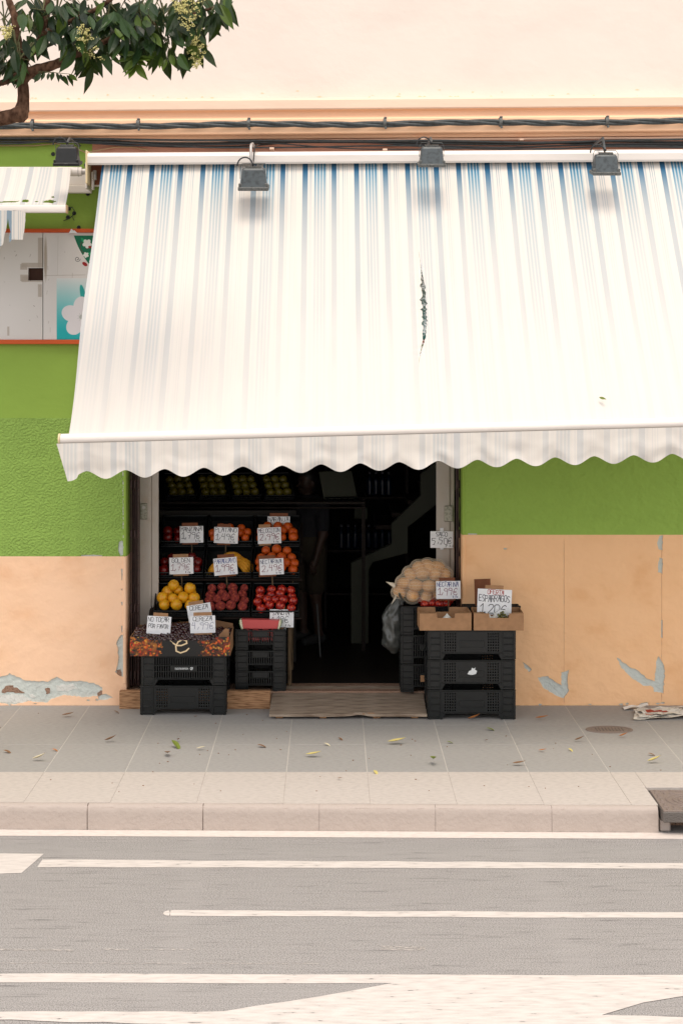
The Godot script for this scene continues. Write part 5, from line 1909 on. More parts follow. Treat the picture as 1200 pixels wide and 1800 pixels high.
func build_display() -> void:
	var cols := [-1.139, -0.774, -0.408]
	var tilt := Basis(Vector3.RIGHT, 0.62)
	var rows := [Vector2(0.628, -0.15), Vector2(0.884, -0.36), Vector2(1.096, -0.57)]
	var t := thing("display_stand", "dark stepped wooden stand carrying the tilted fruit crates", "stand")
	for r in 3:
		var g := Geo.new()
		g.x = Transform3D(tilt, Vector3(-0.774, rows[r].x - 0.012, rows[r].y - 0.006))
		g.box(Vector3(0, -0.008, -0.15), Vector3(1.12, 0.014, 0.30), 0.002)
		part("shelf", g, M.shelf_wood, t)
	for x in [-1.345, -0.302]:
		for q in [[-0.20, 0.60], [-0.80, 1.22]]:
			var g := Geo.new()
			g.box(Vector3(x, (FL + q[1]) * 0.5, q[0]), Vector3(0.026, q[1] - FL, 0.034), 0.002)
			part("leg", g, M.pale_wood, t)
		var g := Geo.new()
		var a := Vector3(x, 0.60, -0.19)
		var b := Vector3(x, 1.24, -0.80)
		g.tube([a, b], 0.014, 6)
		part("rail", g, M.shelf_wood, t)
	var g2 := Geo.new()
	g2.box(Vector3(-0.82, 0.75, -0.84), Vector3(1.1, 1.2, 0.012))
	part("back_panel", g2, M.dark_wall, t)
	var names := [["yellow apples", "flat peaches", "red nectarines"], ["dark red apples under the GOLDEN card", "bananas", "orange fruit under the NECTARINA card"], ["dark red apples under the MANZANA card", "oranges beside the PLATANO card", "oranges under the MELOCOTON card"]]
	for r in 3:
		for c in 3:
			display_crate("black tilted crate of %s on the fruit stand" % names[r][c], Transform3D(tilt, Vector3(cols[c], rows[r].x, rows[r].y)), 0.352, 0.30, "tilted crates on the fruit stand")
	var at := func(c: int, r: int) -> Transform3D: return Transform3D(tilt, Vector3(cols[c], rows[r].x, rows[r].y - 0.012))
	pile("yellow_apple", "golden yellow apple", "the bottom left crate", at.call(0, 0), 0.043, [3, 4, 3], 0.33, 0.02)
	fruit("yellow_apple", at.call(0, 0) * Vector3(-0.04, 0.125, -0.20), 0.042, "golden yellow apple on top of the pile, left of the dip", "golden yellow apples in the bottom left crate")
	fruit("yellow_apple", at.call(0, 0) * Vector3(0.085, 0.115, -0.18), 0.043, "golden yellow apple on top of the pile, right of the dip", "golden yellow apples in the bottom left crate")
	pile("paraguayo", "dark red flat peach", "the bottom middle crate", at.call(1, 0), 0.038, [4, 5, 4, 4], 0.33, 0.035)
	pile("nectarine", "shiny red nectarine", "the bottom right crate", at.call(2, 0), 0.035, [4, 5, 4, 4], 0.33, 0.03)
	pile("red_apple", "dark red apple", "the crate behind the GOLDEN card", at.call(0, 1), 0.038, [4, 4, 3], 0.33, 0.0)
	pile("orange", "orange fruit", "the crate behind the NECTARINA card", at.call(2, 1), 0.037, [4, 5, 4, 3], 0.33, 0.03)
	pile("red_apple", "dark red apple", "the crate behind the MANZANA card", at.call(0, 2), 0.038, [4, 4], 0.33, 0.0)
	pile("orange", "orange", "the crate behind the PLATANO card", at.call(1, 2), 0.036, [4, 5, 3], 0.33, 0.0)
	pile("orange", "orange", "the crate behind the MELOCOTON card", at.call(2, 2), 0.038, [4, 4, 3], 0.33, 0.015)
	# bananas
	for b in 3:
		var bt := thing("banana_bunch", ["bunch of yellow bananas lying lowest in the middle crate", "bunch of yellow bananas arching over the PARAGUAYO card", "bunch of browned bananas at the right of the middle crate"][b], "bananas", at.call(1, 1) * [Vector3(-0.08, 0.05, -0.07), Vector3(0.02, 0.075, -0.16), Vector3(0.115, 0.05, -0.10)][b])
		bt.rotation = [Vector3(0.5, 0.5, 0.4), Vector3(0.3, 0.0, 0.0), Vector3(0.5, -0.7, -0.7)][b]
		for k in 5:
			var g := Geo.new()
			var path := []
			var rad := []
			for i in 10:
				var a := -1.0 + 2.0 * i / 9.0
				path.append(Vector3(a * 0.085, 0.045 * cos(a * 1.25) - 0.03, (k - 2) * 0.024 * (0.35 + 0.65 * (i / 9.0))).rotated(Vector3.RIGHT, 0.18 * (k - 2)))
				rad.append([0.006, 0.010, 0.015, 0.0175, 0.018, 0.018, 0.0175, 0.015, 0.009, 0.005][i])
			g.tube(path, rad, 6)
			part("banana", g, M.fruit_banana, bt)
		var gs := Geo.new()
		gs.tube([Vector3(-0.083, -0.018, 0), Vector3(-0.115, -0.03, 0)], 0.013, 6)
		part("stem", gs, M.stalk, bt)
	# price cards of the stand
	var blk := Color(0.12, 0.12, 0.14)
	var red := Color(0.42, 0.10, 0.20)
	var blu := Color(0.16, 0.22, 0.5)
	card(337, 939.5, -0.535, 41, 29, 0.02, card_tex("MANZANA", "1,79€", "kilo", blk, Color(0.25, 0.25, 0.28)), "white card lettered MANZANA 1,79€ in the top row of the fruit stand", Vector2(-3, 28))
	card(397.5, 941, -0.535, 42, 28, -0.03, card_tex("PLATANO", "1,49€", "kilo", Color(0.2, 0.22, 0.28), Color(0.25, 0.25, 0.28)), "white card lettered PLATANO 1,49€ in the top row of the fruit stand", Vector2(-4, 23))
	card(473.5, 941.5, -0.535, 41, 28, 0.04, card_tex("MELOCOTON", "2,99€", "kilo", Color(0.22, 0.18, 0.28), red), "white card lettered MELOCOTON 2,99€ in the top row of the fruit stand", Vector2(-8, 21), "cardboard")
	card(490, 922, -0.72, 39, 28, 0.0, card_tex("NARANJA", "1,49€", "", blk, Color(0.3, 0.3, 0.32)), "white card lettered NARANJA half hidden behind the MELOCOTON card", Vector2(0, 32))
	card(319, 994.5, -0.325, 42, 29, 0.03, card_tex("GOLDEN", "1,79€", "kilo", Color(0.2, 0.2, 0.24), Color(0.5, 0.32, 0.36)), "white card lettered GOLDEN 1,79€ in the middle row of the stand", Vector2(-1, 27), "cardboard")
	card(396.5, 995.5, -0.325, 41, 30, 0.09, card_tex("PARAGUAYO", "1,99€", "kilo", blu, red), "white card lettered PARAGUAYO 1,99€ in front of the bananas", Vector2(2, 30), "cardboard_red")
	card(477.5, 996, -0.285, 42, 28, 0.05, card_tex("NECTARINA", "2,49€", "kilo", Color(0.16, 0.2, 0.34), red), "white card lettered NECTARINA 2,49€ in front of the orange fruit", Vector2(-8, 30))

# ---------------------------------------------------------------- stacks at the right of the door
func build_right_stacks() -> void:
	var grp := "black plastic crates stacked by the door"
	var zf := 0.435
	var x := 1.002
	var base := make_crate("crate", "black plastic crate standing on the pavement, lowest of the right hand stack", Vector3(x, 0, zf), 0.617, 0.211, 0.40, "grid", grp)
	var mid := copy(base, "black plastic crate with a torn white sticker, middle of the right hand stack")
	mid.position = Vector3(x - 0.002, 0.212, zf + 0.002)
	var g := Geo.new()
	var pts := []
	for k in 15:
		var a := TAU * k / 15.0
		pts.append(Vector2(cos(a) * 0.036 * rf(0.35, 1.15), sin(a) * 0.027 * rf(0.35, 1.2) + cos(a) * 0.012))
	g.plate(PackedVector2Array(pts), 0.0, 0.0012)
	part("sticker", g, M.white_print, mid, Vector3(0.006, 0.128, -0.0004))
	var top := copy(base, "black plastic crate right under the two cardboard trays, topmost of the right hand stack")
	top.position = Vector3(x + 0.001, 0.424, zf)
	# stack in the doorway, seen narrow side on
	var s := make_crate("doorway_crate", "black crate standing lowest in the doorway stack, with a white tag", Vector3(0.72, FL, 0.026), 0.40, 0.211, 0.265, "slots", "")
	var s2 := copy(s, "black crate in the middle of the doorway stack beside the grey bag")
	s2.position = Vector3(0.718, FL + 0.212, 0.026)
	var s3 := copy(s, "black crate holding red nectarines at the top of the doorway stack")
	s3.position = Vector3(0.72, FL + 0.424, 0.026)
	g = Geo.new()
	g.box(Vector3(-0.03, 0.105, 0.006), Vector3(0.055, 0.048, 0.003), 0.001)
	part("tag", g, M.cardboard, s)
	var k := 0
	for q in [[0.700, 0.0], [0.752, -0.01], [0.806, 0.0], [0.858, -0.006], [0.676, -0.05], [0.728, -0.055], [0.782, -0.05], [0.835, -0.055], [0.886, -0.045]]:
		var row := "front" if k < 4 else "back"
		fruit("nectarine", Vector3(q[0], FL + 0.424 + 0.212 + (0.008 if k < 4 else 0.034) + rf(-0.004, 0.004), q[1] - 0.035), 0.034, "red nectarine in the doorway crate, %s from the left in its %s row" % [ORD[k if k < 4 else k - 4], row], "red nectarines in the doorway crate")
		k += 1
	g = Geo.new()
	g.box(Vector3(0.72, FL + 0.424 + 0.19, -0.10), Vector3(0.37, 0.012, 0.22))
	part("liner", g, M.crate_in, s3, -s3.position)
	build_sack()
	build_bag()
	# cardboard trays
	var trays := [[0.815, 0.366, "left cardboard tray with a notched front, below the 1,99€ NECTARINA card", 0.015], [1.190, 0.352, "right cardboard tray holding the asparagus, below the OFERTA card", -0.012]]
	for i in 2:
		var q: Array = trays[i]
		var w: float = q[1]
		var t := thing("cardboard_tray", q[2], "cardboard tray", Vector3(q[0], 0.637, 0.462))
		t.rotation.y = q[3]
		var o := w * 0.5
		var d := 0.25
		var n0 := -o + w * (0.34 if i == 0 else 0.32)
		var n1 := -o + w * (0.67 if i == 0 else 0.70)
		g = Geo.new()
		g.plate(PackedVector2Array([Vector2(-o, 0), Vector2(o, 0), Vector2(o, 0.122), Vector2(n1 + 0.004, 0.120), Vector2(n1, 0.088), Vector2(n0, 0.088), Vector2(n0 - 0.004, 0.120), Vector2(-o, 0.120)]), -0.005, 0.0)
		part("front_panel", g, M.cardboard, t)
		g = Geo.new()
		g.plate(PackedVector2Array([Vector2(-o + 0.006, 0.006), Vector2(o - 0.006, 0.006), Vector2(o - 0.006, 0.124), Vector2(0.05, 0.124), Vector2(0.046, 0.09), Vector2(-0.05, 0.09), Vector2(-0.054, 0.124), Vector2(-o + 0.006, 0.124)]), -d, -d + 0.005)
		part("back_panel", g, M.cardboard, t)
		for e in [-1.0, 1.0]:
			g = Geo.new()
			g.box(Vector3(e * (o - 0.0025), 0.061, -d * 0.5), Vector3(0.005, 0.122, d - 0.011), 0.001)
			part("side_panel", g, M.cardboard, t)
			g = Geo.new()
			g.box(Vector3(e * (o - 0.04), 0.118, -0.03), Vector3(0.07, 0.004, 0.05), 0.001)
			part("corner_flap", g, M.cardboard, t)
		g = Geo.new()
		g.box(Vector3(0, 0.003, -d * 0.5), Vector3(w - 0.012, 0.005, d - 0.012))
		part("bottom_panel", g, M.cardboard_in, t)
	# contents of the trays
	g = Geo.new()
	g.lathe([Vector2(0.001, 0.105), Vector2(0.012, 0.092), Vector2(0.040, 0.066), Vector2(0.048, 0.035), Vector2(0.030, 0.008), Vector2(0.001, 0.0)], 12)
	single("garlic_bulb", g, M.garlic, "white tip showing in the notch of the left cardboard tray", "vegetable", Vector3(0.83, 0.643, 0.40))
	g = Geo.new()
	g.lathe([Vector2(0.001, 0.110), Vector2(0.010, 0.092), Vector2(0.036, 0.070), Vector2(0.046, 0.038), Vector2(0.030, 0.008), Vector2(0.001, 0.0)], 12)
	single("garlic_bulb", g, M.garlic, "white bulb at the left of the asparagus in the right cardboard tray", "vegetable", Vector3(1.125, 0.643, 0.40))
	var g6 := g
	single("garlic_bulb", g6, M.garlic, "white bulb touching the asparagus in the right cardboard tray", "vegetable", Vector3(1.175, 0.643, 0.385))
	var at := thing("asparagus_bundle", "bundle of green asparagus lying end on in the right cardboard tray", "asparagus", P(882, 1084, 0.435))
	at.scale = Vector3.ONE * 1.2
	for i in 14:
		var a := i * 2.4
		var rr := 0.0075 * sqrt(float(i))
		g = Geo.new()
		var c := Vector3(cos(a) * rr, sin(a) * rr, 0)
		g.tube([c + Vector3(0, -0.008, -0.18), c + Vector3(0, 0, -0.02), c * 1.1 + Vector3(0, 0, rf(0.0, 0.012))], [0.006, 0.0065, 0.004], 6)
		part("spear", g, M.asparagus, at)
	g = Geo.new()
	g.tube([Vector3(0, -0.002, -0.06), Vector3(0, 0, -0.03)], 0.0345, 14)
	part("paper_band", g, M.white_card, at)
	# black tray and cardboard behind
	var bt := thing("black_tray", "low black plastic tray against the orange wall behind the OFERTA card", "tray", Vector3(1.17, 0.637, 0.185))
	for q in [[Vector3(0, 0.118, -0.003), Vector3(0.42, 0.02, 0.008)], [Vector3(0, 0.05, -0.003), Vector3(0.41, 0.10, 0.005)], [Vector3(0, 0.06, -0.135), Vector3(0.41, 0.12, 0.006)], [Vector3(0.206, 0.06, -0.07), Vector3(0.006, 0.12, 0.124)], [Vector3(-0.206, 0.06, -0.07), Vector3(0.006, 0.12, 0.124)], [Vector3(0, 0.004, -0.07), Vector3(0.40, 0.006, 0.12)]]:
		g = Geo.new()
		g.box(q[0], q[1], 0.002)
		part("panel", g, M.crate, bt)
	g = Geo.new()
	var ca := P(848, 1048, 0.13)
	g.box(Vector3(0, 0, 0), Vector3(0.118, 0.25, 0.006), 0.001)
	var cb := single("cardboard_sheet", g, M.cardboard_red, "reddish brown cardboard sheet standing in the black tray by the orange wall", "cardboard", ca)
	cb.rotation = Vector3(-0.05, 0, 0.03)
	var blk := Color(0.13, 0.13, 0.15)
	card(787.5, 1037, 0.045, 43, 31, 0.01, card_tex("NECTARINA", "1,99€", "kilo", Color(0.14, 0.18, 0.42), Color(0.45, 0.10, 0.22)), "white card lettered NECTARINA 1,99€ above the doorway crate, before the potato sack", Vector2(-2, 28), "cardboard_red", 0.10)
	card(868.5, 1058, 0.32, 60, 44, -0.045, card_tex("ESPARRAGOS", "1.20€", "", Color(0.25, 0.25, 0.28), blk, "OFERTA"), "large white card lettered OFERTA ESPARRAGOS 1.20€ above the right cardboard tray", Vector2(-1, 32), "cardboard", 0.06)
	card(776, 948.5, -0.225, 40, 29, -0.01, card_tex("SACO", "5,50€", "1º kilo", blk, Color(0.2, 0.2, 0.22)), "white card lettered SACO 5,50€ hanging on the right door jamb", Vector2(0, 6), "white_card", 0.0)

func build_sack() -> void:
	var c := Vector3(0.685, 0.885, -0.125)
	var t := thing("potato_sack", "net sack of large pale potatoes lying on the doorway crates", "sack", c)
	var ps := []
	var list := [[-0.17, -0.07, 0.03], [-0.075, -0.095, 0.06], [0.03, -0.1, 0.06], [0.13, -0.095, 0.04], [0.185, -0.05, 0.02], [-0.14, 0.005, 0.04], [-0.05, -0.01, 0.08], [0.05, -0.015, 0.085], [0.145, 0.0, 0.05], [-0.09, 0.075, 0.03], [0.0, 0.085, 0.045], [0.09, 0.075, 0.04], [0.165, 0.07, 0.02], [0.04, 0.135, 0.01], [-0.03, 0.12, 0.0], [0.11, 0.125, 0.0], [-0.1, -0.05, -0.06], [0.06, -0.05, -0.06], [0.0, 0.06, -0.06], [0.14, 0.02, -0.06]]
	var pot := Geo.new()
	pot.lathe([Vector2(0.001, 1.0), Vector2(0.3, 0.95), Vector2(0.62, 0.74), Vector2(0.88, 0.42), Vector2(0.98, 0.04), Vector2(0.94, -0.34), Vector2(0.74, -0.70), Vector2(0.4, -0.93), Vector2(0.001, -1.0)], 13)
	var pm := pot.mesh()
	for q in list:
		var p := Vector3(q[0], q[1] * 0.93, q[2] * 0.85)
		var o := part("potato", pm, M.fruit_potato, t)
		o.transform = Transform3D(Basis.from_euler(Vector3(rf(-0.4, 0.4), rf(0, TAU), 1.57 + rf(-0.6, 0.6))).scaled_local(Vector3(0.046, 0.062, 0.046) * rf(0.92, 1.08)), p)
		ps.append(p)
	# net skin shrunk on to the potatoes
	var nl := 46
	var nm := 64
	var rad := func(d: Vector3) -> float:
		var best := 0.05
		for p in ps:
			var along: float = p.dot(d)
			var off2: float = p.length_squared() - along * along
			var rr := 0.062
			if off2 < rr * rr * 1.8:
				best = maxf(best, along + sqrt(maxf(rr * rr - off2, 0.0)))
		return best
	var rows := []
	for i in nl + 1:
		var th := PI * i / nl
		var row := PackedVector3Array()
		for j in nm:
			var ph := TAU * j / nm
			var d := Vector3(cos(th), sin(th) * cos(ph), sin(th) * sin(ph))
			row.append(d * minf(rad.call(d) + 0.003, 0.30))
		rows.append(row)
	for it in 2:
		var sm := []
		for i in nl + 1:
			var row := PackedVector3Array()
			for j in nm:
				var a: Vector3 = rows[maxi(i - 1, 0)][j] + rows[mini(i + 1, nl)][j] + rows[i][(j + 1) % nm] + rows[i][(j - 1 + nm) % nm]
				row.append(rows[i][j] * 0.5 + a * 0.125)
			sm.append(row)
		rows = sm
	var g := Geo.new()
	g.grid(rows, true, Vector3.ZERO)
	part("net_film", g, M.net_film, t)
	g = Geo.new()
	for i in range(2, nl - 1):
		for f in 2:
			var ring := []
			for j in nm + 1:
				var p: Vector3 = rows[i][j % nm].lerp(rows[mini(i + 1, nl)][j % nm], f * 0.5)
				ring.append(p * 1.004 + Vector3(rf(-0.0008, 0.0008), rf(-0.0008, 0.0008), 0))
			g.tube(ring, 0.0006, 3, false)
	for j in range(0, nm, 2):
		var ln := []
		for i in nl + 1:
			ln.append(rows[i][j] * 1.004)
		g.tube(ln, 0.0011, 3, false)
	part("net_threads", g, M.net, t)
	# gathered ends
	for e in [[Vector3(-0.205, -0.015, 0.05), Vector3(-0.275, 0.02, 0.07)], [Vector3(-0.195, -0.09, 0.05), Vector3(-0.235, -0.15, 0.08)]]:
		g = Geo.new()
		for k in 6:
			var a := TAU * k / 6.0
			var u := Vector3(0, cos(a), sin(a)) * 0.022
			var v := Vector3(0, cos(a + TAU / 6.0), sin(a + TAU / 6.0)) * 0.022
			g.tri_from(e[0], e[0] + u, e[0] + v, e[1])
		part("net_end", g, M.net, t)

func build_bag() -> void:
	var t := thing("plastic_bag", "crumpled dark grey plastic bag hanging beside the doorway crates", "bag", Vector3(0.455, 0.0, -0.08))
	var nz := noise(91, 7.0, 3)
	var rows := []
	var top := 0.84
	for i in 30:
		var s := i / 29.0
		var row := PackedVector3Array()
		var w := lerpf(0.014, 0.088, smoothstep(0.0, 0.45, s)) * (1.0 - 0.75 * smoothstep(0.86, 1.0, s))
		var cx := 0.055 - 0.05 * smoothstep(0.0, 0.5, s) + 0.012 * s
		for k in 26:
			var a := TAU * k / 26.0
			var cr := 1.0 + 0.30 * nz.get_noise_3d(cos(a) * 0.25, sin(a) * 0.25, s * 0.6) + 0.22 * absf(nz.get_noise_3d(cos(a) * 0.5 + 4.0, sin(a) * 0.5, s * 0.25)) - 0.1
			row.append(Vector3(cx + cos(a) * w * cr, top - s * 0.47, sin(a) * w * 0.8 * cr))
		rows.append(row)
	var g := Geo.new()
	g.grid(rows, true, Vector3(rows[15][13].x * 0.5 + rows[15][0].x * 0.5, rows[15][0].y, 0))
	for e in [0, 29]:
		var ctr := Vector3.ZERO
		for q in rows[e]:
			ctr += q / 26.0
		for k in 26:
			g.tri_from(Vector3(0, 0.6, 0), ctr, rows[e][k], rows[e][(k + 1) % 26])
	part("bag", g, M.grey_bag, t)
	g = Geo.new()
	g.tube([Vector3(0.055, 0.83, 0), Vector3(0.062, 0.80, 0.05), Vector3(0.085, 0.77, 0.1)], [0.012, 0.010, 0.008], 8)
	part("handle", g, M.grey_bag, t)

# ---------------------------------------------------------------- inside the shop
func build_interior() -> void:
	var z := -1.85
	var k := 205.0
	var st := thing("staircase", "pale painted staircase rising to the right in the dark shop", "staircase")
	var g := Geo.new()
	var pts := PackedVector2Array()
	for q in [[617, 990], [688, 957], [688, 921], [739, 872], [739, 834], [772, 808], [880, 740], [880, 800], [772, 882], [716, 927], [716, 972], [655, 988], [648, 1000], [647, 1131], [617, 1131]]:
		var p := P(q[0], q[1], z)
		pts.append(Vector2(p.x, maxf(p.y, FL)))
	g.plate(pts, z - 0.10, z)
	part("stringer", g, M.stair, st)
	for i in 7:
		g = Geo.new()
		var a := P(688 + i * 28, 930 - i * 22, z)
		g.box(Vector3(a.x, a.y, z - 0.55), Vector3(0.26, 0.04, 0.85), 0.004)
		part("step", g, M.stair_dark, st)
	# long shelf with tilted apple crates
	var zs := -1.45
	var ys := 1.372
	var sh := thing("crate_shelf", "dark shelf near the ceiling line carrying tilted apple crates", "shelf")
	g = Geo.new()
	g.box(Vector3(-0.57, ys - 0.02, zs - 0.12), Vector3(1.72, 0.02, 0.30), 0.002)
	part("board", g, M.shelf_wood, sh)
	g = Geo.new()
	g.box(Vector3(-0.57, ys - 0.06, zs + 0.03), Vector3(1.72, 0.012, 0.012), 0.002)
	part("rail", g, M.shelf_wood, sh)
	for x in [-1.42, 0.28]:
		g = Geo.new()
		g.box(Vector3(x, (ys + FL) * 0.5, zs - 0.12), Vector3(0.03, ys - FL, 0.03))
		part("post", g, M.shelf_wood, sh)
	var nm := ["leftmost", "second from left", "third from left", "fourth from left"]
	for i in 4:
		var xf := Transform3D(Basis(Vector3.UP, 0.28) * Basis(Vector3.RIGHT, 0.75) * Basis.from_scale(Vector3(0.70, 1, 0.85)), Vector3(-1.235 + 0.270 * i, ys + 0.002, zs))
		display_crate("dim crate of green apples on the high shelf, %s" % nm[i], xf, 0.352, 0.30, "apple crates on the high shelf")
		var xf2 := Transform3D(Basis(Vector3.UP, 0.28) * Basis(Vector3.RIGHT, 0.75), Vector3(-1.235 + 0.270 * i, ys + 0.004, zs - 0.01))
		for r in 3:
			for c in 3:
				var p := xf2 * Vector3((c - 1.0) * 0.072 - 0.006 * r, 0.045 + rf(-0.003, 0.005), -(0.044 + r * 0.070))
				fruit("green_apple", p, 0.037 * rf(0.94, 1.05), "dull green apple, %s in row %s, %s crate on high shelf" % [ORD[c], ["one", "two", "three", "four"][r], nm[i]], "green apples on the high shelf")
	var et := thing("empty_tray", "empty pale tray propped up at the right end of the high shelf", "tray", Vector3(0.085, ys, zs - 0.03))
	et.basis = Basis(Vector3.UP, 0.25) * Basis(Vector3.RIGHT, 0.85)
	g = Geo.new()
	g.box(Vector3(0, 0.02, -0.14), Vector3(0.285, 0.012, 0.28), 0.003)
	part("tray_bottom", g, M.stair, et)
	g = Geo.new()
	for i in 5:
		g.box(Vector3(-0.12 + 0.06 * i, 0.02, 0.006), Vector3(0.012, 0.05, 0.008))
	g.box(Vector3(0, 0.044, 0.006), Vector3(0.285, 0.008, 0.01))
	g.box(Vector3(0, -0.002, 0.006), Vector3(0.285, 0.008, 0.01))
	part("front_panel", g, M.crate, et)
	# bottle shelves at the back
	var zb := -2.7
	var bs := thing("bottle_rack", "dark wooden rack holding bottles at the back of the shop", "rack")
	for q in [[965, 0], [872, 1], [1040, 2]]:
		var p := P(640, q[0], zb)
		g = Geo.new()
		g.box(Vector3(0.33, p.y - 0.012, zb - 0.1), Vector3(0.72, 0.02, 0.34), 0.002)
		part("shelf", g, M.shelf_wood, bs)
	for x in [-0.04, 0.70]:
		g = Geo.new()
		g.box(Vector3(x, 0.95, zb - 0.1), Vector3(0.025, 1.7, 0.34), 0.002)
		part("upright", g, M.shelf_wood, bs)
	var made: Node3D = null
	for i in 12:
		var lower := i < 8
		var p := P(600 + i * 12.0, 965, zb) if lower else P(650 + (i - 8) * 11.0, 872, zb)
		var lab := "dark blue bottle, %s from the left on the back rack's %s shelf" % [ORD[i if lower else i - 8], "middle" if lower else "top"]
		if made == null:
			made = thing("bottle", lab, "bottle", p, "bottles on the back rack")
			g = Geo.new()
			g.lathe([Vector2(0.001, 0.0), Vector2(0.030, 0.002), Vector2(0.032, 0.02), Vector2(0.032, 0.13), Vector2(0.026, 0.155), Vector2(0.012, 0.18), Vector2(0.011, 0.21), Vector2(0.001, 0.211)], 14)
			part("glass_body", g, M.bottle, made)
			g = Geo.new()
			g.lathe([Vector2(0.001, 0.222), Vector2(0.012, 0.221), Vector2(0.0125, 0.205), Vector2(0.0125, 0.203)], 12)
			part("cap", g, M.bottle_cap, made)
		else:
			var c := copy(made, lab)
			c.position = p + Vector3(0, 0, rf(-0.05, 0.02))
	# notice on the wall and a thin pole
	g = Geo.new()
	g.box(P(634, 902, -2.55), Vector3(0.12, 0.10, 0.01), 0.002)
	single("carton", g, M.stair, "small pale carton on the rack above the bottles", "carton")
	var zp := -1.3
	g = Geo.new()
	var top := P(557, 1062, zp)
	var bot := P(563, 1150, zp)
	g.tube([Vector3(bot.x, FL, zp), top], 0.010, 8)
	single("metal_pole", g, M.grey_metal, "thin grey metal pole standing in the dark shop beside the person", "pole")

# ---------------------------------------------------------------- person
func skin_mesh(bones: Array, cell: float, k: float, grow := 0.0) -> Geo:
	var lo := Vector3.INF
	var hi := -Vector3.INF
	for b in bones:
		var r := maxf(b[2], b[3]) + grow
		for p in [b[0], b[1]]:
			lo = lo.min(p - Vector3.ONE * r)
			hi = hi.max(p + Vector3.ONE * r)
	lo -= Vector3.ONE * cell * 2.5
	hi += Vector3.ONE * cell * 2.5
	var n := Vector3i((hi - lo) / cell) + Vector3i.ONE
	var f := PackedFloat32Array()
	f.resize(n.x * n.y * n.z)
	f.fill(0.2)
	for b in bones:
		var a: Vector3 = b[0]
		var ab: Vector3 = b[1] - a
		var l2 := maxf(ab.length_squared(), 1e-9)
		var ra: float = b[2] + grow
		var rb: float = b[3] + grow
		var m := maxf(ra, rb) + k + cell * 2.0
		var i0 := Vector3i(((a.min(b[1]) - Vector3.ONE * m) - lo) / cell).clamp(Vector3i.ZERO, n - Vector3i.ONE)
		var i1 := Vector3i(((a.max(b[1]) + Vector3.ONE * m) - lo) / cell).clamp(Vector3i.ZERO, n - Vector3i.ONE)
		for z in range(i0.z, i1.z + 1):
			for y in range(i0.y, i1.y + 1):
				var o := (z * n.y + y) * n.x
				for x in range(i0.x, i1.x + 1):
					var p := lo + Vector3(x, y, z) * cell
					var h := clampf((p - a).dot(ab) / l2, 0.0, 1.0)
					var d := p.distance_to(a + ab * h) - lerpf(ra, rb, h)
					var e := f[o + x]
					var q := clampf(0.5 + 0.5 * (e - d) / k, 0.0, 1.0)
					f[o + x] = lerpf(e, d, q) - k * q * (1.0 - q)
	var g := Geo.new()
	var idx := {}
	var at := func(x: int, y: int, z: int) -> float: return f[(z * n.y + y) * n.x + x]
	for z in n.z - 1:
		for y in n.y - 1:
			for x in n.x - 1:
				var mask := 0
				for c in 8:
					if at.call(x + (c & 1), y + ((c >> 1) & 1), z + (c >> 2)) < 0.0:
						mask |= 1 << c
				if mask == 0 or mask == 255:
					continue
				var s := Vector3.ZERO
				var cnt := 0
				for e in [[0, 1], [2, 3], [4, 5], [6, 7], [0, 2], [1, 3], [4, 6], [5, 7], [0, 4], [1, 5], [2, 6], [3, 7]]:
					if ((mask >> e[0]) & 1) == ((mask >> e[1]) & 1):
						continue
					var pa := Vector3(e[0] & 1, (e[0] >> 1) & 1, e[0] >> 2)
					var pb := Vector3(e[1] & 1, (e[1] >> 1) & 1, e[1] >> 2)
					var va: float = at.call(x + int(pa.x), y + int(pa.y), z + int(pa.z))
					var vb: float = at.call(x + int(pb.x), y + int(pb.y), z + int(pb.z))
					s += pa.lerp(pb, va / (va - vb))
					cnt += 1
				var gr := Vector3(at.call(x + 1, y, z) - at.call(x, y, z), at.call(x, y + 1, z) - at.call(x, y, z), at.call(x, y, z + 1) - at.call(x, y, z))
				idx[(z * n.y + y) * n.x + x] = g.vert(lo + (Vector3(x, y, z) + s / cnt) * cell, gr)
	for key in idx:
		var x: int = key % n.x
		var y: int = (key / n.x) % n.y
		var z: int = key / (n.x * n.y)
		for ax in 3:
			var d: Vector3i = [Vector3i(1, 0, 0), Vector3i(0, 1, 0), Vector3i(0, 0, 1)][ax]
			var u: Vector3i = [Vector3i(0, 1, 0), Vector3i(0, 0, 1), Vector3i(1, 0, 0)][ax]
			var v: Vector3i = [Vector3i(0, 0, 1), Vector3i(1, 0, 0), Vector3i(0, 1, 0)][ax]
			var q := Vector3i(x, y, z)
			var s0: bool = at.call(q.x, q.y, q.z) < 0.0
			var q1 := q + d
			var s1: bool = at.call(q1.x, q1.y, q1.z) < 0.0
			if s0 == s1:
				continue
			var ids := []
			for o in [Vector3i.ZERO, u, u + v, v]:
				var c: Vector3i = q - o
				ids.append(idx.get((c.z * n.y + c.y) * n.x + c.x, -1))
			if ids.has(-1):
				continue
			# outside lies towards +d when the near end is inside
			if s0:
				g.ix.append_array([ids[0], ids[2], ids[1], ids[0], ids[3], ids[2]])
			else:
				g.ix.append_array([ids[0], ids[1], ids[2], ids[0], ids[2], ids[3]])
	return g

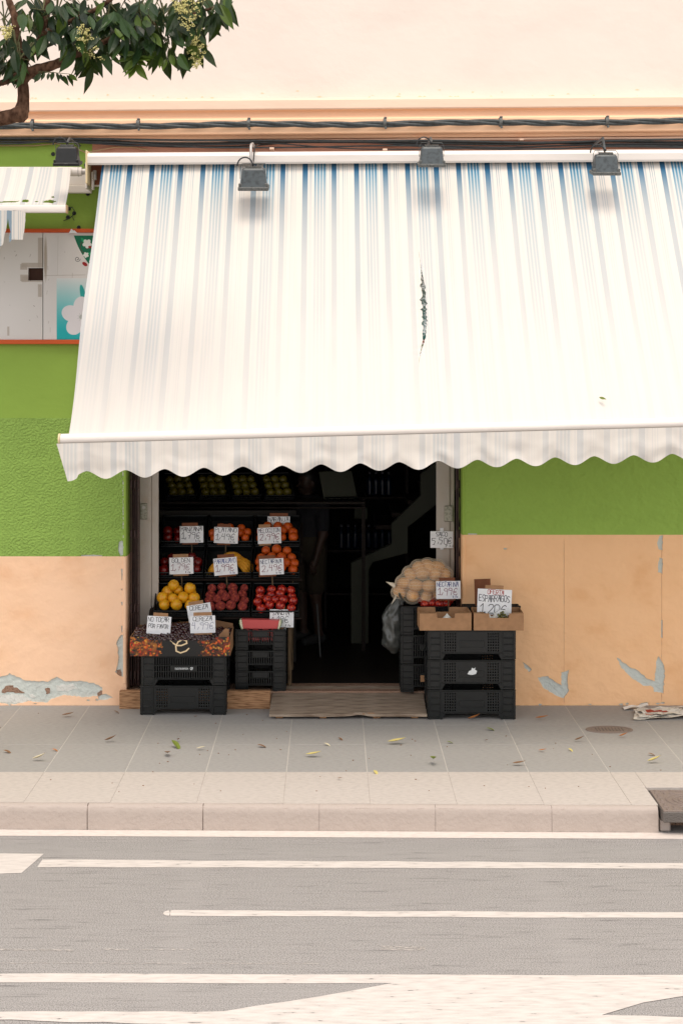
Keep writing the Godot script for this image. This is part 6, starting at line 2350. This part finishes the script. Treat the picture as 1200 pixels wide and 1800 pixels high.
func build_person() -> void:
	var t := thing("person", "person in a dark shirt and brown shorts standing in the dark doorway", "person", Vector3(-0.17, FL, -1.95))
	t.scale = Vector3.ONE * 0.92
	# facing the fruit stand, to the left and a little towards the street
	var V := func(x: float, y: float, z: float) -> Vector3: return Vector3(x, y, z).rotated(Vector3.UP, -0.9)
	# own axes: x to the person's left, z forward
	var torso := [
		[V.call(0, 0.92, 0), V.call(0, 1.08, 0.0), 0.125, 0.115], [V.call(0, 1.08, 0), V.call(0, 1.27, 0.02), 0.115, 0.125],
		[V.call(0.09, 1.26, 0.01), V.call(-0.09, 1.26, 0.01), 0.095, 0.095], [V.call(0.15, 1.30, 0.0), V.call(-0.15, 1.30, 0.0), 0.058, 0.058]]
	var arms := [
		[V.call(0.185, 1.30, 0), V.call(0.215, 1.03, 0.02), 0.052, 0.042], [V.call(0.215, 1.03, 0.02), V.call(0.205, 0.80, 0.10), 0.040, 0.029],
		[V.call(-0.185, 1.30, 0), V.call(-0.215, 1.04, 0.06), 0.052, 0.042], [V.call(-0.215, 1.04, 0.06), V.call(-0.15, 0.98, 0.30), 0.040, 0.029]]
	var legs := [
		[V.call(0.085, 0.86, 0), V.call(0.095, 0.47, 0.015), 0.088, 0.058], [V.call(0.095, 0.47, 0.015), V.call(0.10, 0.09, -0.02), 0.056, 0.038],
		[V.call(-0.085, 0.86, 0), V.call(-0.10, 0.47, 0.03), 0.088, 0.058], [V.call(-0.10, 0.47, 0.03), V.call(-0.105, 0.09, 0.0), 0.056, 0.038]]
	var feet := [
		[V.call(0.10, 0.05, -0.05), V.call(0.115, 0.035, 0.15), 0.042, 0.033], [V.call(-0.105, 0.05, -0.03), V.call(-0.12, 0.035, 0.17), 0.042, 0.033]]
	var neck := [[V.call(0, 1.30, 0.01), V.call(0, 1.42, 0.04), 0.058, 0.050]]
	var body := skin_mesh(torso + arms + legs + feet + neck, 0.016, 0.035)
	# head on a finer grid
	var hd := [
		[V.call(0, 1.525, 0.035), V.call(0, 1.49, 0.05), 0.088, 0.080], [V.call(0, 1.47, 0.065), V.call(0, 1.43, 0.095), 0.060, 0.034],
		[V.call(0, 1.505, 0.128), V.call(0, 1.475, 0.150), 0.010, 0.015], [V.call(0.02, 1.437, 0.125), V.call(-0.02, 1.437, 0.125), 0.010, 0.010],
		[V.call(0.04, 1.52, 0.118), V.call(-0.04, 1.52, 0.118), 0.012, 0.012],
		[V.call(0.088, 1.50, 0.03), V.call(0.092, 1.47, 0.035), 0.016, 0.010], [V.call(-0.088, 1.50, 0.03), V.call(-0.092, 1.47, 0.035), 0.016, 0.010],
		[V.call(0, 1.41, 0.035), V.call(0, 1.45, 0.05), 0.050, 0.052]]
	var add := func(g: Geo) -> void:
		var b := body.v.size()
		body.v.append_array(g.v)
		body.n.append_array(g.n)
		body.uv.append_array(g.uv)
		for i in g.ix:
			body.ix.append(i + b)
	add.call(skin_mesh(hd, 0.0055, 0.014))
	# hands
	for s in [1.0, -1.0]:
		var w: Vector3 = arms[1][1] if s > 0 else arms[3][1]
		var el: Vector3 = arms[1][0] if s > 0 else arms[3][0]
		var d := (w - el).normalized()
		var side := d.cross(V.call(1, 0, 0)).normalized()
		var nrm := side.cross(d)
		var hb := [[w, w + d * 0.05, 0.026, 0.022]]
		for q in 4:
			var off := side * ((q - 1.5) * 0.019)
			var ln: float = [0.034, 0.041, 0.044, 0.038][q]
			var k0 := w + d * 0.075 + off
			var k1: Vector3 = k0 + d * ln * 0.8 + nrm * s * 0.008
			var k2: Vector3 = k1 + d * ln * 0.55 + nrm * s * 0.022
			hb.append([w + d * 0.03 + off * 0.8, k0, 0.014, 0.0105])
			hb.append([k0, k1, 0.0095, 0.0085])
			hb.append([k1, k2, 0.0085, 0.0075])
		var th := w + d * 0.03 + side * 0.03
		hb.append([w + d * 0.01 + side * 0.014, th, 0.014, 0.011])
		hb.append([th, th + d * 0.035 + side * 0.016 + nrm * s * 0.01, 0.010, 0.008])
		add.call(skin_mesh(hb, 0.0042, 0.006))
	part("body", body, M.skin, t)
	part("shirt", skin_mesh(torso + [[arms[0][0], arms[0][0].lerp(arms[0][1], 0.75), 0.054, 0.050], [arms[2][0], arms[2][0].lerp(arms[2][1], 0.75), 0.054, 0.050]], 0.018, 0.035, 0.012), M.shirt, t)
	part("shorts", skin_mesh([[V.call(0, 0.95, 0), V.call(0, 0.86, 0), 0.13, 0.12], [legs[0][0], legs[0][0].lerp(legs[0][1], 0.85), 0.092, 0.078], [legs[2][0], legs[2][0].lerp(legs[2][1], 0.85), 0.092, 0.078]], 0.018, 0.03, 0.012), M.shorts, t)
	part("shoes", skin_mesh(feet, 0.010, 0.02, 0.008), M.shoe, t)
	part("hair", skin_mesh([[V.call(0, 1.545, 0.02), V.call(0, 1.53, 0.0), 0.090, 0.086], [V.call(0, 1.50, -0.02), V.call(0, 1.46, -0.01), 0.076, 0.062]], 0.010, 0.02, 0.004), M.hair, t)

# ---------------------------------------------------------------- tree
func leaf_mesh(curl: float, fold: float) -> ArrayMesh:
	var g := Geo.new()
	var wd := [0.0, 0.12, 0.185, 0.19, 0.15, 0.075, 0.0]
	var rows := []
	for i in 7:
		var s := i / 6.0
		var w: float = wd[i]
		var c := Vector3(0, -s, curl * s * s)
		rows.append(PackedVector3Array([c + Vector3(-w, 0.02, fold * w), c, c + Vector3(w, 0.02, fold * w)]))
	for i in 6:
		for j in 2:
			g.quad(rows[i + 1][j], rows[i + 1][j + 1], rows[i][j + 1], rows[i][j])
	# smooth along the blade
	for i in g.v.size():
		g.n[i] = (g.n[i] + Vector3(0, 0.15, 0.2)).normalized()
	return g.mesh()

func build_tree() -> void:
	var z := 2.2
	var t := thing("street_tree", "street tree reaching in at the top left with glossy dark leaves and pale flowers", "tree", Vector3(-2.52, 0, z))
	var o := t.position
	var pp := func(x: float, y: float, dz: float) -> Vector3: return P(x, y, z + dz) - o
	var limbs := [
		[[[-190, 1440, 0.0], [-186, 1000, 0], [-180, 600, 0.02], [-165, 340, 0.0], [-140, 250, 0.0]], [0.11, 0.095, 0.085, 0.078, 0.07], "trunk"],
		[[[-165, 300, 0.0], [-110, 232, 0.0], [-60, 218, 0.0], [0, 209, 0], [26, 203, 0.01], [38, 196, 0.02], [42, 170, 0.0], [40, 140, 0], [40, 122, 0], [47, 98, -0.02], [66, 82, -0.03], [76, 58, -0.02], [82, 10, 0.0], [90, -60, 0]], [0.06, 0.052, 0.046, 0.042, 0.044, 0.043, 0.034, 0.032, 0.031, 0.028, 0.026, 0.022, 0.02, 0.016], "limb"],
		[[[36, 146, 0], [56, 126, 0.03], [80, 119, 0.05], [106, 110, 0.06], [135, 96, 0.06], [165, 82, 0.05], [215, 60, 0.03], [270, 42, 0], [330, 28, -0.02], [385, 10, -0.02]], [0.034, 0.033, 0.031, 0.027, 0.022, 0.018, 0.014, 0.011, 0.009, 0.006], "limb"],
		[[[40, 128, 0], [18, 140, 0.05], [-5, 148, 0.08], [-60, 160, 0.1]], [0.024, 0.020, 0.018, 0.013], "limb"],
		[[[40, 112, 0], [34, 80, 0.03], [28, 48, 0.05], [26, 28, 0.05], [18, 6, 0.04], [6, -30, 0.02]], [0.024, 0.024, 0.022, 0.022, 0.020, 0.016], "limb"],
		[[[-140, 250, 0], [-120, 120, -0.1], [-90, 0, -0.2], [-60, -200, -0.3], [-40, -380, -0.3]], [0.06, 0.052, 0.044, 0.034, 0.02], "limb"],
		[[[-140, 250, 0], [-220, 100, 0.1], [-300, -60, 0.3], [-340, -260, 0.4]], [0.055, 0.045, 0.034, 0.02], "limb"],
		[[[76, 58, -0.02], [120, 40, 0.0], [180, 10, 0.05], [230, -30, 0.1], [290, -70, 0.1]], [0.02, 0.016, 0.013, 0.010, 0.007], "limb"],
		[[[-60, -200, -0.3], [40, -160, -0.1], [140, -130, 0.1]], [0.03, 0.02, 0.01], "limb"]]
	for l in limbs:
		var cv := Curve3D.new()
		for q in l[0]:
			cv.add_point(pp.call(q[0], q[1], q[2]))
		for i in cv.point_count:
			var tn := (cv.get_point_position(mini(i + 1, cv.point_count - 1)) - cv.get_point_position(maxi(i - 1, 0))) / 6.0
			cv.set_point_in(i, -tn)
			cv.set_point_out(i, tn)
		var path := []
		var rad := []
		var n := 30
		for k in n + 1:
			var f := float(k) / n * (cv.point_count - 1)
			var i := mini(int(f), cv.point_count - 2)
			path.append(cv.sample(i, f - i))
			rad.append(lerpf(l[1][i], l[1][i + 1], f - i) * (1.0 + 0.07 * sin(k * 2.7)))
		if l[2] == "trunk":
			path[0].y = 0.0
		var g := Geo.new()
		g.tube(path, rad, 10)
		part(l[2], g, M.bark, t)
	# knot on the elbow of the low limb
	var gk := Geo.new()
	gk.x = Transform3D(Basis(), pp.call(36, 199, 0.03))
	gk.lathe([Vector2(0.001, 0.046), Vector2(0.028, 0.040), Vector2(0.050, 0.012), Vector2(0.048, -0.026), Vector2(0.024, -0.052), Vector2(0.001, -0.056)], 10)
	part("knot", gk, M.bark, t)
	# leaf clusters: centre, spread in px, number of leaves, droop of the tuft
	var meshes := [leaf_mesh(0.16, 0.35), leaf_mesh(-0.12, 0.5), leaf_mesh(0.28, 0.25)]
	var clusters := [
		[14, 88, 16, 16, 11], [4, 112, 12, 14, 8], [30, 108, 16, 16, 10], [24, 78, 18, 10, 8], [36, 128, 16, 14, 7], [48, 132, 8, 14, 5], [6, 124, 10, 10, 4], [62, 78, 16, 10, 7], [8, 60, 10, 14, 4],
		[52, 20, 18, 18, 13], [84, 14, 22, 16, 16], [76, 44, 18, 16, 12], [110, 22, 22, 18, 17], [100, 52, 20, 16, 12], [138, 40, 20, 18, 16], [128, 14, 18, 14, 13], [125, 78, 18, 13, 10], [148, 92, 16, 16, 12], [160, 108, 12, 14, 8], [164, 66, 18, 18, 12], [186, 88, 8, 16, 6],
		[168, 20, 22, 18, 17], [196, 36, 20, 20, 17], [190, 66, 14, 16, 9], [214, 62, 16, 18, 12], [222, 22, 22, 18, 17], [246, 46, 20, 20, 17], [236, 78, 16, 14, 12], [222, 88, 14, 10, 8], [252, 12, 22, 12, 13],
		[276, 30, 20, 18, 15], [270, 62, 18, 16, 11], [290, 58, 18, 16, 11], [282, 84, 16, 12, 7], [300, 90, 16, 14, 9], [308, 34, 20, 18, 15], [322, 64, 18, 14, 11], [338, 44, 18, 16, 13], [342, 84, 14, 10, 5], [326, 98, 12, 10, 5], [356, 58, 14, 14, 8], [360, 26, 18, 14, 11], [382, 30, 14, 12, 7], [392, 8, 16, 10, 8], [344, 6, 22, 10, 11], [408, 4, 8, 8, 3], [310, 6, 20, 10, 9]]
	var all := []
	for ci in clusters.size():
		var q: Array = clusters[ci]
		for k in int(q[4] * rf(0.6, 1.55)):
			var dz := rf(-0.22, 0.22)
			var base: Vector3 = pp.call(q[0] + rf(-1, 1) * q[2], q[1] - 5 + rf(-1, 1) * q[3], dz)
			var outw := Vector3(rf(-0.7, 0.7), -rf(0.55, 1.3), rf(-0.5, 0.75)).normalized()
			all.append([base, outw, rf(0.10, 0.17), 0])
	# the hanging spray in pale young green, and small sprays under the lower limb
	for q in [[238, 92, -0.9, 0.4], [236, 100, 0.9, 0.5], [238, 106, -0.75, 0.8], [238, 104, 0.8, 0.7], [238, 112, -0.4, 1.0], [240, 113, 0.6, 0.9], [237, 115, -0.2, 1.0], [232, 100, -1.0, 0.7], [244, 98, 1.0, 0.45]]:
		all.append([pp.call(q[0], q[1], 0.16), Vector3(q[2], -q[3], 0.35).normalized(), rf(0.10, 0.125), 3])
	for q in [[78, 126, -0.2], [86, 128, 0.05], [94, 126, -0.1], [100, 128, 0.3], [106, 130, 0.5], [112, 133, 0.45], [118, 132, 0.6], [72, 128, -0.4], [122, 130, 0.8]]:
		all.append([pp.call(q[0], q[1], 0.1), Vector3(q[2], -0.9, 0.3).normalized(), rf(0.055, 0.09), 0])
	for q in [[272, 96, -0.3], [284, 100, 0.1], [300, 96, 0.3], [276, 90, -0.7], [292, 104, -0.1]]:
		all.append([pp.call(q[0], q[1], 0.14), Vector3(q[2], -0.9, 0.4).normalized(), rf(0.09, 0.12), 3])
	var limit := 300
	var rest := []
	var order := range(all.size())
	# the frontmost leaves show largest: they are the ones made one by one
	order.sort_custom(func(a, b): return all[a][0].z * 1.0 - all[a][0].y * 0.15 > all[b][0].z - all[b][0].y * 0.15)
	var cnt := 0
	for i in order:
		var q: Array = all[i]
		var d: Vector3 = q[1]
		var yb := -d
		var face := Vector3(rf(-0.7, 0.7), rf(0.0, 0.9), rf(0.3, 1.0))
		var xb := yb.cross(face).normalized()
		var zb := xb.cross(yb).normalized()
		var tf := Transform3D(Basis(xb, yb, zb).scaled_local(Vector3.ONE * q[2]), q[0])
		if cnt < limit:
			var li := 3 if q[3] == 3 or rng.randf() < 0.10 else rng.randi() % 3
			var m := part("leaf", meshes[rng.randi() % 3], M["leaf%d" % li], t)
			m.transform = tf
			cnt += 1
		else:
			rest.append(tf)
	# twigs joining tufts to the limbs
	var gt := Geo.new()
	for q in clusters:
		var a: Vector3 = pp.call(q[0], q[1] - 26, rf(-0.1, 0.1))
		for k in 3:
			var b := a + Vector3(rf(-0.06, 0.06), rf(-0.10, 0.0), rf(-0.1, 0.1))
			gt.tube([a + Vector3(rf(-0.08, 0.08), 0.10, rf(-0.05, 0.05)), a, b], [0.005, 0.004, 0.002], 5)
	gt.tube([pp.call(238, 70, 0.12), pp.call(238, 92, 0.16), pp.call(238, 116, 0.17)], [0.004, 0.003, 0.0015], 5)
	gt.tube([pp.call(56, 126, 0.04), pp.call(86, 127, 0.1), pp.call(122, 130, 0.1)], [0.005, 0.003, 0.0015], 5)
	part("twigs", gt, M.twig, t).set_meta("kind", "stuff")
	# crown that goes on above and to the left of the picture
	for k in 260:
		var a := rf(0, TAU)
		var c := Vector3(-3.3 + cos(a) * rf(0, 1.35), rf(5.05, 7.0), z + sin(a) * rf(0, 1.2))
		if c.x > -1.2 or (c.x > -2.4 and c.y < 5.35):
			continue
		var d := Vector3(rf(-0.8, 0.8), -rf(0.2, 1.0), rf(-0.8, 0.8)).normalized()
		var xb := d.cross(Vector3(rf(-1, 1), 1, rf(-1, 1))).normalized()
		rest.append(Transform3D(Basis(xb, -d, xb.cross(-d)).scaled_local(Vector3.ONE * rf(0.09, 0.14)), c - o))
	for group in 3:
		var mm := MultiMesh.new()
		mm.transform_format = MultiMesh.TRANSFORM_3D
		mm.mesh = meshes[group]
		var mine := []
		for i in rest.size():
			if i % 3 == group:
				mine.append(rest[i])
		mm.instance_count = mine.size()
		for i in mine.size():
			mm.set_instance_transform(i, mine[i])
		var mi := MultiMeshInstance3D.new()
		mi.name = "foliage"
		mi.multimesh = mm
		mi.material_override = M["leaf%d" % group]
		mi.set_meta("kind", "stuff")
		t.add_child(mi, true)
	# flower panicles
	for q in [[152, 78, 0.20, 26, 34], [330, 26, 0.20, 30, 34], [346, 96, 0.10, 20, 34], [318, 8, 0.2, 22, 20], [14, 56, 0.15, 12, 16], [340, 62, 0.12, 14, 20]]:
		var gs := Geo.new()
		var gb := Geo.new()
		var root: Vector3 = pp.call(q[0], q[1] - q[4] * 0.6, q[2])
		var tip: Vector3 = pp.call(q[0] + rf(-4, 4), q[1] + q[4] * 0.75, q[2] + 0.05)
		if q[0] == 152:
			root = pp.call(q[0] + 8, q[1] + 26, q[2])
			tip = pp.call(q[0] - 8, q[1] - 36, q[2] + 0.05)
		gs.tube([root, root.lerp(tip, 0.5) + Vector3(0.01, 0, 0.01), tip], [0.0028, 0.002, 0.001], 4)
		for k in 16:
			var s := 0.08 + 0.9 * k / 16.0
			var p := root.lerp(tip, s)
			var ln: float = (1.0 - s * 0.75) * 0.105 * q[3] / 28.0
			var dirv := Vector3(cos(k * 2.4), rf(-0.2, 0.35), sin(k * 2.4) * 0.7).normalized()
			var e: Vector3 = p + dirv * ln
			gs.tube([p, e], [0.0014, 0.0008], 4)
			for j in 12:
				var bp := p.lerp(e, rf(0.25, 1.0)) + Vector3(rf(-1, 1), rf(-1, 1), rf(-1, 1)) * 0.009
				var r := rf(0.003, 0.0055)
				var oc := [Vector3(r, 0, 0), Vector3(0, r, 0), Vector3(-r, 0, 0), Vector3(0, -r, 0)]
				for w in 4:
					gb.tri_from(bp, bp + oc[w], bp + oc[(w + 1) % 4], bp + Vector3(0, 0, r))
					gb.tri_from(bp, bp + oc[w], bp + oc[(w + 1) % 4], bp - Vector3(0, 0, r))
		var pn := Node3D.new()
		pn.name = "flower_panicle"
		t.add_child(pn, true)
		part("flower_stem", gs, M.stalk, pn)
		part("flower_buds", gb, M.bud, pn).set_meta("kind", "stuff")

# ---------------------------------------------------------------- things on the pavement
func build_litter() -> void:
	var lm := [leaf_mesh(0.35, 0.4), leaf_mesh(0.6, 0.7), leaf_mesh(-0.3, 0.3)]
	var leaves := [
		[302, 1313, "leaf_green", 0.11, 0.9, "curled green and yellow fallen leaf on the paving below the cherry stack"],
		[294, 1326, "leaf_brown", 0.10, 0.3, "dry brown fallen leaf just in front of the curled green leaf"],
		[312, 1303, "leaf_brown", 0.045, 0.2, "tiny brown leaf behind the curled green leaf"],
		[345, 1319, "leaf_pale", 0.06, 1.5, "small pale leaf to the right of the curled green leaf"],
		[537, 1331, "leaf_yellow", 0.10, 1.4, "flat pale yellow leaf below the ramp board's left half"],
		[681, 1309, "leaf_yellow", 0.12, 1.7, "pale yellow curled leaf in front of the ramp board's right half"],
		[759, 1341, "leaf_green", 0.10, 0.2, "upright green leaf alone near the light border slabs"],
		[657, 1358, "leaf_yellow", 0.06, 0.5, "small yellow leaf on the edge of the light border slabs"],
		[854, 1284, "leaf_green", 0.08, 1.3, "yellow green leaf in front of the right hand crate stack"],
		[821, 1267, "leaf_orange", 0.085, 1.4, "orange brown dry leaf at the foot of the right hand crate stack"],
		[940, 1266, "leaf_orange", 0.09, 1.5, "orange brown dry leaf beside the right hand stack on the wall side"],
		[663, 1264, "leaf_pale", 0.07, 1.6, "pale dry leaf under the ramp board's broken front edge"],
		[184, 1305, "leaf_brown", 0.075, 1.4, "brown dry leaf on the left part of the paving"],
		[109, 1261, "leaf_brown", 0.085, 1.5, "brown leaf close to the peeling wall base"],
		[200, 1253, "leaf_brown", 0.05, 1.5, "small dark leaf near the door's left corner"],
		[57, 1338, "leaf_pale", 0.085, 1.5, "pale thin leaf at the far left of the paving"],
		[6, 1323, "leaf_brown", 0.075, 1.4, "brown leaf at the picture's left border on the paving"],
		[92, 1320, "leaf_orange", 0.05, 1.2, "tan leaf right of the far left pale leaf"],
		[452, 1314, "leaf_brown", 0.085, 1.5, "dark brown leaf straight below the watermelon stack"],
		[569, 1310, "leaf_pale", 0.06, 1.0, "light dry leaf in the middle of the paving below the ramp"],
		[594, 1300, "leaf_brown", 0.05, 1.0, "small brown leaf right of the light dry leaf below the ramp"],
		[785, 1307, "leaf_green", 0.055, 1.5, "small green leaf between the yellow leaf and the right stack"],
		[900, 1346, "leaf_brown", 0.08, 1.6, "dark thin leaf near the border slabs at the right"],
		[946, 1322, "leaf_orange", 0.05, 1.2, "small reddish leaf left of the oval cover"],
		[998, 1319, "leaf_yellow", 0.05, 0.6, "small yellow leaf below the oval cover"],
		[1009, 1304, "leaf_brown", 0.06, 1.5, "brown leaf just left of the oval cover's lower edge"],
		[1087, 1297, "leaf_orange", 0.055, 1.3, "orange leaf just below the oval cover"],
		[1138, 1328, "leaf_brown", 0.06, 1.2, "small dark leaf below the newspaper"],
		[1137, 1342, "leaf_yellow", 0.08, 1.5, "thin pale yellow leaf at the right edge of the dark paving"],
		[592, 1371, "leaf_brown", 0.035, 1.2, "tiny dark leaf on the light border slabs"],
		[340, 1262, "leaf_brown", 0.045, 1.0, "tiny dark leaf right under the cherry stack"],
		[851, 1304, "leaf_brown", 0.03, 1.0, "tiny dark leaf below the right hand crate stack"]]
	for q in leaves:
		var p := gnd(q[0], q[1], 0.0)
		var o := MeshInstance3D.new()
		o.name = numbered("fallen_leaf")
		o.mesh = lm[rng.randi() % 3]
		o.material_override = M[q[2]]
		add_child(o)
		var up := 0.35 if String(q[5]).begins_with("upright") or String(q[5]).begins_with("curled") else 0.12
		var b := Basis(Vector3.UP, q[4] + rf(-0.2, 0.2)) * Basis(Vector3.RIGHT, -PI / 2 + up)
		o.transform = Transform3D(b.scaled_local(Vector3.ONE * q[3]), p + Vector3(0, q[3] * sin(up) + 0.008, 0))
		meta(o, q[5], "leaf", "fallen leaves on the pavement")
	# leaf caught on the awning
	var a := awn(1.70, 0.925)
	var ol := MeshInstance3D.new()
	ol.name = numbered("fallen_leaf")
	ol.mesh = lm[1]
	ol.material_override = M.leaf_green
	add_child(ol)
	ol.transform = Transform3D((Basis(Vector3.RIGHT, -0.5) * Basis(Vector3.BACK, 0.9)).scaled_local(Vector3.ONE * 0.05), a + Vector3(0, 0.02, 0.02))
	meta(ol, "small green leaf caught low on the striped awning cloth", "leaf")
	var g := Geo.new()
	for k in 60:
		var p := gnd(rf(-60, 1260), rf(1246, 1400), 0.0)
		g.box(p + Vector3(0, 0.002, 0), Vector3(rf(0.003, 0.012), 0.003, rf(0.003, 0.008)), 0.0, Basis(Vector3.UP, rf(0, 3)))
	var db := part("debris", g, M.leaf_brown, self)
	meta(db, "fine scattered crumbs and bits of leaf over the paving", "debris", "", "stuff")
	# newspaper and paper by the wall
	var np := thing("newspaper", "crumpled newspaper lying on the paving by the orange wall", "newspaper", gnd(1175, 1258, 0.0))
	for s in 3:
		g = Geo.new()
		var rows := []
		var uvs := []
		var nz := noise(60 + s, 3.0, 2)
		for i in 9:
			var row := PackedVector3Array()
			var ur := PackedVector2Array()
			for j in 13:
				var u := j / 12.0
				var v := i / 8.0
				row.append(Vector3(lerpf(-0.235, 0.24, u) + 0.05 * v * (s - 1), 0.004 + 0.007 * s + absf(nz.get_noise_2d(u * 0.7, v * 0.5)) * 0.034 + 0.02 * u * u, lerpf(-0.10, 0.10, v) + 0.05 * (1.0 - u) - 0.03 * s))
				ur.append(Vector2(u, v))
			rows.append(row)
			uvs.append(ur)
		g.grid(rows, false, rows[4][0] - Vector3(0, 1, 0), uvs)
		part("sheet", g, M.news, np)
	var pt := thing("paper_scrap", "small folded white paper behind the newspaper at the wall", "paper", gnd(1116, 1247, 0.0))
	g = Geo.new()
	var r2 := []
	for i in 4:
		var row := PackedVector3Array()
		for j in 9:
			var u := j / 8.0
			row.append(Vector3(lerpf(-0.09, 0.10, u), 0.004 + 0.02 * u + 0.012 * absf(sin(u * 5.0 + i)), lerpf(-0.035, 0.035, i / 3.0) - 0.02 * u))
		r2.append(row)
	g.grid(r2, false, r2[2][0] - Vector3(0, 1, 0))
	part("sheet", g, M.paper, pt)
	# oval access cover
	var oc := thing("oval_cover", "small oval metal access cover set in the paving by the orange wall", "cover", gnd(1070, 1283, 0.0))
	g = Geo.new()
	var rows := []
	for q in [[0.001, 0.004], [0.75, 0.004], [0.78, 0.0045], [0.80, 0.001], [0.86, 0.001], [0.88, 0.005], [1.0, 0.005], [1.02, 0.0]]:
		var row := PackedVector3Array()
		for k in 40:
			var an := TAU * k / 40.0
			row.append(Vector3(cos(an) * 0.160 * q[0], q[1], sin(an) * 0.100 * q[0]))
		rows.append(row)
	g.grid(rows, true, rows[4][0] - Vector3(0, 1, 0))
	part("cover_plate", g, M.iron, oc)
	g = Geo.new()
	for k in 9:
		g.box(Vector3(-0.09 + 0.0225 * k, 0.005, 0), Vector3(0.006, 0.003, 0.09), 0.001)
	part("ribs", g, M.iron_edge, oc)
	# iron gully cover in the kerb
	var gc := thing("gully_cover", "square cast iron gully cover with ring pattern, overhanging the kerb", "drain cover", Vector3(2.075, 0, kz(2.34, 2.075)))
	gc.rotation.y = -KS
	g = Geo.new()
	g.box(Vector3(0, -0.032, 0.0), Vector3(0.375, 0.060, 0.42), 0.004)
	part("slab", g, M.iron_edge, gc)
	g = Geo.new()
	g.box(Vector3(0, 0.001, 0.0), Vector3(0.368, 0.008, 0.412), 0.002)
	part("cover_plate", g, M.iron, gc)
	for r in [0.055, 0.085, 0.125]:
		g = Geo.new()
		var ring := []
		for k in 33:
			var an := TAU * k / 32.0
			ring.append(Vector3(cos(an) * r, 0.005, sin(an) * r))
		g.tube(ring, 0.006, 6, false)
		part("ring", g, M.iron, gc)
	for i in 8:
		for j in 9:
			var p := Vector3(-0.155 + 0.044 * i, 0.006, -0.18 + 0.045 * j)
			if Vector2(p.x, p.z).length() < 0.145:
				continue
			g = Geo.new()
			g.box(p, Vector3(0.034, 0.006, 0.014), 0.002, Basis(Vector3.UP, 0.0 if (i + j) % 2 else PI / 2))
			part("stud", g, M.iron, gc)
